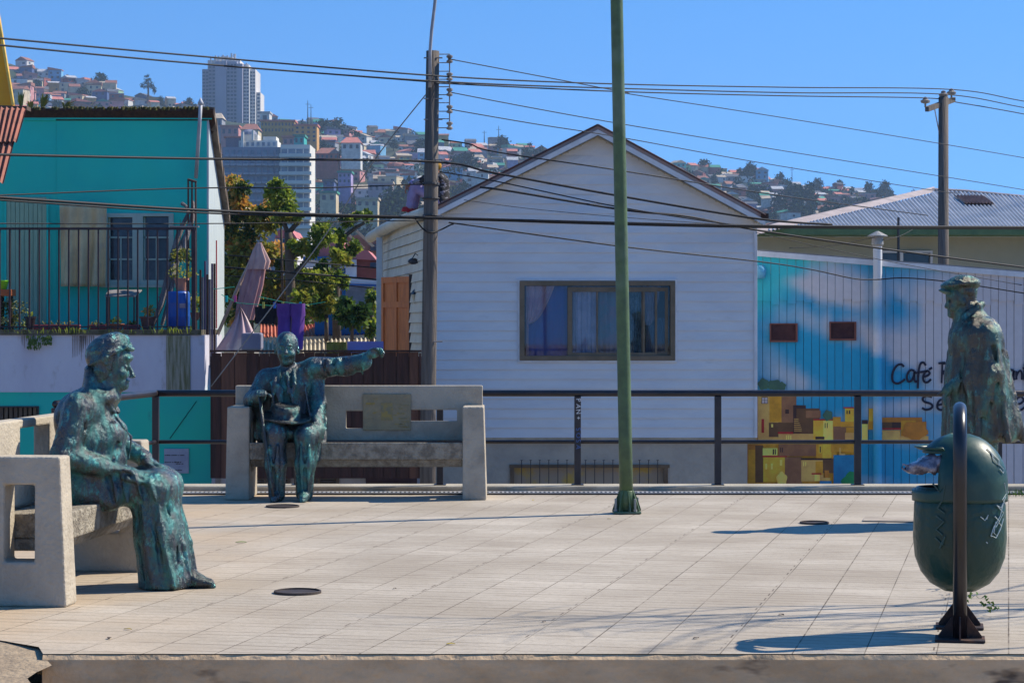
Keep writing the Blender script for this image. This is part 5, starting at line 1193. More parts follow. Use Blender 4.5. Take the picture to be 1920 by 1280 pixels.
    b.build('slats', M('grille_brown', (0.10,0.07,0.05), (0.16,0.12,0.08)), g); b = MB(); b.box(bx(-42), bx(73), y0-.005, y0+.018, bz(764), bz(761)); b.box(bx(70), bx(73), y0-.005, y0+.018, bz(797), bz(764)); b.build('frame', black_paint, g); b = MB(); b.box(bx(-40), bx(71), y0+.15, y0+.16, bz(798), bz(761)); b.build('backing', wood_dark, g)
    b = MB(); b.tube([(bx(318), y0+.012, bz(822)), (bx(368), y0+.012, bz(752))], .006, 4); b.build('crack', M('crack_dark', (0.005,0.12,0.12)), t)
    s = empty('wall_plaque', (0,0,0)); s.parent = t; b = MB(); b.box(bx(308), bx(354), y0-.012, y0+.018, bz(887), bz(841)); b.build('board', M('plaque_grey', (0.38,0.39,0.46), (0.30,0.31,0.40), scale=3), s, bevel=.004)
    b = MB(); r2 = random.Random(6)
    for ry, a, c in ((853, 309, 346), (866, 309, 340), (869, 330, 344), (881, 318, 342)):
        x = a
        while x < c:
            w_ = r2.uniform(1, 4); b.box(bx(x), bx(min(c, x+w_)), y0-.015, y0-.0125, bz(ry+.8), bz(ry-.8+r2.uniform(-.4,.3))); x += w_ + r2.choice((.5,.5,1.6))
    b.build('writing', black_paint, s)
    # terrace railing
    r_ = empty('terrace_railing', (0,0,0)); r_.parent = t
    iron = M('iron_purple', (0.028,0.018,0.028), (0.05,0.03,0.035), rough=.6); zz0, zz1 = bz(620), bz(430); yr = y0 + .06
    x = bx(-150)
    while x < bx(360):
        b = MB(); b.box(x-.011, x+.011, yr-.011, yr+.011, zz0, zz1-.006); b.build('bar', iron, r_); x += (bx(371.5)-bx(353))
    b = MB(); b.box(bx(-160), bx(364), yr-.02, yr+.02, zz1-.005, zz1+.03); b.build('top_rail', iron, r_); b = MB(); b.box(bx(359), bx(366), yr-.03, yr+.03, zz0, zz1-.006); b.build('corner_post', iron, r_)
    b = MB(); b.box(bx(-160), bx(358), yr-.012, yr+.012, zz0+.05, zz0+.07); b.build('bottom_rail', iron, r_)
    b = MB(); b.box(bx(317), bx(372), yr-.03, yr+.03, zz1+.032, zz1+.055); b.build('batten', M('weathered_wood', (0.28,0.26,0.25), (0.18,0.16,0.15), scale=6), r_)
    return o
th = teal_house()
FZ = lambda d: 1.30
def onT(px, py, d=35.1): p = W(px, py, d); return p
def leafball(name, c, rad, n, mats, size, seed, parent=None, loc=(0,0,0), up=.0):
    """a shell-and-volume cloud of small bent leaves filling several ellipsoids"""
    rr = np.random.default_rng(seed); b = MB(); tot = sum(r[0]*r[1]*r[2] for r in rad) ; clumps = []
    for cc, r in zip(c, rad):
        k_ = max(4, int(16*(r[0]*r[1]*r[2]/tot)**.5 + 4))
        for _ in range(k_):
            v = rr.normal(size=3); v /= np.linalg.norm(v); clumps.append((np.array(cc) + v*np.array(r)*rr.uniform(.45,.95), min(r)*rr.uniform(.2,.6), rr.integers(0, len(mats))))
    for i in range(n):
        q, cr, mi = clumps[i % len(clumps)]; v = rr.normal(size=3); v = v/np.linalg.norm(v)*cr*rr.uniform(.3,1.1)**.7; p = q + v
        d = rr.normal(size=3) + v/cr*.8 + np.array([0,0,up]); d /= np.linalg.norm(d); s_ = size*rr.uniform(.6,1.3); sd = np.cross(d, rr.normal(size=3)); sd /= max(1e-6, np.linalg.norm(sd)); sd *= s_*.28; m_ = p + d*s_*.55; e = p + d*s_ - np.array([0,0,s_*.12])
        b.add([p, m_-sd, e, m_+sd], [(0,1,2,3)], int(mi if rr.random() < .8 else rr.integers(0, len(mats))))
    return b.build(name, mats, parent, loc=loc)
gA = leafmat('leaf_dark', (0.03,0.065,0.015), (0.05,0.10,0.02)); gB = leafmat('leaf_mid', (0.09,0.15,0.025), (0.14,0.19,0.035))
gC = leafmat('leaf_lime', (0.30,0.34,0.04), (0.17,0.24,0.03)); gO = leafmat('leaf_copper', (0.62,0.28,0.06), (0.44,0.28,0.06), rough=.3); gY = leafmat('leaf_olive', (0.26,0.24,0.04), (0.15,0.18,0.03))
bark = MATS['bark']; terra = M('terracotta', (0.42,0.16,0.09), (0.34,0.12,0.07), rough=.8)
def pot(px, py, d, r, h, lab, mat, leaves=None, z=None, cat='flower pot', nm='flower_pot'):
    p = W(px, py, d); 
    if z is not None: p.z = z
    t = empty(nm, p, lab, cat); b = MB(); b.lathe([(r*.7,0),(r*.95,h*.85),(r*1.08,h*.85),(r*1.08,h),(r*.9,h),(r*.85,h*.9),(.01,h*.88)], n=16); b.build('pot', mat, t, smooth=False)
    if leaves: leafball('foliage', [(0,0,h+leaves[0]*.5)], [(leaves[0]*leaves[3] if len(leaves) > 3 else leaves[0],)*2 + (leaves[0]*.6,)], leaves[1], leaves[2], .05, px, t, up=.6)
    return t
zt_floor = W(0, 618, 34.0).z + .003
# blue barrel with potted plants
t = empty('blue_barrel', (W(334,0,34.6).x, 34.6, zt_floor), 'blue plastic barrel on the terrace behind the bars', 'barrel')
zt_ = W(0, 546, 34.6).z - zt_floor
b = MB(); b.lathe([(.165,0),(.18,.03),(.185,.18),(.19,.2),(.185,.22),(.187,zt_-.2),(.192,zt_-.18),(.187,zt_-.16),(.18,zt_-.03),(.16,zt_),(.01,zt_)], n=28); b.build('drum', M('barrel_blue', (0.008,0.09,0.42), (0.01,0.07,0.33), scale=4, rough=.35, spec=.5), t, smooth=True)
b = MB(); b.box(.05,.14,-.19,-.172,.33,.40); b.build('sticker', M('sticker_grey', (0.35,0.28,0.36)), t)
pot(340, 546, 34.6, .11, .20, 'pink clay pot with trailing yellow-green plant on the blue barrel', M('clay_pink', (0.50,0.24,0.18)), (.22, 220, [gC, gY], 1.1), z=zt_floor+zt_+.003)
t = empty('hanging_plant', W(338, 478, 34.9), 'dark round fern hanging above the blue barrel', 'hanging plant'); leafball('foliage', [(0,0,0)], [(.19,.17,.11)], 500, [gA, gY], .05, 31, t); b = MB(); b.tube([(0,0,0),(0,0,.55)], .004, 4); b.build('wire', black_paint, t)
pot(366, 560, 35.2, .08, .12, 'climbing yellow-green plant at the terrace corner beside the dark junk', terra, (.26, 350, [gC, gY], .6), z=W(0,600,35.2).z)
pot(277, 612, 34.5, .12, .20, 'round terracotta pot with a dry plant beside the barrel', M('terra_dark', (0.22,0.09,0.07)), (.13, 160, [gY, gO]), z=zt_floor)
pot(57, 612, 34.5, .085, .20, 'small black pot with a yellow flower near the plank door', black_paint, (.05, 30, [gC]), z=zt_floor)
pot(218, 615, 34.4, .12, .09, 'shallow terracotta bowl with grass blades between the pots', terra, (.09, 70, [gB, gC]), z=zt_floor)
for (px0, px1, lb) in ((65, 150, 'low red planter trough by the black pot'), (165, 200, 'short red planter trough with grey succulents'), (232, 262, 'tiny red trough left of the round terracotta pot')):
    a, c = W(px0,0,34.35), W(px1,0,34.35); t = empty('planter', ((a.x+c.x)/2, 34.35, zt_floor), lb, 'planter'); h_ = (c.x-a.x)/2; b = MB(); b.holed(-h_, h_, 0, .075, [], -.07, .07); b.build('trough', M('planter_red', (0.32,0.05,0.06), (0.2,0.04,0.05)), t, bevel=.01); leafball('foliage', [(0,0,.08)], [(h_*.8,.05,.03)], 60, [gY, gA], .05, px0, t, up=.5)
# left bush in orange box with lime box on top
t = empty('planter_box', (W(15,0,34.8).x, 34.8, zt_floor), 'orange planter box over a pale green bush at the far left of the terrace', 'planter'); leafball('foliage', [(0,0,.22),(.12,0,.12),(-.2,0,.2)], [(.28,.2,.26),(.2,.18,.16),(.25,.2,.25)], 1300, [gY, gB, M('leaf_pale', (0.30,0.33,0.16))], .045, 77, t)
b = MB(); b.box(-.42,.09,-.16,.16,.52,.62); b.build('box', M('box_orange', (0.50,0.14,0.05)), t, bevel=.008); b = MB(); b.box(-.12,-.08,-.1,.1,0,.52); b.box(.03,.06,-.1,.1,0,.52); b.build('stand', wood_dark, t)
b = MB(); b.lathe([(.08,0),(.12,.12),(.13,.12),(.13,.14),(.01,.13)], n=14); tag(b.build('lime_basin', M('lime_plastic', (0.25,0.65,0.03), rough=.4), loc=(W(2,0,34.8).x, 34.8, zt_floor+.623)), 'lime green plastic basin standing on the orange planter box', 'basin')
# cloth hung beside the door
def cloth(name, px0, px1, py0, py1, d, mat, label, cat, amp=.03, fr_=26, taper=0, group=None, shape=None):
    b = MB(); n, m_ = 48, 20; vs = []; a, c = W(px0,0,d).x, W(px1,0,d).x; z1, z0 = W(0,py0,d).z, W(0,py1,d).z; cx = (a+c)/2
    for j in range(m_+1):
        v = j/m_
        for i in range(n+1):
            u = i/n; wv = 1 - taper*v; x = cx + (a-cx + (c-a)*u)*wv; z = z1 + (z0-z1)*v + (shape(u, v) if shape else 0)*(z1-z0); vs.append((x-cx, amp*(math.sin(u*fr_+v*1.5)*(.35+.65*v) + .5*math.sin(u*fr_*.43+3*v)), z-z0))
    b.add(vs, [(j*(n+1)+i, (j+1)*(n+1)+i, (j+1)*(n+1)+i+1, j*(n+1)+i+1) for j in range(m_) for i in range(n)]); o = b.build(name, mat, loc=(cx, d, z0), smooth=True)
    mm = o.modifiers.new('t', 'SOLIDIFY'); mm.thickness = .004
    return tag(o, label, cat, group)
cloth('hanging_cloth', 112, 199, 384, 537, 35.75, M('cloth_beige', (0.66,0.55,0.32), (0.50,0.42,0.26), scale=2, rough=.95, c3=(0.5,0.46,0.36), s3=1), 'wrinkled beige cloth hanging on the turquoise wall between door and window', 'cloth', .085, 21)
# small bench, leaning planks, odds and ends on the terrace
t = empty('folding_table', (W(230,0,35.3).x, 35.3, zt_floor), 'small worn wooden table under the turquoise house window', 'table'); wd_ = MATS['weathered_wood']; zt_ = W(0,545,35.3).z - zt_floor
b = MB(); b.hexa([(-.25,-.15,zt_-.1),(.22,-.15,zt_-.1),(.28,.15,zt_),(-.25,.15,zt_),(-.25,-.15,zt_-.08),(.22,-.15,zt_-.08),(.28,.15,zt_+.02),(-.25,.15,zt_+.02)]); b.build('table_top', wd_, t)
for x in (-.23, .2):
    for y in (-.12, .12): b = MB(); b.box(x-.012,x+.012,y-.012,y+.012,0,zt_-.09 if y < 0 else zt_-.02); b.build('leg', black_paint, t)
t = empty('leaning_driftwood', (W(330,0,35.2).x, 35.2, zt_floor), 'grey driftwood planks leaning against the turquoise house corner', 'driftwood')
for i, (xa_, ya_, xb_, yb_, r_) in enumerate(((285,615,352,395,.05),(300,612,362,400,.04),(320,520,348,430,.05),(345,470,362,375,.045),(300,560,330,500,.03),(352,400,340,378,.03))):
    b = MB(); p, q = W(xa_,ya_,35.2), W(xb_,yb_,35.7); o_ = Vector(t.location); pts = [p.lerp(q, u) - o_ + Vector((.03*math.sin(u*7+i), .03*i, .02*math.cos(u*9))) for u in (0,.2,.4,.6,.8,1)]; b.tube(pts, [r_*.7,r_,r_*1.1,r_*.8,r_,r_*.5], 7); b.build('plank', M('driftwood', (0.22,0.20,0.20), (0.12,0.10,0.10), scale=6, stretch=(3,3,.5), rough=.95, bump=.8), t)
t = empty('iron_frame', (W(367,0,35.5).x, 35.5, zt_floor), 'rusty iron frame standing upright at the terrace corner', 'frame'); b = MB()
for xa_ in (354, 361, 368): b.tube([(W(xa_,0,35.5).x-t.location.x,0,0),(W(xa_-2,0,35.5).x-t.location.x,.05,W(0,335+(xa_-354)*.3,35.5).z-zt_floor)], .016, 6)
b.tube([(W(351,0,35.5).x-t.location.x,.05,W(0,336,35.5).z-zt_floor),(W(368,0,35.5).x-t.location.x,.05,W(0,341,35.5).z-zt_floor)], .018, 6); b.build('bars', M('rust_iron', (0.09,0.05,0.04)), t)
t = empty('junk_stack', (W(386,0,34.4).x, 34.4, W(0,640,34.4).z), 'stack of dark boards and purple cloth against the end of the terrace', 'boards'); rr = random.Random(4)
for i in range(7):
    x = -.10 + i*.032; b = MB(); zt_ = rr.uniform(.9, 1.75) if i < 5 else 1.2; b.box(x,x+.026,.03*i,.03*i+.06,-.4 if i > 3 else .0,zt_); b.build('board', (wood_dark, M('board_grey', (0.20,0.19,0.22)), M('board_purple', (0.10,0.08,0.16)))[i % 3], t)
b = MB(); b.box(.155,.17,-.02,.02,.2,1.55); b.build('red_lath', M('lath_red', (0.45,0.03,0.05)), t)
# weeds on the wall top
for px, n, hh, lb in ((72, 20, .09, 'scrappy weeds growing on the terrace edge near the black pot'), (128, 34, .13, 'bright weeds hanging over the stained terrace wall at the left'), (232, 14, .09, 'thin grass tuft on the terrace edge under the shallow bowl'), (330, 44, .14, 'bright yellow-green weeds on the terrace edge under the barrel'), (20, 12, .07, 'low dry weeds on the terrace edge at the far left')):
    o_ = weed(px, 622, n, hh, lb, .16, 33.9, W(0,626,33.9).z, gC); tag(o_, None, 'weeds', 'weeds on the terrace edge'); o_['kind'] = 'stuff'
b = MB(); rr = random.Random(1)
for i in range(110):
    px = rr.uniform(50, 76) if i < 66 else rr.uniform(78, 96); dz = rr.random()*(.20 if i < 66 else .12); x = W(px+ (0),0,33.93).x; b.add([(x,0,-dz),(x+.03*rr.uniform(-1,1),-.02,-dz-.03),(x+.012,-.01,-dz-.05),(x+.02,0,-dz)], [(0,1,2,3)])
o_ = b.build('weed', gB, loc=(0, 33.93, W(0,628,33.9).z)); tag(o_, 'trailing green weeds hanging down the stained white wall', 'weeds', 'weeds on the terrace edge', 'stuff')

# rusty lean-to roof and yellow gable at the far left
t = empty('rusty_roof_house', W(-40, 640, 33), 'neighbouring house edge with rusty red corrugated roof at the far left', 'house'); o = Vector(t.location)
b = MB(); rm = M('rust_red_sheet', (0.36,0.12,0.08), (0.24,0.09,0.06), scale=3, rough=.75, c3=(0.12,0.06,0.05), s3=6, lo3=.58, hi3=.7, stretch=(1,1,.4)); corrug(b, W(-90,345,32.2)-o, W(7,343,32.2)-o, W(28,262,33.0)-o, W(-90,262,33.0)-o, 11, .022); b.build('lower_sheet', rm, t)
b = MB(); corrug(b, W(-90,268,32.9)-o, W(32,266,32.9)-o, W(50,203,33.6)-o, W(-90,200,33.6)-o, 14, .022); b.build('upper_sheet', rm, t)
b = MB(); b.prism([W(-90,202,33.7)-o, W(26,202,33.7)-o, W(50,206,33.7)-o, W(50,199,33.7)-o, W(-90,195,33.7)-o], (0,.3,0)); b.build('ridge', M('ridge_dark', (0.12,0.08,0.06)), t)
b = MB(); b.prism([W(-90,400,33.9)-o, W(-20,400,33.9)-o, W(-20,262,33.9)-o, W(-90,262,33.9)-o], (0,.3,0)); b.build('wall', M('ochre_wall', (0.35,0.25,0.14)), t)
t = empty('yellow_building', W(-30, 300, 60), 'tall yellow gable end showing at the far left edge', 'building'); o = Vector(t.location)
b = MB(); b.prism([W(-90,300,60)-o, W(32,300,60)-o, W(24,196,60)-o, W(-2,40,60)-o, W(-18,-50,60)-o, W(-60,190,60)-o], (0,.25,0)); b.build('wall', M('yellow_wall', (0.75,0.36,0.01), (0.66,0.30,0.02), scale=.6, rough=.7), t)
b = MB(); b.tube([W(24.5,197,59.95)-o, W(-1.5,40,59.95)-o, W(-10,-10,59.95)-o], .05, 5); b.build('edge_trim', M('trim_yellow', (0.85,0.55,0.12)), t)

# ---------------------------------------------------------------- yard between the houses
t = empty('board_fence', (W(590,0,33).x, 33, -.9), 'dark brown vertical board fence behind the centre bench', 'fence'); o = Vector(t.location); rr = random.Random(14)
fb = [M('fence_board', (0.075,0.032,0.024), (0.045,0.022,0.018), scale=3, rough=.85, stretch=(5,5,.5), bump=.4, bscale=14, bstretch=(6,6,.6)), M('fence_board_light', (0.15,0.065,0.04), (0.10,0.045,0.03), scale=3, rough=.85, stretch=(5,5,.5))]
b = MB(); x = W(396,0,33).x; xe = W(790,0,33).x; i = 0
while x < xe:
    w_ = rr.uniform(.14,.20); px = 960 + x*FPX/33; b.box(x-o.x+.004, min(x+w_, xe)-o.x-.004, rr.uniform(-.008,.008), .022, 0, W(0,662+rr.uniform(-2,1),33).z+.9, 1 if (px > 745 and i % 2) or px < 470 and i % 3 else 0); x += w_; i += 1
b.build('boards', fb, t); b = MB(); b.box(W(394,0,33).x-o.x, xe-o.x, -.035, .03, W(0,660,33).z+.9, W(0,656,33).z+.9); b.build('top_rail', wood_dark, t)
b = MB(); b.box(W(394,0,33).x-o.x, xe-o.x, .03, .06, .0, W(0,668,33).z+.9); b.build('backing', wood_dark, t)
t = empty('lower_annexe', (W(600,0,33.5).x, 33.5, -2.6), 'pale wall with brown louvred doors seen under the centre bench', 'building'); o = Vector(t.location); X = lambda px: W(px,0,33.5).x-o.x; Z = lambda py: W(0,py,33.5).z+2.6
b = MB(); b.box(X(397), X(700), 0, .3, 0, Z(822)); b.box(X(700), X(790), .2, .5, 0, Z(822)); b.build('wall', M('annexe_white', (0.42,0.44,0.52), (0.33,0.34,0.40), scale=2), t)
b = MB(); b.box(X(397), X(800), -.02, .19, Z(870), Z(822)+.02); b.build('beam', wood_dark, t)
for a, c in ((468,500),(503,545),(560,593),(596,636)):
    d = empty('louvred_door', (0,0,0)); d.parent = t; b = MB(); b.holed(X(a), X(c), .3, Z(877), [(X(a)+.04, X(c)-.04, .4, Z(882))], -.05, -.005); b.build('frame', M('door_grey', (0.16,0.13,0.11), (0.11,0.09,0.08)), d)
    b = MB(); z = .4
    while z < Z(882): b.hexa([(X(a)+.04,-.04,z),(X(c)-.04,-.04,z),(X(c)-.04,-.015,z+.02),(X(a)+.04,-.015,z+.02),(X(a)+.04,-.045,z+.006),(X(c)-.04,-.045,z+.006),(X(c)-.04,-.02,z+.026),(X(a)+.04,-.02,z+.026)]); z += .035
    b.build('louvres', M('louvre_brown', (0.13,0.10,0.08)), d)
b = MB(); b.box(X(686), X(782), -.03, -.0, .2, Z(878)); b.build('gate', M('gate_dark', (0.035,0.02,0.03), (0.06,0.035,0.045)), t)
b = MB(); 
for k_ in (0,1): b.tube([(X(705+k_*40)+.02*math.cos(a), -.04, Z(888)+.16*math.sin(a)) if 0 else (X(715+k_*30)+.18*math.cos(a), -.045, Z(880)-.18+.18*math.sin(a)*-1) for a in np.linspace(0.2, 2.9, 10)], .012, 5)
b.build('scroll', M('scroll_green', (0.02,0.06,0.05)), t)
b = MB(); b.box(X(404), X(413), -.03, -.0, Z(915), Z(828)); b.build('pale_batten', M('batten', (0.3,0.29,0.28)), t)

# drying line and fabrics
purple = M('cloth_purple', (0.16,0.06,0.30), (0.11,0.04,0.22), scale=3, rough=.9)
def trousers(px, py, w_px, h_px, d, mat, label):
    p = W(px, py, d); sc = d/FPX; b = MB(); hw = w_px*sc/2; H = h_px*sc
    for sg in (-1, 1):
        n, m_ = 20, 16; vs = []
        for j in range(m_+1):
            v = j/m_; cx = sg*hw*(.5 - .02*v) if v > .3 else sg*hw*.46; r_ = hw*(.46 + (.09 if v < .3 else .0) - .06*max(0, v-.3))
            for i in range(n):
                a = 2*math.pi*i/n; q = 1 + .10*math.sin(a*5 + v*4); vs.append((cx + r_*q*math.cos(a), .06*q*math.sin(a) + .02*math.sin(v*5), -H*v))
        b.add(vs, [(j*n+i, (j+1)*n+i, (j+1)*n+(i+1)%n, j*n+(i+1)%n) for j in range(m_) for i in range(n)])
    o_ = b.build('hanging_trousers', mat, loc=p, smooth=True); tag(o_, label, 'trousers')
trousers(545, 569, 52, 86, 34.2, purple, 'purple trousers pegged on the washing line above the seated man')
cloth('hanging_garment', 478, 520, 575, 607, 34.4, M('cloth_black', (0.012,0.01,0.018)), 'black garment hanging on the washing line left of the purple trousers', 'garment', .02, 12, 0, None, lambda u, v: .25*math.sin(u*3.14)*0 - .2*u*(1-v)*0)
cloth('hanging_towel', 612, 650, 641, 662, 33.5, M('cloth_mustard', (0.36,0.24,0.03), (0.2,0.14,0.03), scale=9), 'mustard patterned towel hung over the line behind the board fence', 'towel', .02, 18)
cloth('hanging_towel', 651, 719, 640, 662, 33.5, M('cloth_lilac', (0.30,0.24,0.48), (0.24,0.19,0.42), scale=2), 'lilac towel hung over the line beside the mustard towel', 'towel', .012, 10)
t = empty('washing_line', W(460, 560, 34.3), 'thin green washing line with coloured pegs in front of the trees', 'washing line'); o = Vector(t.location)
b = MB()
for pts in ([(400,542),(440,538)], [(485,556),(530,566),(575,572),(610,566)], [(415,552),(445,568),(520,574),(575,577)]): b.tube([W(x,y,34.3)-o for x,y in pts], .006, 5)
b.build('cord', M('cord_green', (0.02,0.30,0.20)), t)
for i, (px, c) in enumerate(((494,(0.6,.5,.1)),(515,(0.05,.2,.7)),(530,(.7,.6,.1)),(563,(.03,.45,.45)),(425,(.03,.5,.45)),(441,(.6,.1,.3)))):
    b = MB(); q = W(px, 572 if px > 480 else 560, 34.28)-o; b.box(q.x-.018,q.x+.018,-.03,-.01,q.z-.05,q.z+.05); b.build('peg', M('peg_%d' % i, c), t)
t = empty('closed_parasol', W(445, 655, 35.6), 'closed dusty pink parasol leaning in the yard', 'parasol'); o = Vector(t.location); dp = M('canvas_pink', (0.46,0.25,0.24), (0.36,0.18,0.19), scale=4, rough=.9, stretch=(4,4,.8))
b = MB(); b.tube([W(398,650,35.6)-o, W(450,530,35.6)-o, W(486,458,35.6)-o], .028, 8); b.build('pole', M('pole_cream', (0.55,0.42,0.36)), t, smooth=True)
def spindle(pts, rads, n, flut, mat, nm, dy=0, sy=.6):
    b = MB(); vs = []
    for (x, y), r in zip(pts, rads):
        c_ = W(x, y, 35.5) - o + Vector((0, dy, 0))
        for j in range(n):
            a = 2*math.pi*j/n; q = r*(1 + .22*math.cos(a*flut)); vs.append(c_ + Vector((q*math.cos(a), q*math.sin(a)*sy, 0)))
    b.add(vs, [(i*n+j, i*n+(j+1)%n, (i+1)*n+(j+1)%n, (i+1)*n+j) for i in range(len(pts)-1) for j in range(n)]); return b.build(nm, mat, t, smooth=True)
spindle([(487,455),(486,470),(482,500),(473,535),(464,570),(458,600)], [.02,.06,.12,.15,.15,.13], 40, 7, dp, 'canopy', -.05)
spindle([(487,455),(486,468),(487,490),(484,505)], [.03,.08,.15,.14], 40, 7, M('canvas_pale', (0.55,0.36,0.32), (0.45,0.28,0.26)), 'canopy_top', -.08)
b = MB(); b.tube([W(450,530,35.5)-o, W(452,570,35.5)-o, W(446,625,35.5)-o], .018, 6); b.build('crank_arm', MATS['pole_cream'], t)
t = empty('fabric_shelter', W(445, 656, 35.0), 'draped pinkish fabric with a grey blanket forming a shelter behind the fence', 'shelter'); o = Vector(t.location)
b = MB(); n, m_ = 24, 16; vs = []
for j in range(m_+1):
    v = j/m_
    for i in range(n+1):
        u = i/n; xl_, xr_ = 449 - 47*v**1.3, 449 + 42*v**.8; px = xl_ + (xr_-xl_)*u; vs.append(W(px, 574 + 84*v, 35.0 - .25*math.sin(u*3.1)*v + .04*math.sin(u*19)) - o)
b.add(vs, [(j*(n+1)+i, (j+1)*(n+1)+i, (j+1)*(n+1)+i+1, j*(n+1)+i+1) for j in range(m_) for i in range(n)]); b.build('canvas', M('canvas_rose', (0.50,0.36,0.38), (0.62,0.54,0.50), scale=2.5, rough=.95, lo=.5, hi=.6), t, smooth=True)
b = MB(); b.prism([W(452,656,34.6)-o, W(490,656,34.6)-o, W(490,624,34.6)-o, W(452,624,34.6)-o], (0,.3,0)); b.build('blanket', M('blanket_grey', (0.27,0.26,0.33), (0.20,0.20,0.27), scale=2), t, bevel=.03)
# shed roofs
def sheet_house(nm, loc, label, parts):
    sc_ = 1.3 if loc.y < 45 else 1.0; _W = globals()['W']; loc = Vector((loc.x*sc_, loc.y*sc_, HC + (loc.z-HC)*sc_))
    def W(x, y, d): return _W(x, y, d*sc_)
    t = empty(nm, loc, label, 'house'); o = Vector(t.location)
    for kind, name, pts, d, mat, th_ in parts:
        b = MB()
        if kind == 'p': b.prism([W(x, y, d)-o for x, y in pts], (0, th_, 0))
        elif kind == 'c': (x0,y0,d0),(x1,y1,d1),(x2,y2,d2),(x3,y3,d3) = pts; corrug(b, W(x0,y0,d0)-o, W(x1,y1,d1)-o, W(x2,y2,d2)-o, W(x3,y3,d3)-o, d, th_)
        b.build(name, mat, t)
    return t
tile_red = M('sheet_orange', (0.52,0.16,0.09), (0.40,0.12,0.07), scale=3, rough=.7); crm = M('sheet_cream', (0.55,0.48,0.36), (0.42,0.36,0.27), scale=5, rough=.7); whit = M('wall_white', (0.62,0.61,0.62), (0.54,0.53,0.56), scale=2)
sheet_house('red_roof_shed', W(600, 700, 38), 'low shed with orange-red corrugated roof above a cream corrugated strip', [
    ('c', 'roof', ((486,632,38),(722,628,38),(700,608,41),(488,606,41)), 34, tile_red, .03), ('p', 'fascia', [(486,642),(722,632),(722,627),(486,633)], 37.95, M('fascia_stone', (0.46,0.44,0.38)), .08),
    ('c', 'lower_sheet', ((486,662,36.8),(722,662,36.8),(722,634,37.5),(486,640,37.5)), 30, crm, .035), ('p', 'wall', [(486,760),(722,760),(722,645),(486,645)], 37.96, crm, .2)])
bl_ = M('paint_blue', (0.01,0.12,0.36), (0.01,0.10,0.30)); pinkroof = M('roof_pink', (0.52,0.17,0.17), (0.42,0.14,0.14), scale=.8, rough=.7); brick = M('brick_red', (0.24,0.07,0.06), (0.19,0.06,0.05), scale=3); win = M('far_window', (0.06,0.08,0.13), rough=.2, spec=.5); wood_or = M('wood_orange', (0.30,0.11,0.04))
sheet_house('blue_trim_house', W(610, 640, 62), 'pink-roofed house with a blue fascia band behind the pruned trees', [
    ('p', 'roof', [(574,481),(652,481),(640,452),(600,452)], 62, pinkroof, 3), ('p', 'fascia', [(568,488),(655,488),(655,481),(568,481)], 61.9, bl_, .1), ('p', 'gallery', [(566,502),(655,502),(655,488.5),(566,488.5)], 61.95, whit, .1),
    ('p', 'wall', [(560,640),(655,640),(655,503),(560,503)], 62.1, wood_or, 4), ('p', 'window', [(600,545),(645,545),(645,520),(600,520)], 62.0, M('lilac_wall', (0.38,0.34,0.48)), .05), ('p', 'corner_post', [(641,640),(648,640),(648,503),(641,503)], 61.8, bl_, .1)])
sheet_house('brick_house', W(675, 560, 60), 'brick-red house with white balcony left of the porch post', [
    ('p', 'roof', [(650,485),(706,488),(690,470),(655,462)], 60, pinkroof, 2), ('p', 'wall', [(645,540),(708,540),(708,487),(650,484)], 60.1, brick, 4), ('p', 'white_bay', [(648,522),(668,522),(668,487),(648,487)], 59.9, whit, .2), ('p', 'window', [(652,500),(656,500),(656,492),(652,492)], 59.85, win, .04), ('p', 'window', [(660,500),(664,500),(664,492),(660,492)], 59.85, win, .04),
    ('p', 'balcony', [(646,531),(708,533),(708,522),(646,520)], 59.7, whit, .15), ('p', 'blue_band', [(646,534),(708,537),(708,533.5),(646,531.5)], 59.65, bl_, .12), ('p', 'window', [(694,503),(705,503),(705,492),(694,492)], 59.95, win, .05)])
sheet_house('grey_house', W(680, 640, 50), 'low grey house with blue lower wall behind the broad-leaved shrub', [('p', 'wall', [(648,640),(712,640),(712,537),(648,535)], 50, M('wall_grey', (0.24,0.24,0.27)), 3), ('p', 'dado', [(590,660),(712,660),(712,584),(590,578)], 49.6, bl_, .2)])
sheet_house('pink_house', W(535, 500, 66), 'pink house with a pale window band behind the copper tree', [('p', 'roof', [(515,446),(556,446),(545,430),(522,432)], 66, pinkroof, 3), ('p', 'wall', [(517,500),(556,500),(556,447),(517,447)], 66.1, whit, 4), ('p', 'eave', [(515,459),(556,459),(556,455),(515,455)], 65.9, pinkroof, .3), ('p', 'window', [(526,455),(548,455),(548,449),(526,449)], 66.0, win, .05)])
sheet_house('stairway_house', W(675, 470, 70), 'house with slanting cream roof rails below the wooded slope', [('p', 'wall', [(660,490),(712,490),(712,452),(690,448),(672,440),(650,444)], 70, M('wall_brown', (0.26,0.14,0.12)), 3)] + [('p', 'rafter', [(600+i*22,438-i*1.5),(604+i*22,436-i*1.5),(648+i*18,470-i*3),(643+i*18,472-i*3)], 69.6-i*.1, M('rafter_cream', (0.52,0.42,0.30)), .1) for i in range(4)] + [('p', 'window', [(694,470),(706,470),(706,458),(694,458)], 69.9, win, .04)])

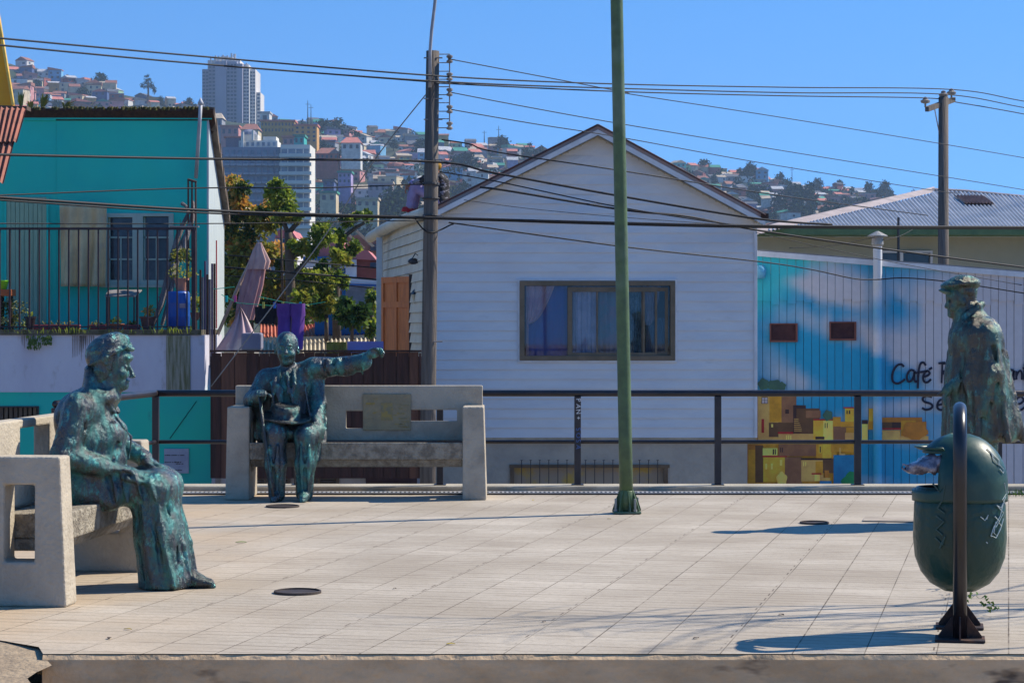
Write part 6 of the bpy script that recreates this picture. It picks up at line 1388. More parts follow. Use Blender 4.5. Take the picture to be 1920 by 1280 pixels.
# trees of the yard
def crown_tree(nm, label, base, d, trunk, limbs, blobs, mats, n, size, seed, group=None, up=0, r=.09):
    d *= 1.2; size *= .92; n = int(n*1.55); bp = W(base[0], base[1], d); t = empty(nm, bp, label, 'tree', group); o = Vector(bp)
    if trunk:
        b = MB(); b.tube([W(x,y,d)-o for x,y in trunk], [r*(1-.35*i/len(trunk)) for i in range(len(trunk))], 9); tk = b.build('trunk', bark, t, smooth=True)
        if limbs:
            for l in limbs: b = MB(); b.tube([W(x,y,d+.1)-o for x,y in l], [r*.55*(1-.5*i/len(l)) for i in range(len(l))], 7); b.build('limb', bark, tk, smooth=True)
    c = [W(x,y,d)-o + Vector((0,.25*math.sin(i*2.1),0)) for i,(x,y,rx,ry) in enumerate(blobs)]; k_ = d/FPX
    leafball('crown', [tuple(q) for q in c], [(rx*k_*.96, max(rx,ry)*k_*.8, ry*k_*.96) for _,_,rx,ry in blobs], n, mats, size, seed, t, up=up)
    return t
crown_tree('copper_tree', 'dense tree with copper and olive leaves beside the turquoise house', (470,700), 42, [(470,700),(468,560),(470,450)], [], [(462,372,46,38),(430,405,26,50),(490,400,34,42),(440,455,36,45),(490,470,46,50),(520,510,34,45),(450,520,46,40),(500,560,45,30),(460,590,40,30),(540,560,26,30)], [gO, gY, gA, gY], 9000, .14, 5)
crown_tree('dark_tree', 'dark evergreen behind the parasol and washing line', (500,700), 44.5, [(500,700),(500,560)], [], [(440,560,40,50),(500,580,50,45),(545,590,40,40),(470,520,50,40),(430,480,20,60)], [gA, gA, gB], 5000, .15, 55)
crown_tree('lime_sapling', 'bright lime shoots rising beside the copper tree', (530,560), 41.2, [(530,560),(528,470),(526,380)], [], [(515,368,18,20),(532,372,24,26),(520,350,14,14),(538,395,22,12)], [gC, gB], 1400, .13, 6, None, .7, .03)
crown_tree('pruned_tree', 'pruned tree with a forked grey trunk and leafy tufts', (546,600), 40, [(548,640),(545,560),(543,500),(541,450),(540,436)], [[(541,440),(535,425),(531,412)],[(541,438),(552,424),(562,416)],[(543,490),(560,470),(575,455)],[(545,520),(565,500),(590,470)]], [(545,406,26,8),(528,410,14,12),(566,404,10,6),(600,440,20,26),(596,425,16,10),(560,460,18,16),(580,470,16,12),(618,446,12,8)], [gB, gC, gY], 2600, .11, 7, None, .3, .115)
crown_tree('crooked_tree', 'crooked dark-barked tree reaching toward the white house', (630,620), 41, [(632,660),(630,560),(630,500),(634,470),(636,450)], [[(636,458),(650,440),(668,426),(684,418)],[(632,490),(650,478),(662,470)],[(636,455),(634,440)],[(630,520),(612,505)]], [(670,410,24,10),(690,402,12,6),(652,416,12,8),(660,465,16,12),(632,480,12,20),(640,445,10,14),(605,500,14,12)], [gB, gC, gA], 2000, .11, 8, None, .3, .10)
crown_tree('yellow_shrub', 'yellow-green bushy shrub between the trees above the shed roof', (610,640), 40.5, [(612,640),(612,590)], [[(612,590),(625,570),(636,556)]], [(605,540,34,26),(630,525,24,14),(575,555,24,30),(600,575,30,22),(560,515,18,18),(585,520,20,14)], [gC, gY, gB], 3600, .12, 9, None, .2, .05)
crown_tree('broad_leaf_shrub', 'dark shrub with big shiny leaves above the red shed roof', (658,625), 39.5, [(660,640),(660,600)], [], [(660,590,28,16),(650,575,14,10),(676,586,14,12)], [gA, gB, M('leaf_glossy', (0.06,0.13,0.04), rough=.25)], 700, .22, 10, None, .5, .04)
crown_tree('slim_tree', 'slim leafy tree beside the white porch post', (697,620), 40, [(697,640),(697,560)], [], [(697,560,10,16),(696,590,12,28),(694,615,10,14)], [gB, gC, gA], 1100, .11, 12, None, .2, .05)
crown_tree('tuft_tree', 'spiky yellow tuft plant in front of the crooked tree', (640,500), 39.6, None, [], [(636,486,16,12),(560,560,14,8)], [gC, gY], 500, .16, 13, None, 1.0)

# ---------------------------------------------------------------- poles, wires
timber = M('pole_timber', (0.17,0.145,0.125), (0.10,0.085,0.075), scale=3, rough=.9, stretch=(7,7,.3), bump=.8, bscale=10, bstretch=(9,9,.5), c3=(0.05,0.04,0.04), s3=3.2, lo3=.62, hi3=.72)
porc = M('porcelain', (0.34,0.30,0.26), (0.2,0.17,0.15), rough=.35); steel = M('galv_steel', (0.30,0.30,0.32), (0.2,0.17,0.15), rough=.5, metal=.4)
t = empty('utility_pole', (W(803,0,30).x, 30, -2.6), 'weathered wooden utility pole with an insulator rack in front of the gable house', 'utility pole'); o = Vector(t.location); P = lambda px, py, d=30: W(px, py, d) - o
b = MB(); tp, bt = P(811.5, 96), P(803, 760); zb_ = bt + (bt-tp)*.45; b.tube([Vector((bt.x-.02,0,0)), bt, tp.lerp(bt,.5), tp], [.115,.103,.098,.088], 18); b.build('pole', timber, t, smooth=True)
for py in (110, 186, 225, 300, 405, 640): b = MB(); q = P(802, py); b.tube([q + Vector((-.05,-.07,0)), q + Vector((.2,-.07,0))], .009, 6); b.build('bolt', steel, t)
b = MB()
for py in (344, 346, 372, 404): q = P(808, py); b.lathe([(.112,-.012),(.116,0),(.112,.012)], q, n=18)
b.build('clamp_bands', M('band_dark', (0.06,0.055,0.055), rough=.5), t)
rk = empty('insulator_rack', (0,0,0)); rk.parent = t; b = MB(); b.tube([P(843,102), P(843,243)], .010, 6)
for py in (102,118,134,149,163,178,193,209,223,240): b.tube([P(822,py), P(843,py)], .007, 5)
b.build('bracket', steel, rk)
for py in (111, 144, 173, 205, 236):
    b = MB(); b.lathe([(.02,-.055),(.042,-.045),(.044,-.025),(.022,-.008),(.022,.008),(.044,.025),(.042,.045),(.02,.055)], P(843,py), n=12); b.build('insulator', porc, rk)
b = MB(); b.tube([P(807,166) + Vector((0,-.13,0)), P(807,100) + Vector((0,-.13,0)), P(810,60) + Vector((0,-.13,0)), P(816,10) + Vector((0,-.13,0)), P(822,-60) + Vector((0,-.13,0))], .022, 8); b.build('lamp_arm', M('arm_grey', (0.35,0.36,0.40), rough=.5), t, smooth=True)
t = empty('utility_pole', (W(1768,0,46).x, 46, -2.6), 'slim distant utility pole with a slanting crossarm above the corrugated roof', 'utility pole'); o = Vector(t.location); P = lambda px, py, d=46: W(px, py, d) - o
b = MB(); b.tube([Vector((.0,0,0)), P(1769,182)], [.125,.10], 14); b.build('pole', timber, t, smooth=True)
b = MB(); a_, c_ = P(1738,205,45.4), P(1788,187,46.6); dz = Vector((0,0,.05)); dy = Vector((.04,.0,0)); b.hexa([a_-dz-dy, c_-dz-dy, c_-dz+dy, a_-dz+dy, a_+dz-dy, c_+dz-dy, c_+dz+dy, a_+dz+dy]); b.build('crossarm', timber, t)
for q in (P(1735,190,45.4), P(1769,178), P(1784,174,46.6)): b = MB(); b.lathe([(.02,-.12),(.02,-.05),(.09,-.03),(.10,.01),(.05,.04),(.05,.07),(.01,.09)], q, n=12); b.build('insulator', porc, t)
b = MB(); b.tube([P(1752,203,45.7), P(1762,255)], .012, 5); b.tube([P(1778,196,46.3), P(1762,250)], .012, 5); b.build('brace', steel, t)
cable = M('cable_black', (0.012,0.012,0.016), rough=.6)
def wire(pts, r, label, group='overhead wires', nm='overhead_wire', cat='wire', mat=None):
    P3 = [W(x, y, d) for x, y, d in pts]; sm = []
    for i in range(len(P3)-1):
        p0, p1, p2, p3 = P3[max(0,i-1)], P3[i], P3[i+1], P3[min(len(P3)-1,i+2)]
        for j in range(8): u = j/8; sm.append(.5*((2*p1)+(p2-p0)*u+(2*p0-5*p1+4*p2-p3)*u*u+(3*p1-p0-3*p2+p3)*u**3))
    sm.append(P3[-1]); o_ = sm[0].copy(); b = MB(); b.tube([q-o_ for q in sm], r*.86, 6); return tag(b.build(nm, mat or cable, loc=o_, smooth=True), label, cat, group)
wire([(-900,-18,16),(-200,52,20),(0,72,24),(400,108,28),(843,144,30),(1165,158,36),(1480,164,41),(1785,168,46.6),(1920,190,50),(2100,222,56)], .0125, 'topmost long wire, running from upper left to the distant pole')
wire([(-900,-8,16),(-200,62,20),(0,85,24),(400,122,28),(843,154,30),(1165,166,36),(1480,174,41),(1770,177,46),(1920,202,50),(2100,235,56)], .0125, 'second long wire from the top, ending on the middle insulator')
wire([(420,124,28),(800,153,30),(843,157,30),(1165,172,36),(1480,180,41),(1736,184,45.4),(1800,193,47),(1920,214,50),(2100,250,56)], .0125, 'third long wire just below the other two top wires')
wire([(843,111,30),(880,118,30),(1165,172,33),(1190,178,33),(1500,226,38),(1920,296,44),(2100,330,46)], .008, 'thin wire from the top insulator crossing the long wires')
wire([(843,173,30),(1000,203,31),(1180,235,33),(1500,288,38),(1920,356,44),(2100,390,46)], .008, 'thin wire from the middle insulator down to the right edge')
wire([(843,205,30),(1000,232,31),(1165,258,33),(1430,306,37),(1750,357,43),(1800,362,45)], .008, 'thin wire from the fourth insulator to the corrugated roof')
wire([(-900,215,20),(-200,285,24),(0,290,25),(400,298,28),(806,303,29.8),(930,325,30),(1165,368,30.5),(1420,410,31),(1560,421,31.5)], .018, 'black cable sagging across the gable from the left')
wire([(-900,288,20),(-200,358,24),(0,370,25),(400,395,28),(806,408,29.8),(1165,418,30.2),(1470,424,31),(1920,426,33),(2100,428,34)], .020, 'thick black main cable across the whole view')
wire([(-900,292,20),(-200,362,24),(0,375,25),(400,400,28),(806,410,29.85),(1165,421,30.25),(1470,427,31.1),(1920,429,33.1),(2100,431,34)], .013, 'second strand lying just under the thick main cable')
wire([(-100,369,25),(0,366,26),(350,353,28),(600,352,29),(795,345,29.9)], .010, 'thin cable rising to the pole over the turquoise house')
wire([(-100,418,25),(0,419,26),(420,419,28),(795,413,29.9)], .008, 'level thin cable across the terrace railing')
wire([(828,262,30),(880,270,30),(930,285,30),(1165,320,30.5),(1430,362,34),(1627,389,39),(1740,404,44)], .011, 'cable from low on the pole to the hip roof')
wire([(824,322,30),(930,340,30),(1165,389,30.5),(1380,422,31),(1480,428,31.2)], .010, 'upper of two close cables slanting over the gable')
wire([(900,351,30),(960,359,30),(1165,393,30.5),(1290,406,31),(1417,431,32),(1633,463,33),(1802,486,34),(1960,506,35)], .017, 'lower of two close cables, running on to the right edge')
wire([(775,405,29.9),(792,428,29.9),(808,436,29.88),(828,430,30),(850,420,30),(870,421,30),(1165,462,31),(1420,490,33),(1520,505,35),(1600,522,36),(1643,524,36.5),(1700,521,36.5),(1800,531,36.5),(1960,556,36.5)], .012, 'slack cable looping at the pole and drooping over the painted wall')
wire([(798,178,29.9),(700,303,30.7),(602,452,31.5),(396,724,32.6)], .010, 'long pale stay wire slanting from the pole down to the board fence', nm='stay_wire', mat=M('stay_grey', (0.26,0.27,0.28)))
wire([(380,474,39.5),(560,490,39.5),(705,502,40.5)], .012, 'topmost of three cables in front of the yard trees')
wire([(380,498,39.5),(560,512,39.5),(705,524,40.5)], .020, 'thick middle cable in front of the yard trees')
wire([(380,514,39.5),(560,526,39.5),(705,541,40.5)], .010, 'lowest of three cables in front of the yard trees')
wire([(870,375,30),(1000,392,30.5),(1200,410,31),(1420,425,32)], .005, 'hair-thin wire above the main cable on the gable')
for i, (p, q) in enumerate((((1417,436,34),(1920,535,37)), ((1480,465,36),(1640,445,36.8)), ((1655,450,36.8),(1720,425,38)))): wire([p, ((p[0]+q[0])/2, (p[1]+q[1])/2+5, (p[2]+q[2])/2), q], .006, ('hair-thin wire fanning over the painted building to the right edge', 'short stay from the stove pipe to the left', 'short stay from the stove pipe up to the roof mast')[i])

# ---------------------------------------------------------------- man sitting on the roof behind the pole
def roof_man():
    d = 37.0; t = empty('person', W(800, 395, d), 'person in lilac trousers and dark jacket sitting on the gable roof behind the pole', 'person'); o = Vector(t.location); k = d/FPX
    F = lambda px, py, y=0.0: ((px-800)*k, y, (395-py)*k)
    skn = M('skin', (0.36,0.16,0.10), rough=.6); s = SDF((-.45,-.32,-.1), (.5,.36,.95), .010)
    s.ell(F(815,314), (.088,.08,.11), .02); s.cone(F(809,318), F(806,321), .03, .03, .02); s.cone(F(818,325), F(822,335), .05, .06, .02)
    s.cone(F(824,345), F(822,378), .14, .13, .05, sy=1.2); s.ell(F(822,382), (.13,.16,.09), .04)
    for y, dx in ((-.12,0),(.12,8)):
        s.path([F(815,378,y), F(776+dx,348,y), F(768+dx,392,y)], [.085,.062,.045], .03)
        s.path([F(823,338,y*1.6), F(795,338,y*1.7), F(770,348,y*1.2)], [.06,.045,.034], .03)
    hc = F(763,352,-.14); s.ell(hc, (.03,.022,.045), .012)
    for i in range(4): finger(s, (hc[0]-.012, hc[1]-.018+i*.012, hc[2]-.03), (-.2,0,-1), .075, -.3, (0,1,0), .011, .004)
    finger(s, (hc[0]+.015, hc[1]-.01, hc[2]-.01), (.5,0,-.8), .05, .2, (0,1,0), .011, .004)
    skin(s, 'body', skn, t)
    s = SDF((-.45,-.4,-.1), (.5,.4,.6), .012)
    for y, dx in ((-.12,0),(.12,8)): s.path([F(818,378,y), F(776+dx,347,y), F(769+dx,386,y)], [.10,.075,.06], .03)
    s.ell(F(822,380), (.145,.19,.11), .04); skin(s, 'trousers', M('trousers_lilac', (0.30,0.25,0.42), (0.24,0.2,0.36), scale=5), t, disp=((.008,(14,14,14),3,None),))
    s = SDF((-.45,-.4,.05), (.5,.4,.8), .012)
    s.cone(F(824,342), F(824,375), .165, .17, .05, sy=1.2)
    for y in (-.12,.12): s.path([F(824,336,y*1.5), F(797,337,y*1.8), F(773,346,y*1.25)], [.075,.06,.048], .03)
    skin(s, 'jacket', M('jacket_dark', (0.015,0.016,0.02), (0.25,0.25,0.3), scale=7, stretch=(1,1,3), lo=.55, hi=.6), t, disp=((.012,(12,12,12),5,None),))
    s = SDF((-.05,-.15,.6), (.3,.15,.95), .008); s.ell(F(817,311), (.098,.09,.09), .02); s.cone(F(806,316,-.03), F(806,316,.03), .02, .02, .02); skin(s, 'cap', M('cap_yellow', (0.55,0.28,0.02)), t)
    for y, dx in ((-.12,0),(.12,8)):
        b = MB(); q = F(764+dx,395,y); b.lathe([(.001,-.02),(.055,-.02),(.06,.0),(.045,.05),(.035,.06),(.001,.06)], q, n=12, sx=1.6, sy=.9); b.build('shoe', M('shoe_red', (0.42,0.02,0.03)), t, smooth=True)
roof_man()
# ---------------------------------------------------------------- hillside
RIDGE = [(-400,70),(-100,95),(20,114),(60,128),(150,152),(230,172),(300,185),(380,210),(440,224),(500,228),(600,232),(650,238),(700,246),(760,254),(800,262),(880,272),(960,277),(1040,288),(1200,302),(1330,322),(1450,338),(1600,366),(1700,376),(1800,385),(2050,400),(2500,420)]
def ridge_y(px):
    for (a, ya), (c, yc) in zip(RIDGE, RIDGE[1:]):
        if a <= px <= c: return ya + (yc-ya)*(px-a)/(c-a)
    return RIDGE[0][1] if px < RIDGE[0][0] else RIDGE[-1][1]
def hill_pt(px, t):
    """terrain under view column px, t=0 foot of the slope, 1 ridge, >1 falling away behind"""
    D = 1150 + 200*max(0, min(1, (px-900)/900)); d0 = 640
    u = min(t, 1.0); d = d0 + (D-d0)*t; ry = ridge_y(px) + 6
    y = 500 + (ry-500)*(max(u, 0)**.85); p = W(px, y, d0 + (D-d0)*u)
    n_ = 2.2*math.sin(px*.031+t*9) + 1.3*math.sin(px*.083-t*17) + .8*math.sin(px*.17+t*31)
    z = p.z + (n_*min(1, t*3) if t < .98 else 0); x = (px-960)/FPX*d
    if t > 1: z = p.z - (t-1)*260
    return Vector((x, d, z))
b = MB(); nx, nt_ = 270, 46; vs = []
for i in range(nx+1):
    for j in range(nt_+1): vs.append(hill_pt(-1600 + 5400*i/nx, -.6 + 2.3*j/nt_ if j else -.6))
for k_ in range(len(vs)):
    if vs[k_].y < 640: vs[k_].z = max(-2.55, vs[k_].z - (640-vs[k_].y)*.12)
b.add(vs, [(i*(nt_+1)+j, (i+1)*(nt_+1)+j, (i+1)*(nt_+1)+j+1, i*(nt_+1)+j+1) for i in range(nx) for j in range(nt_)])
struct(b.build('hillside', M('hill_scrub', (0.022,0.036,0.016), (0.06,0.058,0.034), scale=.045, rough=1, lo=.48, hi=.66, c3=(0.02,0.035,0.018), s3=.016), smooth=True))
WALL = {'white': (0.62,0.61,0.58), 'cream': (0.60,0.50,0.33), 'grey': (0.28,0.29,0.32), 'pink': (0.55,0.25,0.24), 'turquoise': (0.04,0.42,0.38), 'sky-blue': (0.16,0.40,0.62), 'ochre': (0.52,0.30,0.08), 'brick-red': (0.34,0.09,0.07), 'lilac': (0.38,0.30,0.50), 'brown': (0.17,0.11,0.08), 'pale green': (0.30,0.46,0.30), 'navy': (0.06,0.10,0.24)}
ROOF = {'rusty': (0.32,0.13,0.09), 'pale grey': (0.48,0.48,0.50), 'coral': (0.58,0.20,0.15), 'dark grey': (0.12,0.12,0.14), 'tan': (0.50,0.40,0.29), 'green': (0.05,0.28,0.20)}
wm = {k_: M('far_wall_' + k_.replace(' ', '_').replace('-', '_'), v, rough=.8, scale=.6) for k_, v in WALL.items()}; rm = {k_: M('far_roof_' + k_.replace(' ', '_'), v, rough=.75, scale=.8) for k_, v in ROOF.items()}
fw = M('far_pane', (0.04,0.05,0.08), rough=.25, spec=.5)
rr = random.Random(42); HS = []
ZN = [(18,385,.30,1.0,'left of tower'), (486,800,.22,1.0,'between tower and pole'), (822,1080,.42,1.0,'above left roof slope'), (1255,1745,.34,1.0,'above right roof slope')]
def free(px, py):
    if 376 < px < 490 and py < 260: return False
    if 415 < px < 592 and py > 236: return False
    if py > 460: return False
    if 822 <= px <= 1120 and py > 388 - (px-822)*.5 - 4: return False
    if px > 1120 and py > 238 + (px-1120)*.52 + 2 and px < 1432: return False
    if px > 1432 and py > 441 - max(0, px-1395)*.235 : return False
    if px < 400 and py > 216: return False
    return True
rows = []
t_ = 1.0
while t_ > .2: rows.append(t_); t_ -= .033 if t_ > .6 else .045
for ri, tt in enumerate(rows):
    px = -10 + rr.uniform(0, 20)
    while px < 1760:
        w_ = rr.uniform(4.0, 8.0); q = hill_pt(px, tt + rr.uniform(-.016, .012) if tt < 1 else .985); y_ = YH - (q.z + 3 - HC)*FPX/q.y; pw = w_*FPX/q.y
        zone = next((z for z in ZN if z[0] <= px <= z[1]), None); dens = .97 if tt > .3 else .62
        if zone and free(px, y_) and rr.random() < dens: HS.append((px, tt, q, w_, zone[4], ri))
        px += pw*rr.uniform(.85, 1.35)
print('HILL HOUSES', len(HS)); rr.shuffle(HS); HS.sort(key=lambda h: -h[3]/h[2].y); REST = HS[286:]; HS = HS[:286]; rr.shuffle(HS); cnts = {}
specs = []
for (px, tt, q, w_, zone, ri) in HS:
    wc = rr.choices(list(WALL), [26,13,14,8,5,6,6,6,4,6,4,4])[0]; rc = rr.choices(list(ROOF), [22,24,20,14,12,4])[0]; ty = rr.choices(('gabled','flat','lean-to'), [48,22,30])[0]; st = rr.choices((1,2,3), [56,38,6])[0]
    specs.append([px, tt, q, w_, zone, ri, wc, rc, ty, st])
key = lambda s: (s[6], s[7], s[8], s[4]); from collections import defaultdict
grp = defaultdict(list)
for s in specs: grp[key(s)].append(s)
ORD = ['first','second','third','fourth','fifth','sixth','seventh','eighth','ninth','tenth','eleventh']
lab = {}
for k_, L_ in grp.items():
    L_.sort(key=lambda s: s[0])
    for i, s in enumerate(L_):
        hgt_ = 'ridge-top' if s[1] > .93 else 'upper' if s[1] > .75 else 'mid-hill' if s[1] > .5 else 'low'
        a = 'one of a kind' if len(L_) == 1 else ORD[min(i, 10)] + ' such from the left'
        base = f"{hgt_} {s[6]} {s[8]} house, {s[7]} roof, {s[4]}"
        lab[id(s)] = base if len(L_) == 1 else base + f", {ORD[min(i,10)]} from left"
for s in specs:
    px, tt, q, w_, zone, ri, wc, rc, ty, st = s; dp = rr.uniform(5, 8); h = 2.3*st + rr.uniform(0,.5); rot = rr.uniform(-.5, .5) + .1
    t = empty('hillside_house', q, lab[id(s)], 'house', 'houses on the hillside', rot); w2 = w_/2
    lo = -5.0
    b = MB(); b.box(-w2, w2, 0, dp, lo, h); b.build('wall', wm[wc], t)
    e = .35; b = MB()
    if ty == 'flat': b.box(-w2-.15, w2+.15, -.15, dp+.15, h+.01, h+.32)
    elif ty == 'lean-to': r_ = rr.choice((-1,1)); b.hexa([(-w2-e,-e,h+.02),(w2+e,-e,h+.02),(w2+e,dp+e,h+.02),(-w2-e,dp+e,h+.02),(-w2-e,-e,h+.25+(1.3 if r_>0 else 0)),(w2+e,-e,h+.25+(0 if r_>0 else 1.3)),(w2+e,dp+e,h+.25+(0 if r_>0 else 1.3)),(-w2-e,dp+e,h+.25+(1.3 if r_>0 else 0))])
    elif rr.random() < .5: rh = rr.uniform(1.3,2.2); b.add([(-w2-e,-e,h),(w2+e,-e,h),(w2+e,dp+e,h),(-w2-e,dp+e,h),(-w2-e,dp/2,h+rh),(w2+e,dp/2,h+rh)], [(0,1,5,4),(2,3,4,5),(0,4,3),(1,2,5),(0,3,2,1)])
    else: rh = rr.uniform(1.2,2.0); b.add([(-w2-e,-e,h),(w2+e,-e,h),(w2+e,dp+e,h),(-w2-e,dp+e,h),(0,-e,h+rh),(0,dp+e,h+rh)], [(0,4,5,3),(1,2,5,4),(0,1,4),(2,3,5),(0,3,2,1)])
    b.build('roof', rm[rc], t)
    nw = max(1, int(w_/3.2))
    for f in range(st):
        for i in range(nw):
            if rr.random() < .22: continue
            x = -w2 + w_*(i+.5)/nw + rr.uniform(-.3,.3); hw_ = rr.uniform(.4,.8); z0 = f*2.3 + .7; b = MB(); b.box(x-hw_, x+hw_, -.06, -.02, z0, z0+rr.uniform(.9,1.3)); b.build('window', fw, t)
    if rr.random() < .3: b = MB(); b.box(w2+.02, w2+.05, dp*.3, dp*.3+1.2, h-1.8, h-.7); b.build('window', fw, t)
# the smallest far houses beyond the first few hundred: one object
b = MB(); wk, rk_ = list(WALL), list(ROOF); mats = [wm[k_] for k_ in wk] + [rm[k_] for k_ in rk_] + [fw]
for (px, tt, q, w_, zone, ri) in REST:
    c, s_ = math.cos(rr.uniform(-.5, .6)), 0; ang = math.acos(max(-1, min(1, c))); s_ = math.sin(ang); dp = rr.uniform(4, 7); h = rr.choice((2.4, 2.6, 4.6)); w2 = w_/2; T_ = lambda x, y, z: (q.x + x*c - y*s_, q.y + x*s_ + y*c, q.z + z)
    mi = wk.index(rr.choices(wk, [26,13,14,8,5,6,6,6,4,6,4,4])[0]); mr = len(wk) + rr.randrange(len(rk_))
    b.hexa([T_(*v) for v in [(-w2,0,-4),(w2,0,-4),(w2,dp,-4),(-w2,dp,-4),(-w2,0,h),(w2,0,h),(w2,dp,h),(-w2,dp,h)]], mi)
    e = .3; rh = rr.uniform(.8, 1.7); b.add([T_(*v) for v in [(-w2-e,-e,h+.01),(w2+e,-e,h+.01),(w2+e,dp+e,h+.01),(-w2-e,dp+e,h+.01),(-w2-e,dp/2,h+rh),(w2+e,dp/2,h+rh)]], [(0,1,5,4),(2,3,4,5),(0,4,3),(1,2,5),(0,3,2,1)], mr)
    for x in (-.25, .25):
        if rr.random() < .7: b.add([T_(*v) for v in [(x*w_-.5,-.04,.8),(x*w_+.5,-.04,.8),(x*w_+.5,-.04,1.8),(x*w_-.5,-.04,1.8)]], [(0,1,2,3)], len(mats)-1)
if REST: tag(b.build('distant_houses', mats), 'mass of tiny distant houses packed between the others on the hillside', 'houses', None, 'stuff')
# trees among the houses
tg = [M('far_leaf_a', (0.016,0.032,0.014), rough=1, spec=0), M('far_leaf_b', (0.03,0.052,0.02), rough=1, spec=0)]
protos = []
for v in range(4):
    o_ = leafball('crown', [(0,0,4.5),(1.6,.5,3.2),(-1.7,-.3,3.4),(.3,0,6.2)], [(2.6,2.4,2.2),(1.9,1.8,1.6),(1.9,1.8,1.7),(1.5,1.5,1.6)], 620, tg, 1.0, 90+v); protos.append(o_)
tb = MB(); tb.tube([(0,0,-2),(0,0,4)], .3, 6); ptr = tb.build('trunk', bark)
used = set(); ntree = 0; TR = []
for i in range(150):
    px = rr.uniform(10, 1745); tt = rr.uniform(.25, 1.0); 
    if rr.random() < .35: px, tt = (rr.uniform(610, 810), rr.uniform(.10, .36)) if rr.random() < .5 else (rr.uniform(1260, 1740), rr.uniform(.4, 1))
    q = hill_pt(px, tt); y_ = YH - (q.z+3-HC)*FPX/q.y
    if not free(px, y_): continue
    pr = protos[i % 4]; sc = rr.uniform(.7, 1.5)*(1.25 if tt < .5 else 1)
    t = empty('hillside_tree', q, None, 'tree', 'trees on the hillside', rr.uniform(0, 6.28)); TR.append((px, tt, sc, t)); t.scale = (sc*rr.uniform(.8,1.3), sc, sc*rr.uniform(.8,1.1))
    c = pr.copy() if i >= 4 or i in used else pr
    if c is not pr: COL.objects.link(c)
    used.add(i % 4 if c is pr else -1); c.parent = t; k_ = ptr.copy(); COL.objects.link(k_); k_.parent = t
tgp = defaultdict(list)
for px, tt, sc, t in TR:
    z = 'left of tower' if px < 385 else 'between tower and pole' if px < 810 else 'above left roof slope' if px < 1180 else 'above right roof slope'
    tgp[('ridge-top' if tt > .93 else 'upper' if tt > .75 else 'mid-hill' if tt > .5 else 'low', 'broad' if sc > 1.25 else 'medium' if sc > .95 else 'small', z)].append((px, t))
for k_, L_ in tgp.items():
    for i, (px, t) in enumerate(sorted(L_, key=lambda q: q[0])): t['label'] = f"{k_[0]} {k_[1]} dark green tree among houses, {k_[2]}" + (f", {ORD[min(i, 10)]} from left" if len(L_) > 1 else '')
for pr in protos:
    if pr.parent is None: bpy.data.objects.remove(pr)
bpy.data.objects.remove(ptr)
def ridge_tree(px, py_base, hpx, wpx, d, label, kind='round', seed=0):
    p = W(px, py_base, d); k_ = d/FPX; t = empty('ridge_tree', p, label, 'tree'); b = MB(); H = hpx*k_; Wd = wpx*k_
    b.tube([(0,0,-6),(0,0,H*.6)], .5, 6); b.build('trunk', bark, t)
    if kind == 'round': c = [(0,0,H*.62),(-Wd*.22,0,H*.45),(Wd*.25,0,H*.4),(-Wd*.05,0,H*.82),(Wd*.35,0,H*.25)]; r_ = [(Wd*.30,Wd*.3,H*.22),(Wd*.22,Wd*.2,H*.2),(Wd*.2,Wd*.2,H*.18),(Wd*.2,Wd*.2,H*.16),(Wd*.16,Wd*.16,H*.16)]
    else: c = [(0,0,H*(.15+.16*i)) for i in range(5)]; r_ = [(Wd*(.5-.085*i),)*2 + (H*.09,) for i in range(5)]
    leafball('crown', c, r_, 900, tg, H*.07, 300+seed, t)
ridge_tree(278, 178, 38, 34, 1130, 'tall rounded eucalyptus alone on the ridge left of the tower', 'round', 1)
ridge_tree(1662, 376, 38, 36, 1300, 'large eucalyptus on the ridge left of the corrugated roof', 'round', 2)
ridge_tree(1623, 370, 24, 12, 1300, 'narrow pointed pine on the right-hand ridge', 'cone', 3)
ridge_tree(1715, 374, 20, 28, 1280, 'low bush-like tree on the ridge beside the corrugated roof', 'round', 4)
ridge_tree(1600, 372, 18, 22, 1300, 'small round tree left of the narrow pine', 'round', 5)
ridge_tree(775, 262, 20, 24, 1140, 'dark round tree on the ridge left of the utility pole', 'round', 6)
# palms behind the turquoise roof
for i, (px, h0, w0, d_, lb) in enumerate(((40,42,14,60,'narrow green palm tuft behind the roof, left of three'),(58,26,12,61,'short green palm tuft between two taller ones'),(78,40,18,62,'green palm tuft leaning right behind the turquoise roof'),(120,30,30,63,'spreading yellow-green palm behind the turquoise roof'))):
    p = W(px, 212, d_); t = empty('palm', p, lb, 'palm'); b = MB(); b.tube([(0,0,-8),(0,0,.1)], .12, 8); b.build('trunk', bark, t); b = MB(); r2 = random.Random(i); k_ = d_/FPX
    for j in range(34):
        a = r2.uniform(0, 6.28); sp = w0*k_*.5*r2.uniform(.2,1); H = h0*k_*r2.uniform(.6,1.05); dx = math.cos(a)*sp + (.1 if i == 2 else .15*(i == 3)); dy = math.sin(a)*sp; sd = Vector((.018,.01,0)); pts = [Vector((dx*u*u*1.2, dy*u*u, H*(u - (.25 if i == 3 else .05)*u*u))) for u in (0,.35,.7,1)]
        b.add([pts[0], pts[1]-sd, pts[1]+sd, pts[2]-sd, pts[2]+sd, pts[3]], [(0,1,2),(1,3,4,2),(3,5,4)], j % 2)
    b.build('fronds', [M('palm_green', (0.09,0.14,0.03)), M('palm_olive', (0.19,0.19,0.04))], t)
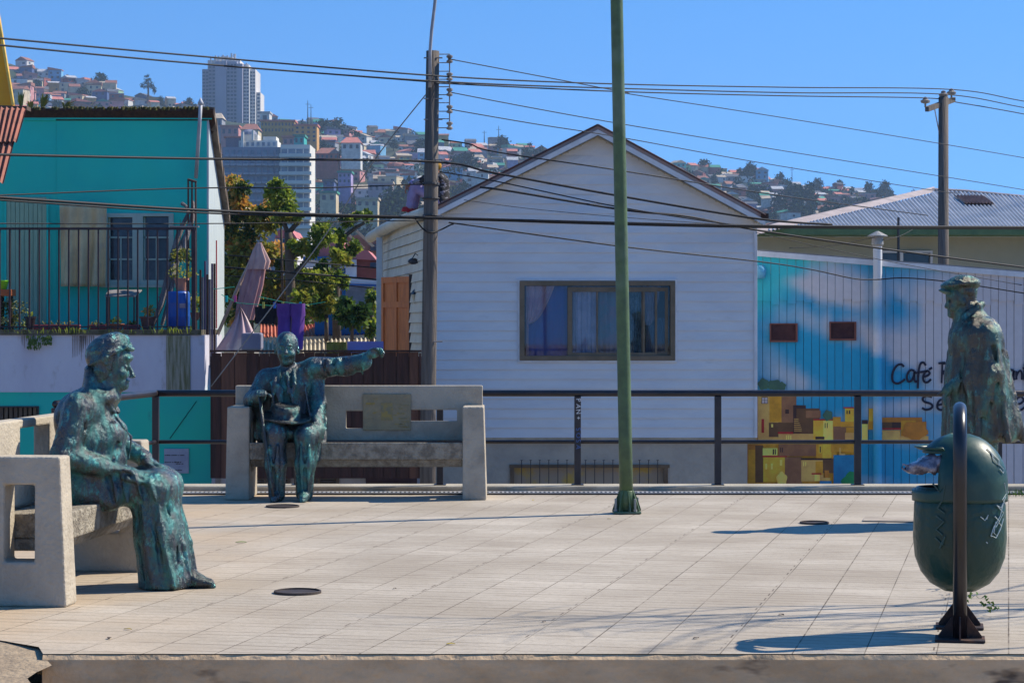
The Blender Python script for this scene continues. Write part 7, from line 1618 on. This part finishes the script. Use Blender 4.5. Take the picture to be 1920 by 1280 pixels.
# ---------------------------------------------------------------- tower, apartment block and other named buildings
def facade(t, x0, x1, z0, z1, y, cols, floors, wall, pane, ratio=.55, balcony=None, nm='window_column'):
    """wall slab with recessed dark bands; each column of openings is one part"""
    cw = (x1-x0)/cols; fh = (z1-z0)/floors
    for c in range(cols):
        b = MB()
        for f in range(floors): b.box(x0+cw*(c+.5-ratio/2), x0+cw*(c+.5+ratio/2), y-.18, y-.03, z0+fh*(f+.30), z0+fh*(f+.82))
        b.build(nm, pane, t)
        if balcony:
            b = MB()
            for f in range(floors): b.box(x0+cw*(c+.5-ratio/2)-.25, x0+cw*(c+.5+ratio/2)+.25, y-1.0, y-.2, z0+fh*(f+.0)+.05, z0+fh*(f+.26))
            b.build('balconies', balcony, t)
def tower():
    d = 1180; k_ = d/FPX; t = empty('residential_tower', W(430, 262, d), 'tall pale residential tower rising above the hillside', 'tower block'); o = Vector(t.location); X = lambda px: (px-430)*k_; Z = lambda py: (262-py)*k_
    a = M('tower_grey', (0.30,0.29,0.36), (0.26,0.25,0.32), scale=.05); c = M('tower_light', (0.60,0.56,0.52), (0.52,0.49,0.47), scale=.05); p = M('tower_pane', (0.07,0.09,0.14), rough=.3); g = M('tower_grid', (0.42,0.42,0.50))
    segs = [(379,392,130,1),(392,406,121,1),(406,421,118,0),(421,427,117,0),(427,446,117,1),(446,457,122,0),(457,468,127,1),(468,478,129,1)]
    for i, (a0, a1, top, wnd) in enumerate(segs):
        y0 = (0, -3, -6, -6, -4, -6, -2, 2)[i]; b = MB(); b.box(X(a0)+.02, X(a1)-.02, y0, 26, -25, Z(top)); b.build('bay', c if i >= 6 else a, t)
        if wnd: facade(t, X(a0), X(a1), Z(255), Z(top)-1, y0, 2 if a1-a0 < 15 else 3, 19, a, p, .72)
    b = MB(); b.box(X(478.3), X(486), 6, 24, -25, Z(171)); b.build('side_wing', c, t); facade(t, X(478.5), X(486), Z(255), Z(172), 6, 1, 12, c, p, .6)
    b = MB()
    for x0, x1, y0 in ((388,404,112),(400,414,108),(412,424,104),(422,436,106),(434,450,112),(448,466,120)): b.box(X(x0), X(x1)-.2, 2 + (x0 % 7)*.3, 18, Z(131), Z(y0))
    b.build('roof_storey', c, t); b = MB()
    for x, y0 in ((393,109),(402,104),(408,105),(416,103),(424,104),(432,100),(437,101),(460,118)): b.box(X(x), X(x)+.9, 1, 1.6, Z(125), Z(y0))
    b.build('roof_columns', c, t); b = MB(); b.tube([(X(440),3,Z(110)),(X(440),3,Z(100))], .35, 6); b.build('antenna', c, t)
tower()
def block():
    d = 600; k_ = d/FPX; t = empty('apartment_block', W(500, 480, d), 'long apartment block with grey wing and white balcony bands', 'apartment building'); X = lambda px: (px-500)*k_; Z = lambda py: (480-py)*k_
    gr = M('block_grey', (0.24,0.25,0.32), (0.20,0.21,0.28), scale=.1); wh = M('block_white', (0.66,0.63,0.56), (0.6,0.57,0.52), scale=.1); p = M('block_pane', (0.10,0.14,0.20), (0.2,0.26,0.32), scale=.4, rough=.25)
    b = MB(); b.box(X(418), X(528), 0, 14, -20, Z(276)); b.build('grey_wing', gr, t); facade(t, X(420), X(527), Z(412), Z(278), 0, 9, 8, gr, p, .62, M('balcony_grey', (0.36,0.36,0.42)))
    b = MB(); b.box(X(528)+.02, X(583), -3, 13, -20, Z(273)); b.build('white_wing', wh, t)
    fh = (Z(280)-Z(430))/9.0
    for f in range(9):
        z = Z(430)+fh*f; b = MB(); b.box(X(527), X(586.5), -4.6, -3.02, z, z+fh*.38); b.build('balcony_band', wh, t); b = MB(); b.box(X(530), X(581), -3.15, -3.03, z+fh*.40, z+fh*.93); b.build('window_band', p, t)
        b = MB()
        for q in (541, 556, 570): b.box(X(q), X(q)+.25, -3.3, -3.16, z+fh*.4, z+fh*.93)
        b.build('mullions', wh, t)
    b = MB(); b.box(X(445), X(518), 3, 12, Z(276)+.02, Z(262)); b.box(X(452), X(480), 4, 11, Z(262), Z(250)); b.box(X(490), X(515), 4, 11, Z(262), Z(254)); b.box(X(450), X(455), 2, 3, Z(276), Z(246)); b.box(X(470), X(474), 2, 3, Z(262), Z(243)); b.build('penthouse', wh, t); facade(t, X(446), X(517), Z(276), Z(263), 3, 7, 1, wh, p, .5)
    b = MB(); b.lathe([(2.2,0),(2.0,.8),(1.2,1.4),(.1,1.6)], (X(462), 6, Z(250)), n=12); b.build('tank', gr, t); b = MB(); b.box(X(420), X(447), 4, 12, Z(276)+.02, Z(256)); b.build('left_roof_room', M('roof_room', (0.20,0.17,0.22)), t)
    b = MB(); b.box(X(416), X(449), 3.8, 12.2, Z(256), Z(253)); b.build('roof_room_cap', rm['coral'], t)
block()
def named(px0, px1, ytop, ybot, d, wallm, roofm, label, rooftype='flat', cols=3, floors=2, rot=0, nm='apartment_house', cat='building'):
    k_ = d/FPX; cx = (px0+px1)/2; t = empty(nm, W(cx, ybot, d), label, cat, None, rot); hw = (px1-px0)/2*k_; H = (ybot-ytop)*k_
    b = MB(); b.box(-hw, hw, 0, 11, -7, H); b.build('wall', wallm, t); b = MB()
    if rooftype == 'flat': b.box(-hw-.4, hw+.4, -.5, 11.4, H+.02, H+.7)
    else: b.add([(-hw-.5,-.6,H+.01),(hw+.5,-.6,H+.01),(hw+.5,11.6,H+.01),(-hw-.5,11.6,H+.01),(-hw*.6,5.5,H+2.6),(hw*.6,5.5,H+2.6)], [(0,1,5,4),(2,3,4,5),(0,4,3),(1,2,5),(0,3,2,1)])
    b.build('roof', roofm, t); fh = H/floors; cw = 2*hw/cols
    for f in range(floors):
        for c in range(cols): b = MB(); b.box(-hw+cw*(c+.28), -hw+cw*(c+.72), -.1, -.02, fh*(f+.3), fh*(f+.78)); b.build('window', fw, t)
named(489, 552, 228, 250, 900, wm['ochre'], rm['coral'], 'long ochre building with coral roof right of the tower', 'flat', 10, 2)
named(552, 594, 236, 268, 880, M('ochre_bright', (0.62,0.34,0.10)), rm['coral'], 'orange-ochre apartment house beside the long ochre building', 'flat', 4, 4)
named(530, 551, 258, 274, 800, wm['pink'], rm['coral'], 'hot pink house above the white balcony wing', 'flat', 2, 1)
named(551, 570, 256, 272, 800, wm['turquoise'], rm['green'], 'small turquoise house next to the hot pink one', 'flat', 2, 1)
named(488, 505, 212, 232, 1000, wm['white'], rm['pale grey'], 'small white slab house at the foot of the tower', 'flat', 1, 1)
named(640, 676, 268, 283, 860, wm['white'], rm['coral'], 'white house with bright red hipped roof mid-hill', 'hip', 3, 1)
named(592, 634, 288, 300, 860, wm['brick-red'], rm['rusty'], 'low rusty-roofed long house right of the white balcony wing', 'hip', 5, 1)
named(690, 735, 343, 362, 800, M('wall_mauve', (0.42,0.33,0.36)), rm['tan'], 'wide mauve house with flat tan roof above the dark wooded slope', 'flat', 4, 1)
named(634, 658, 324, 345, 800, wm['lilac'], rm['green'], 'lilac and blue house left of the wide mauve one', 'flat', 3, 2)
named(606, 626, 340, 358, 780, wm['navy'], rm['dark grey'], 'dark blue blocky house near the balcony wing', 'flat', 2, 2)
named(668, 708, 374, 390, 720, wm['cream'], rm['tan'], 'cream walled terrace house at the top of the wooded slope', 'flat', 3, 1)
named(600, 630, 362, 380, 720, wm['tan'] if 'tan' in wm else wm['cream'], rm['green'], 'cream shack with green awning beside the balcony wing', 'flat', 2, 1)
named(414, 447, 238, 256, 860, wm['pink'], rm['coral'], 'low pink house with coral roof at the foot of the tower', 'flat', 3, 1)
named(452, 484, 243, 258, 840, wm['cream'], rm['rusty'], 'cream house with rusty hipped roof at the foot of the tower', 'hip', 3, 1)
named(396, 416, 222, 240, 900, wm['grey'], rm['tan'], 'small grey house with tan roof left of the tower foot', 'hip', 2, 1)
for i, (px, y0, y1, d_) in enumerate(((577,188,226,1100),(583,196,226,1100),(935,236,272,1150),(1485,312,345,1300),(1300,305,322,1300),(908,245,262,1150))):
    t = MB(); k_ = d_/FPX; t.tube([(0,0,-4),(0,0,(y1-y0)*k_)], [.35,.12], 5); t.tube([(-1.2,0,(y1-y0)*k_*.8),(1.2,0,(y1-y0)*k_*.8)], .1, 4); tag(t.build('radio_mast', cable, loc=W(px, y1, d_)), ('tall thin radio mast on the ridge right of the tower','short radio mast beside the tall one','mast on the ridge left of the gable roof','mast on the ridge right of the gable roof','little mast close to the gable roof slope','short mast between pole and gable roof')[i], 'mast')
# scrub on the lower slope
lb_ = leafball('hillside_scrub', [tuple(hill_pt(x, t_) + Vector((0,0,3))) for x, t_ in [(rr.uniform(600, 820), rr.uniform(.03, .30)) for _ in range(60)] + [(rr.uniform(1260,1760), rr.uniform(.3,.95)) for _ in range(55)] + [(rr.uniform(10,1080), rr.uniform(.4,.95)) for _ in range(60)]], [(rr.uniform(5,9), 5, rr.uniform(2.5,4.5)) for _ in range(175)], 26000, tg, 1.6, 500)
tag(lb_, 'dark green scrub covering the hillside between the houses', 'scrub', None, 'stuff')
haze_box(-1100, 1500, -20, 1900, -3.7, 200, HAZE_D, (0.55, 0.76, 1.0))
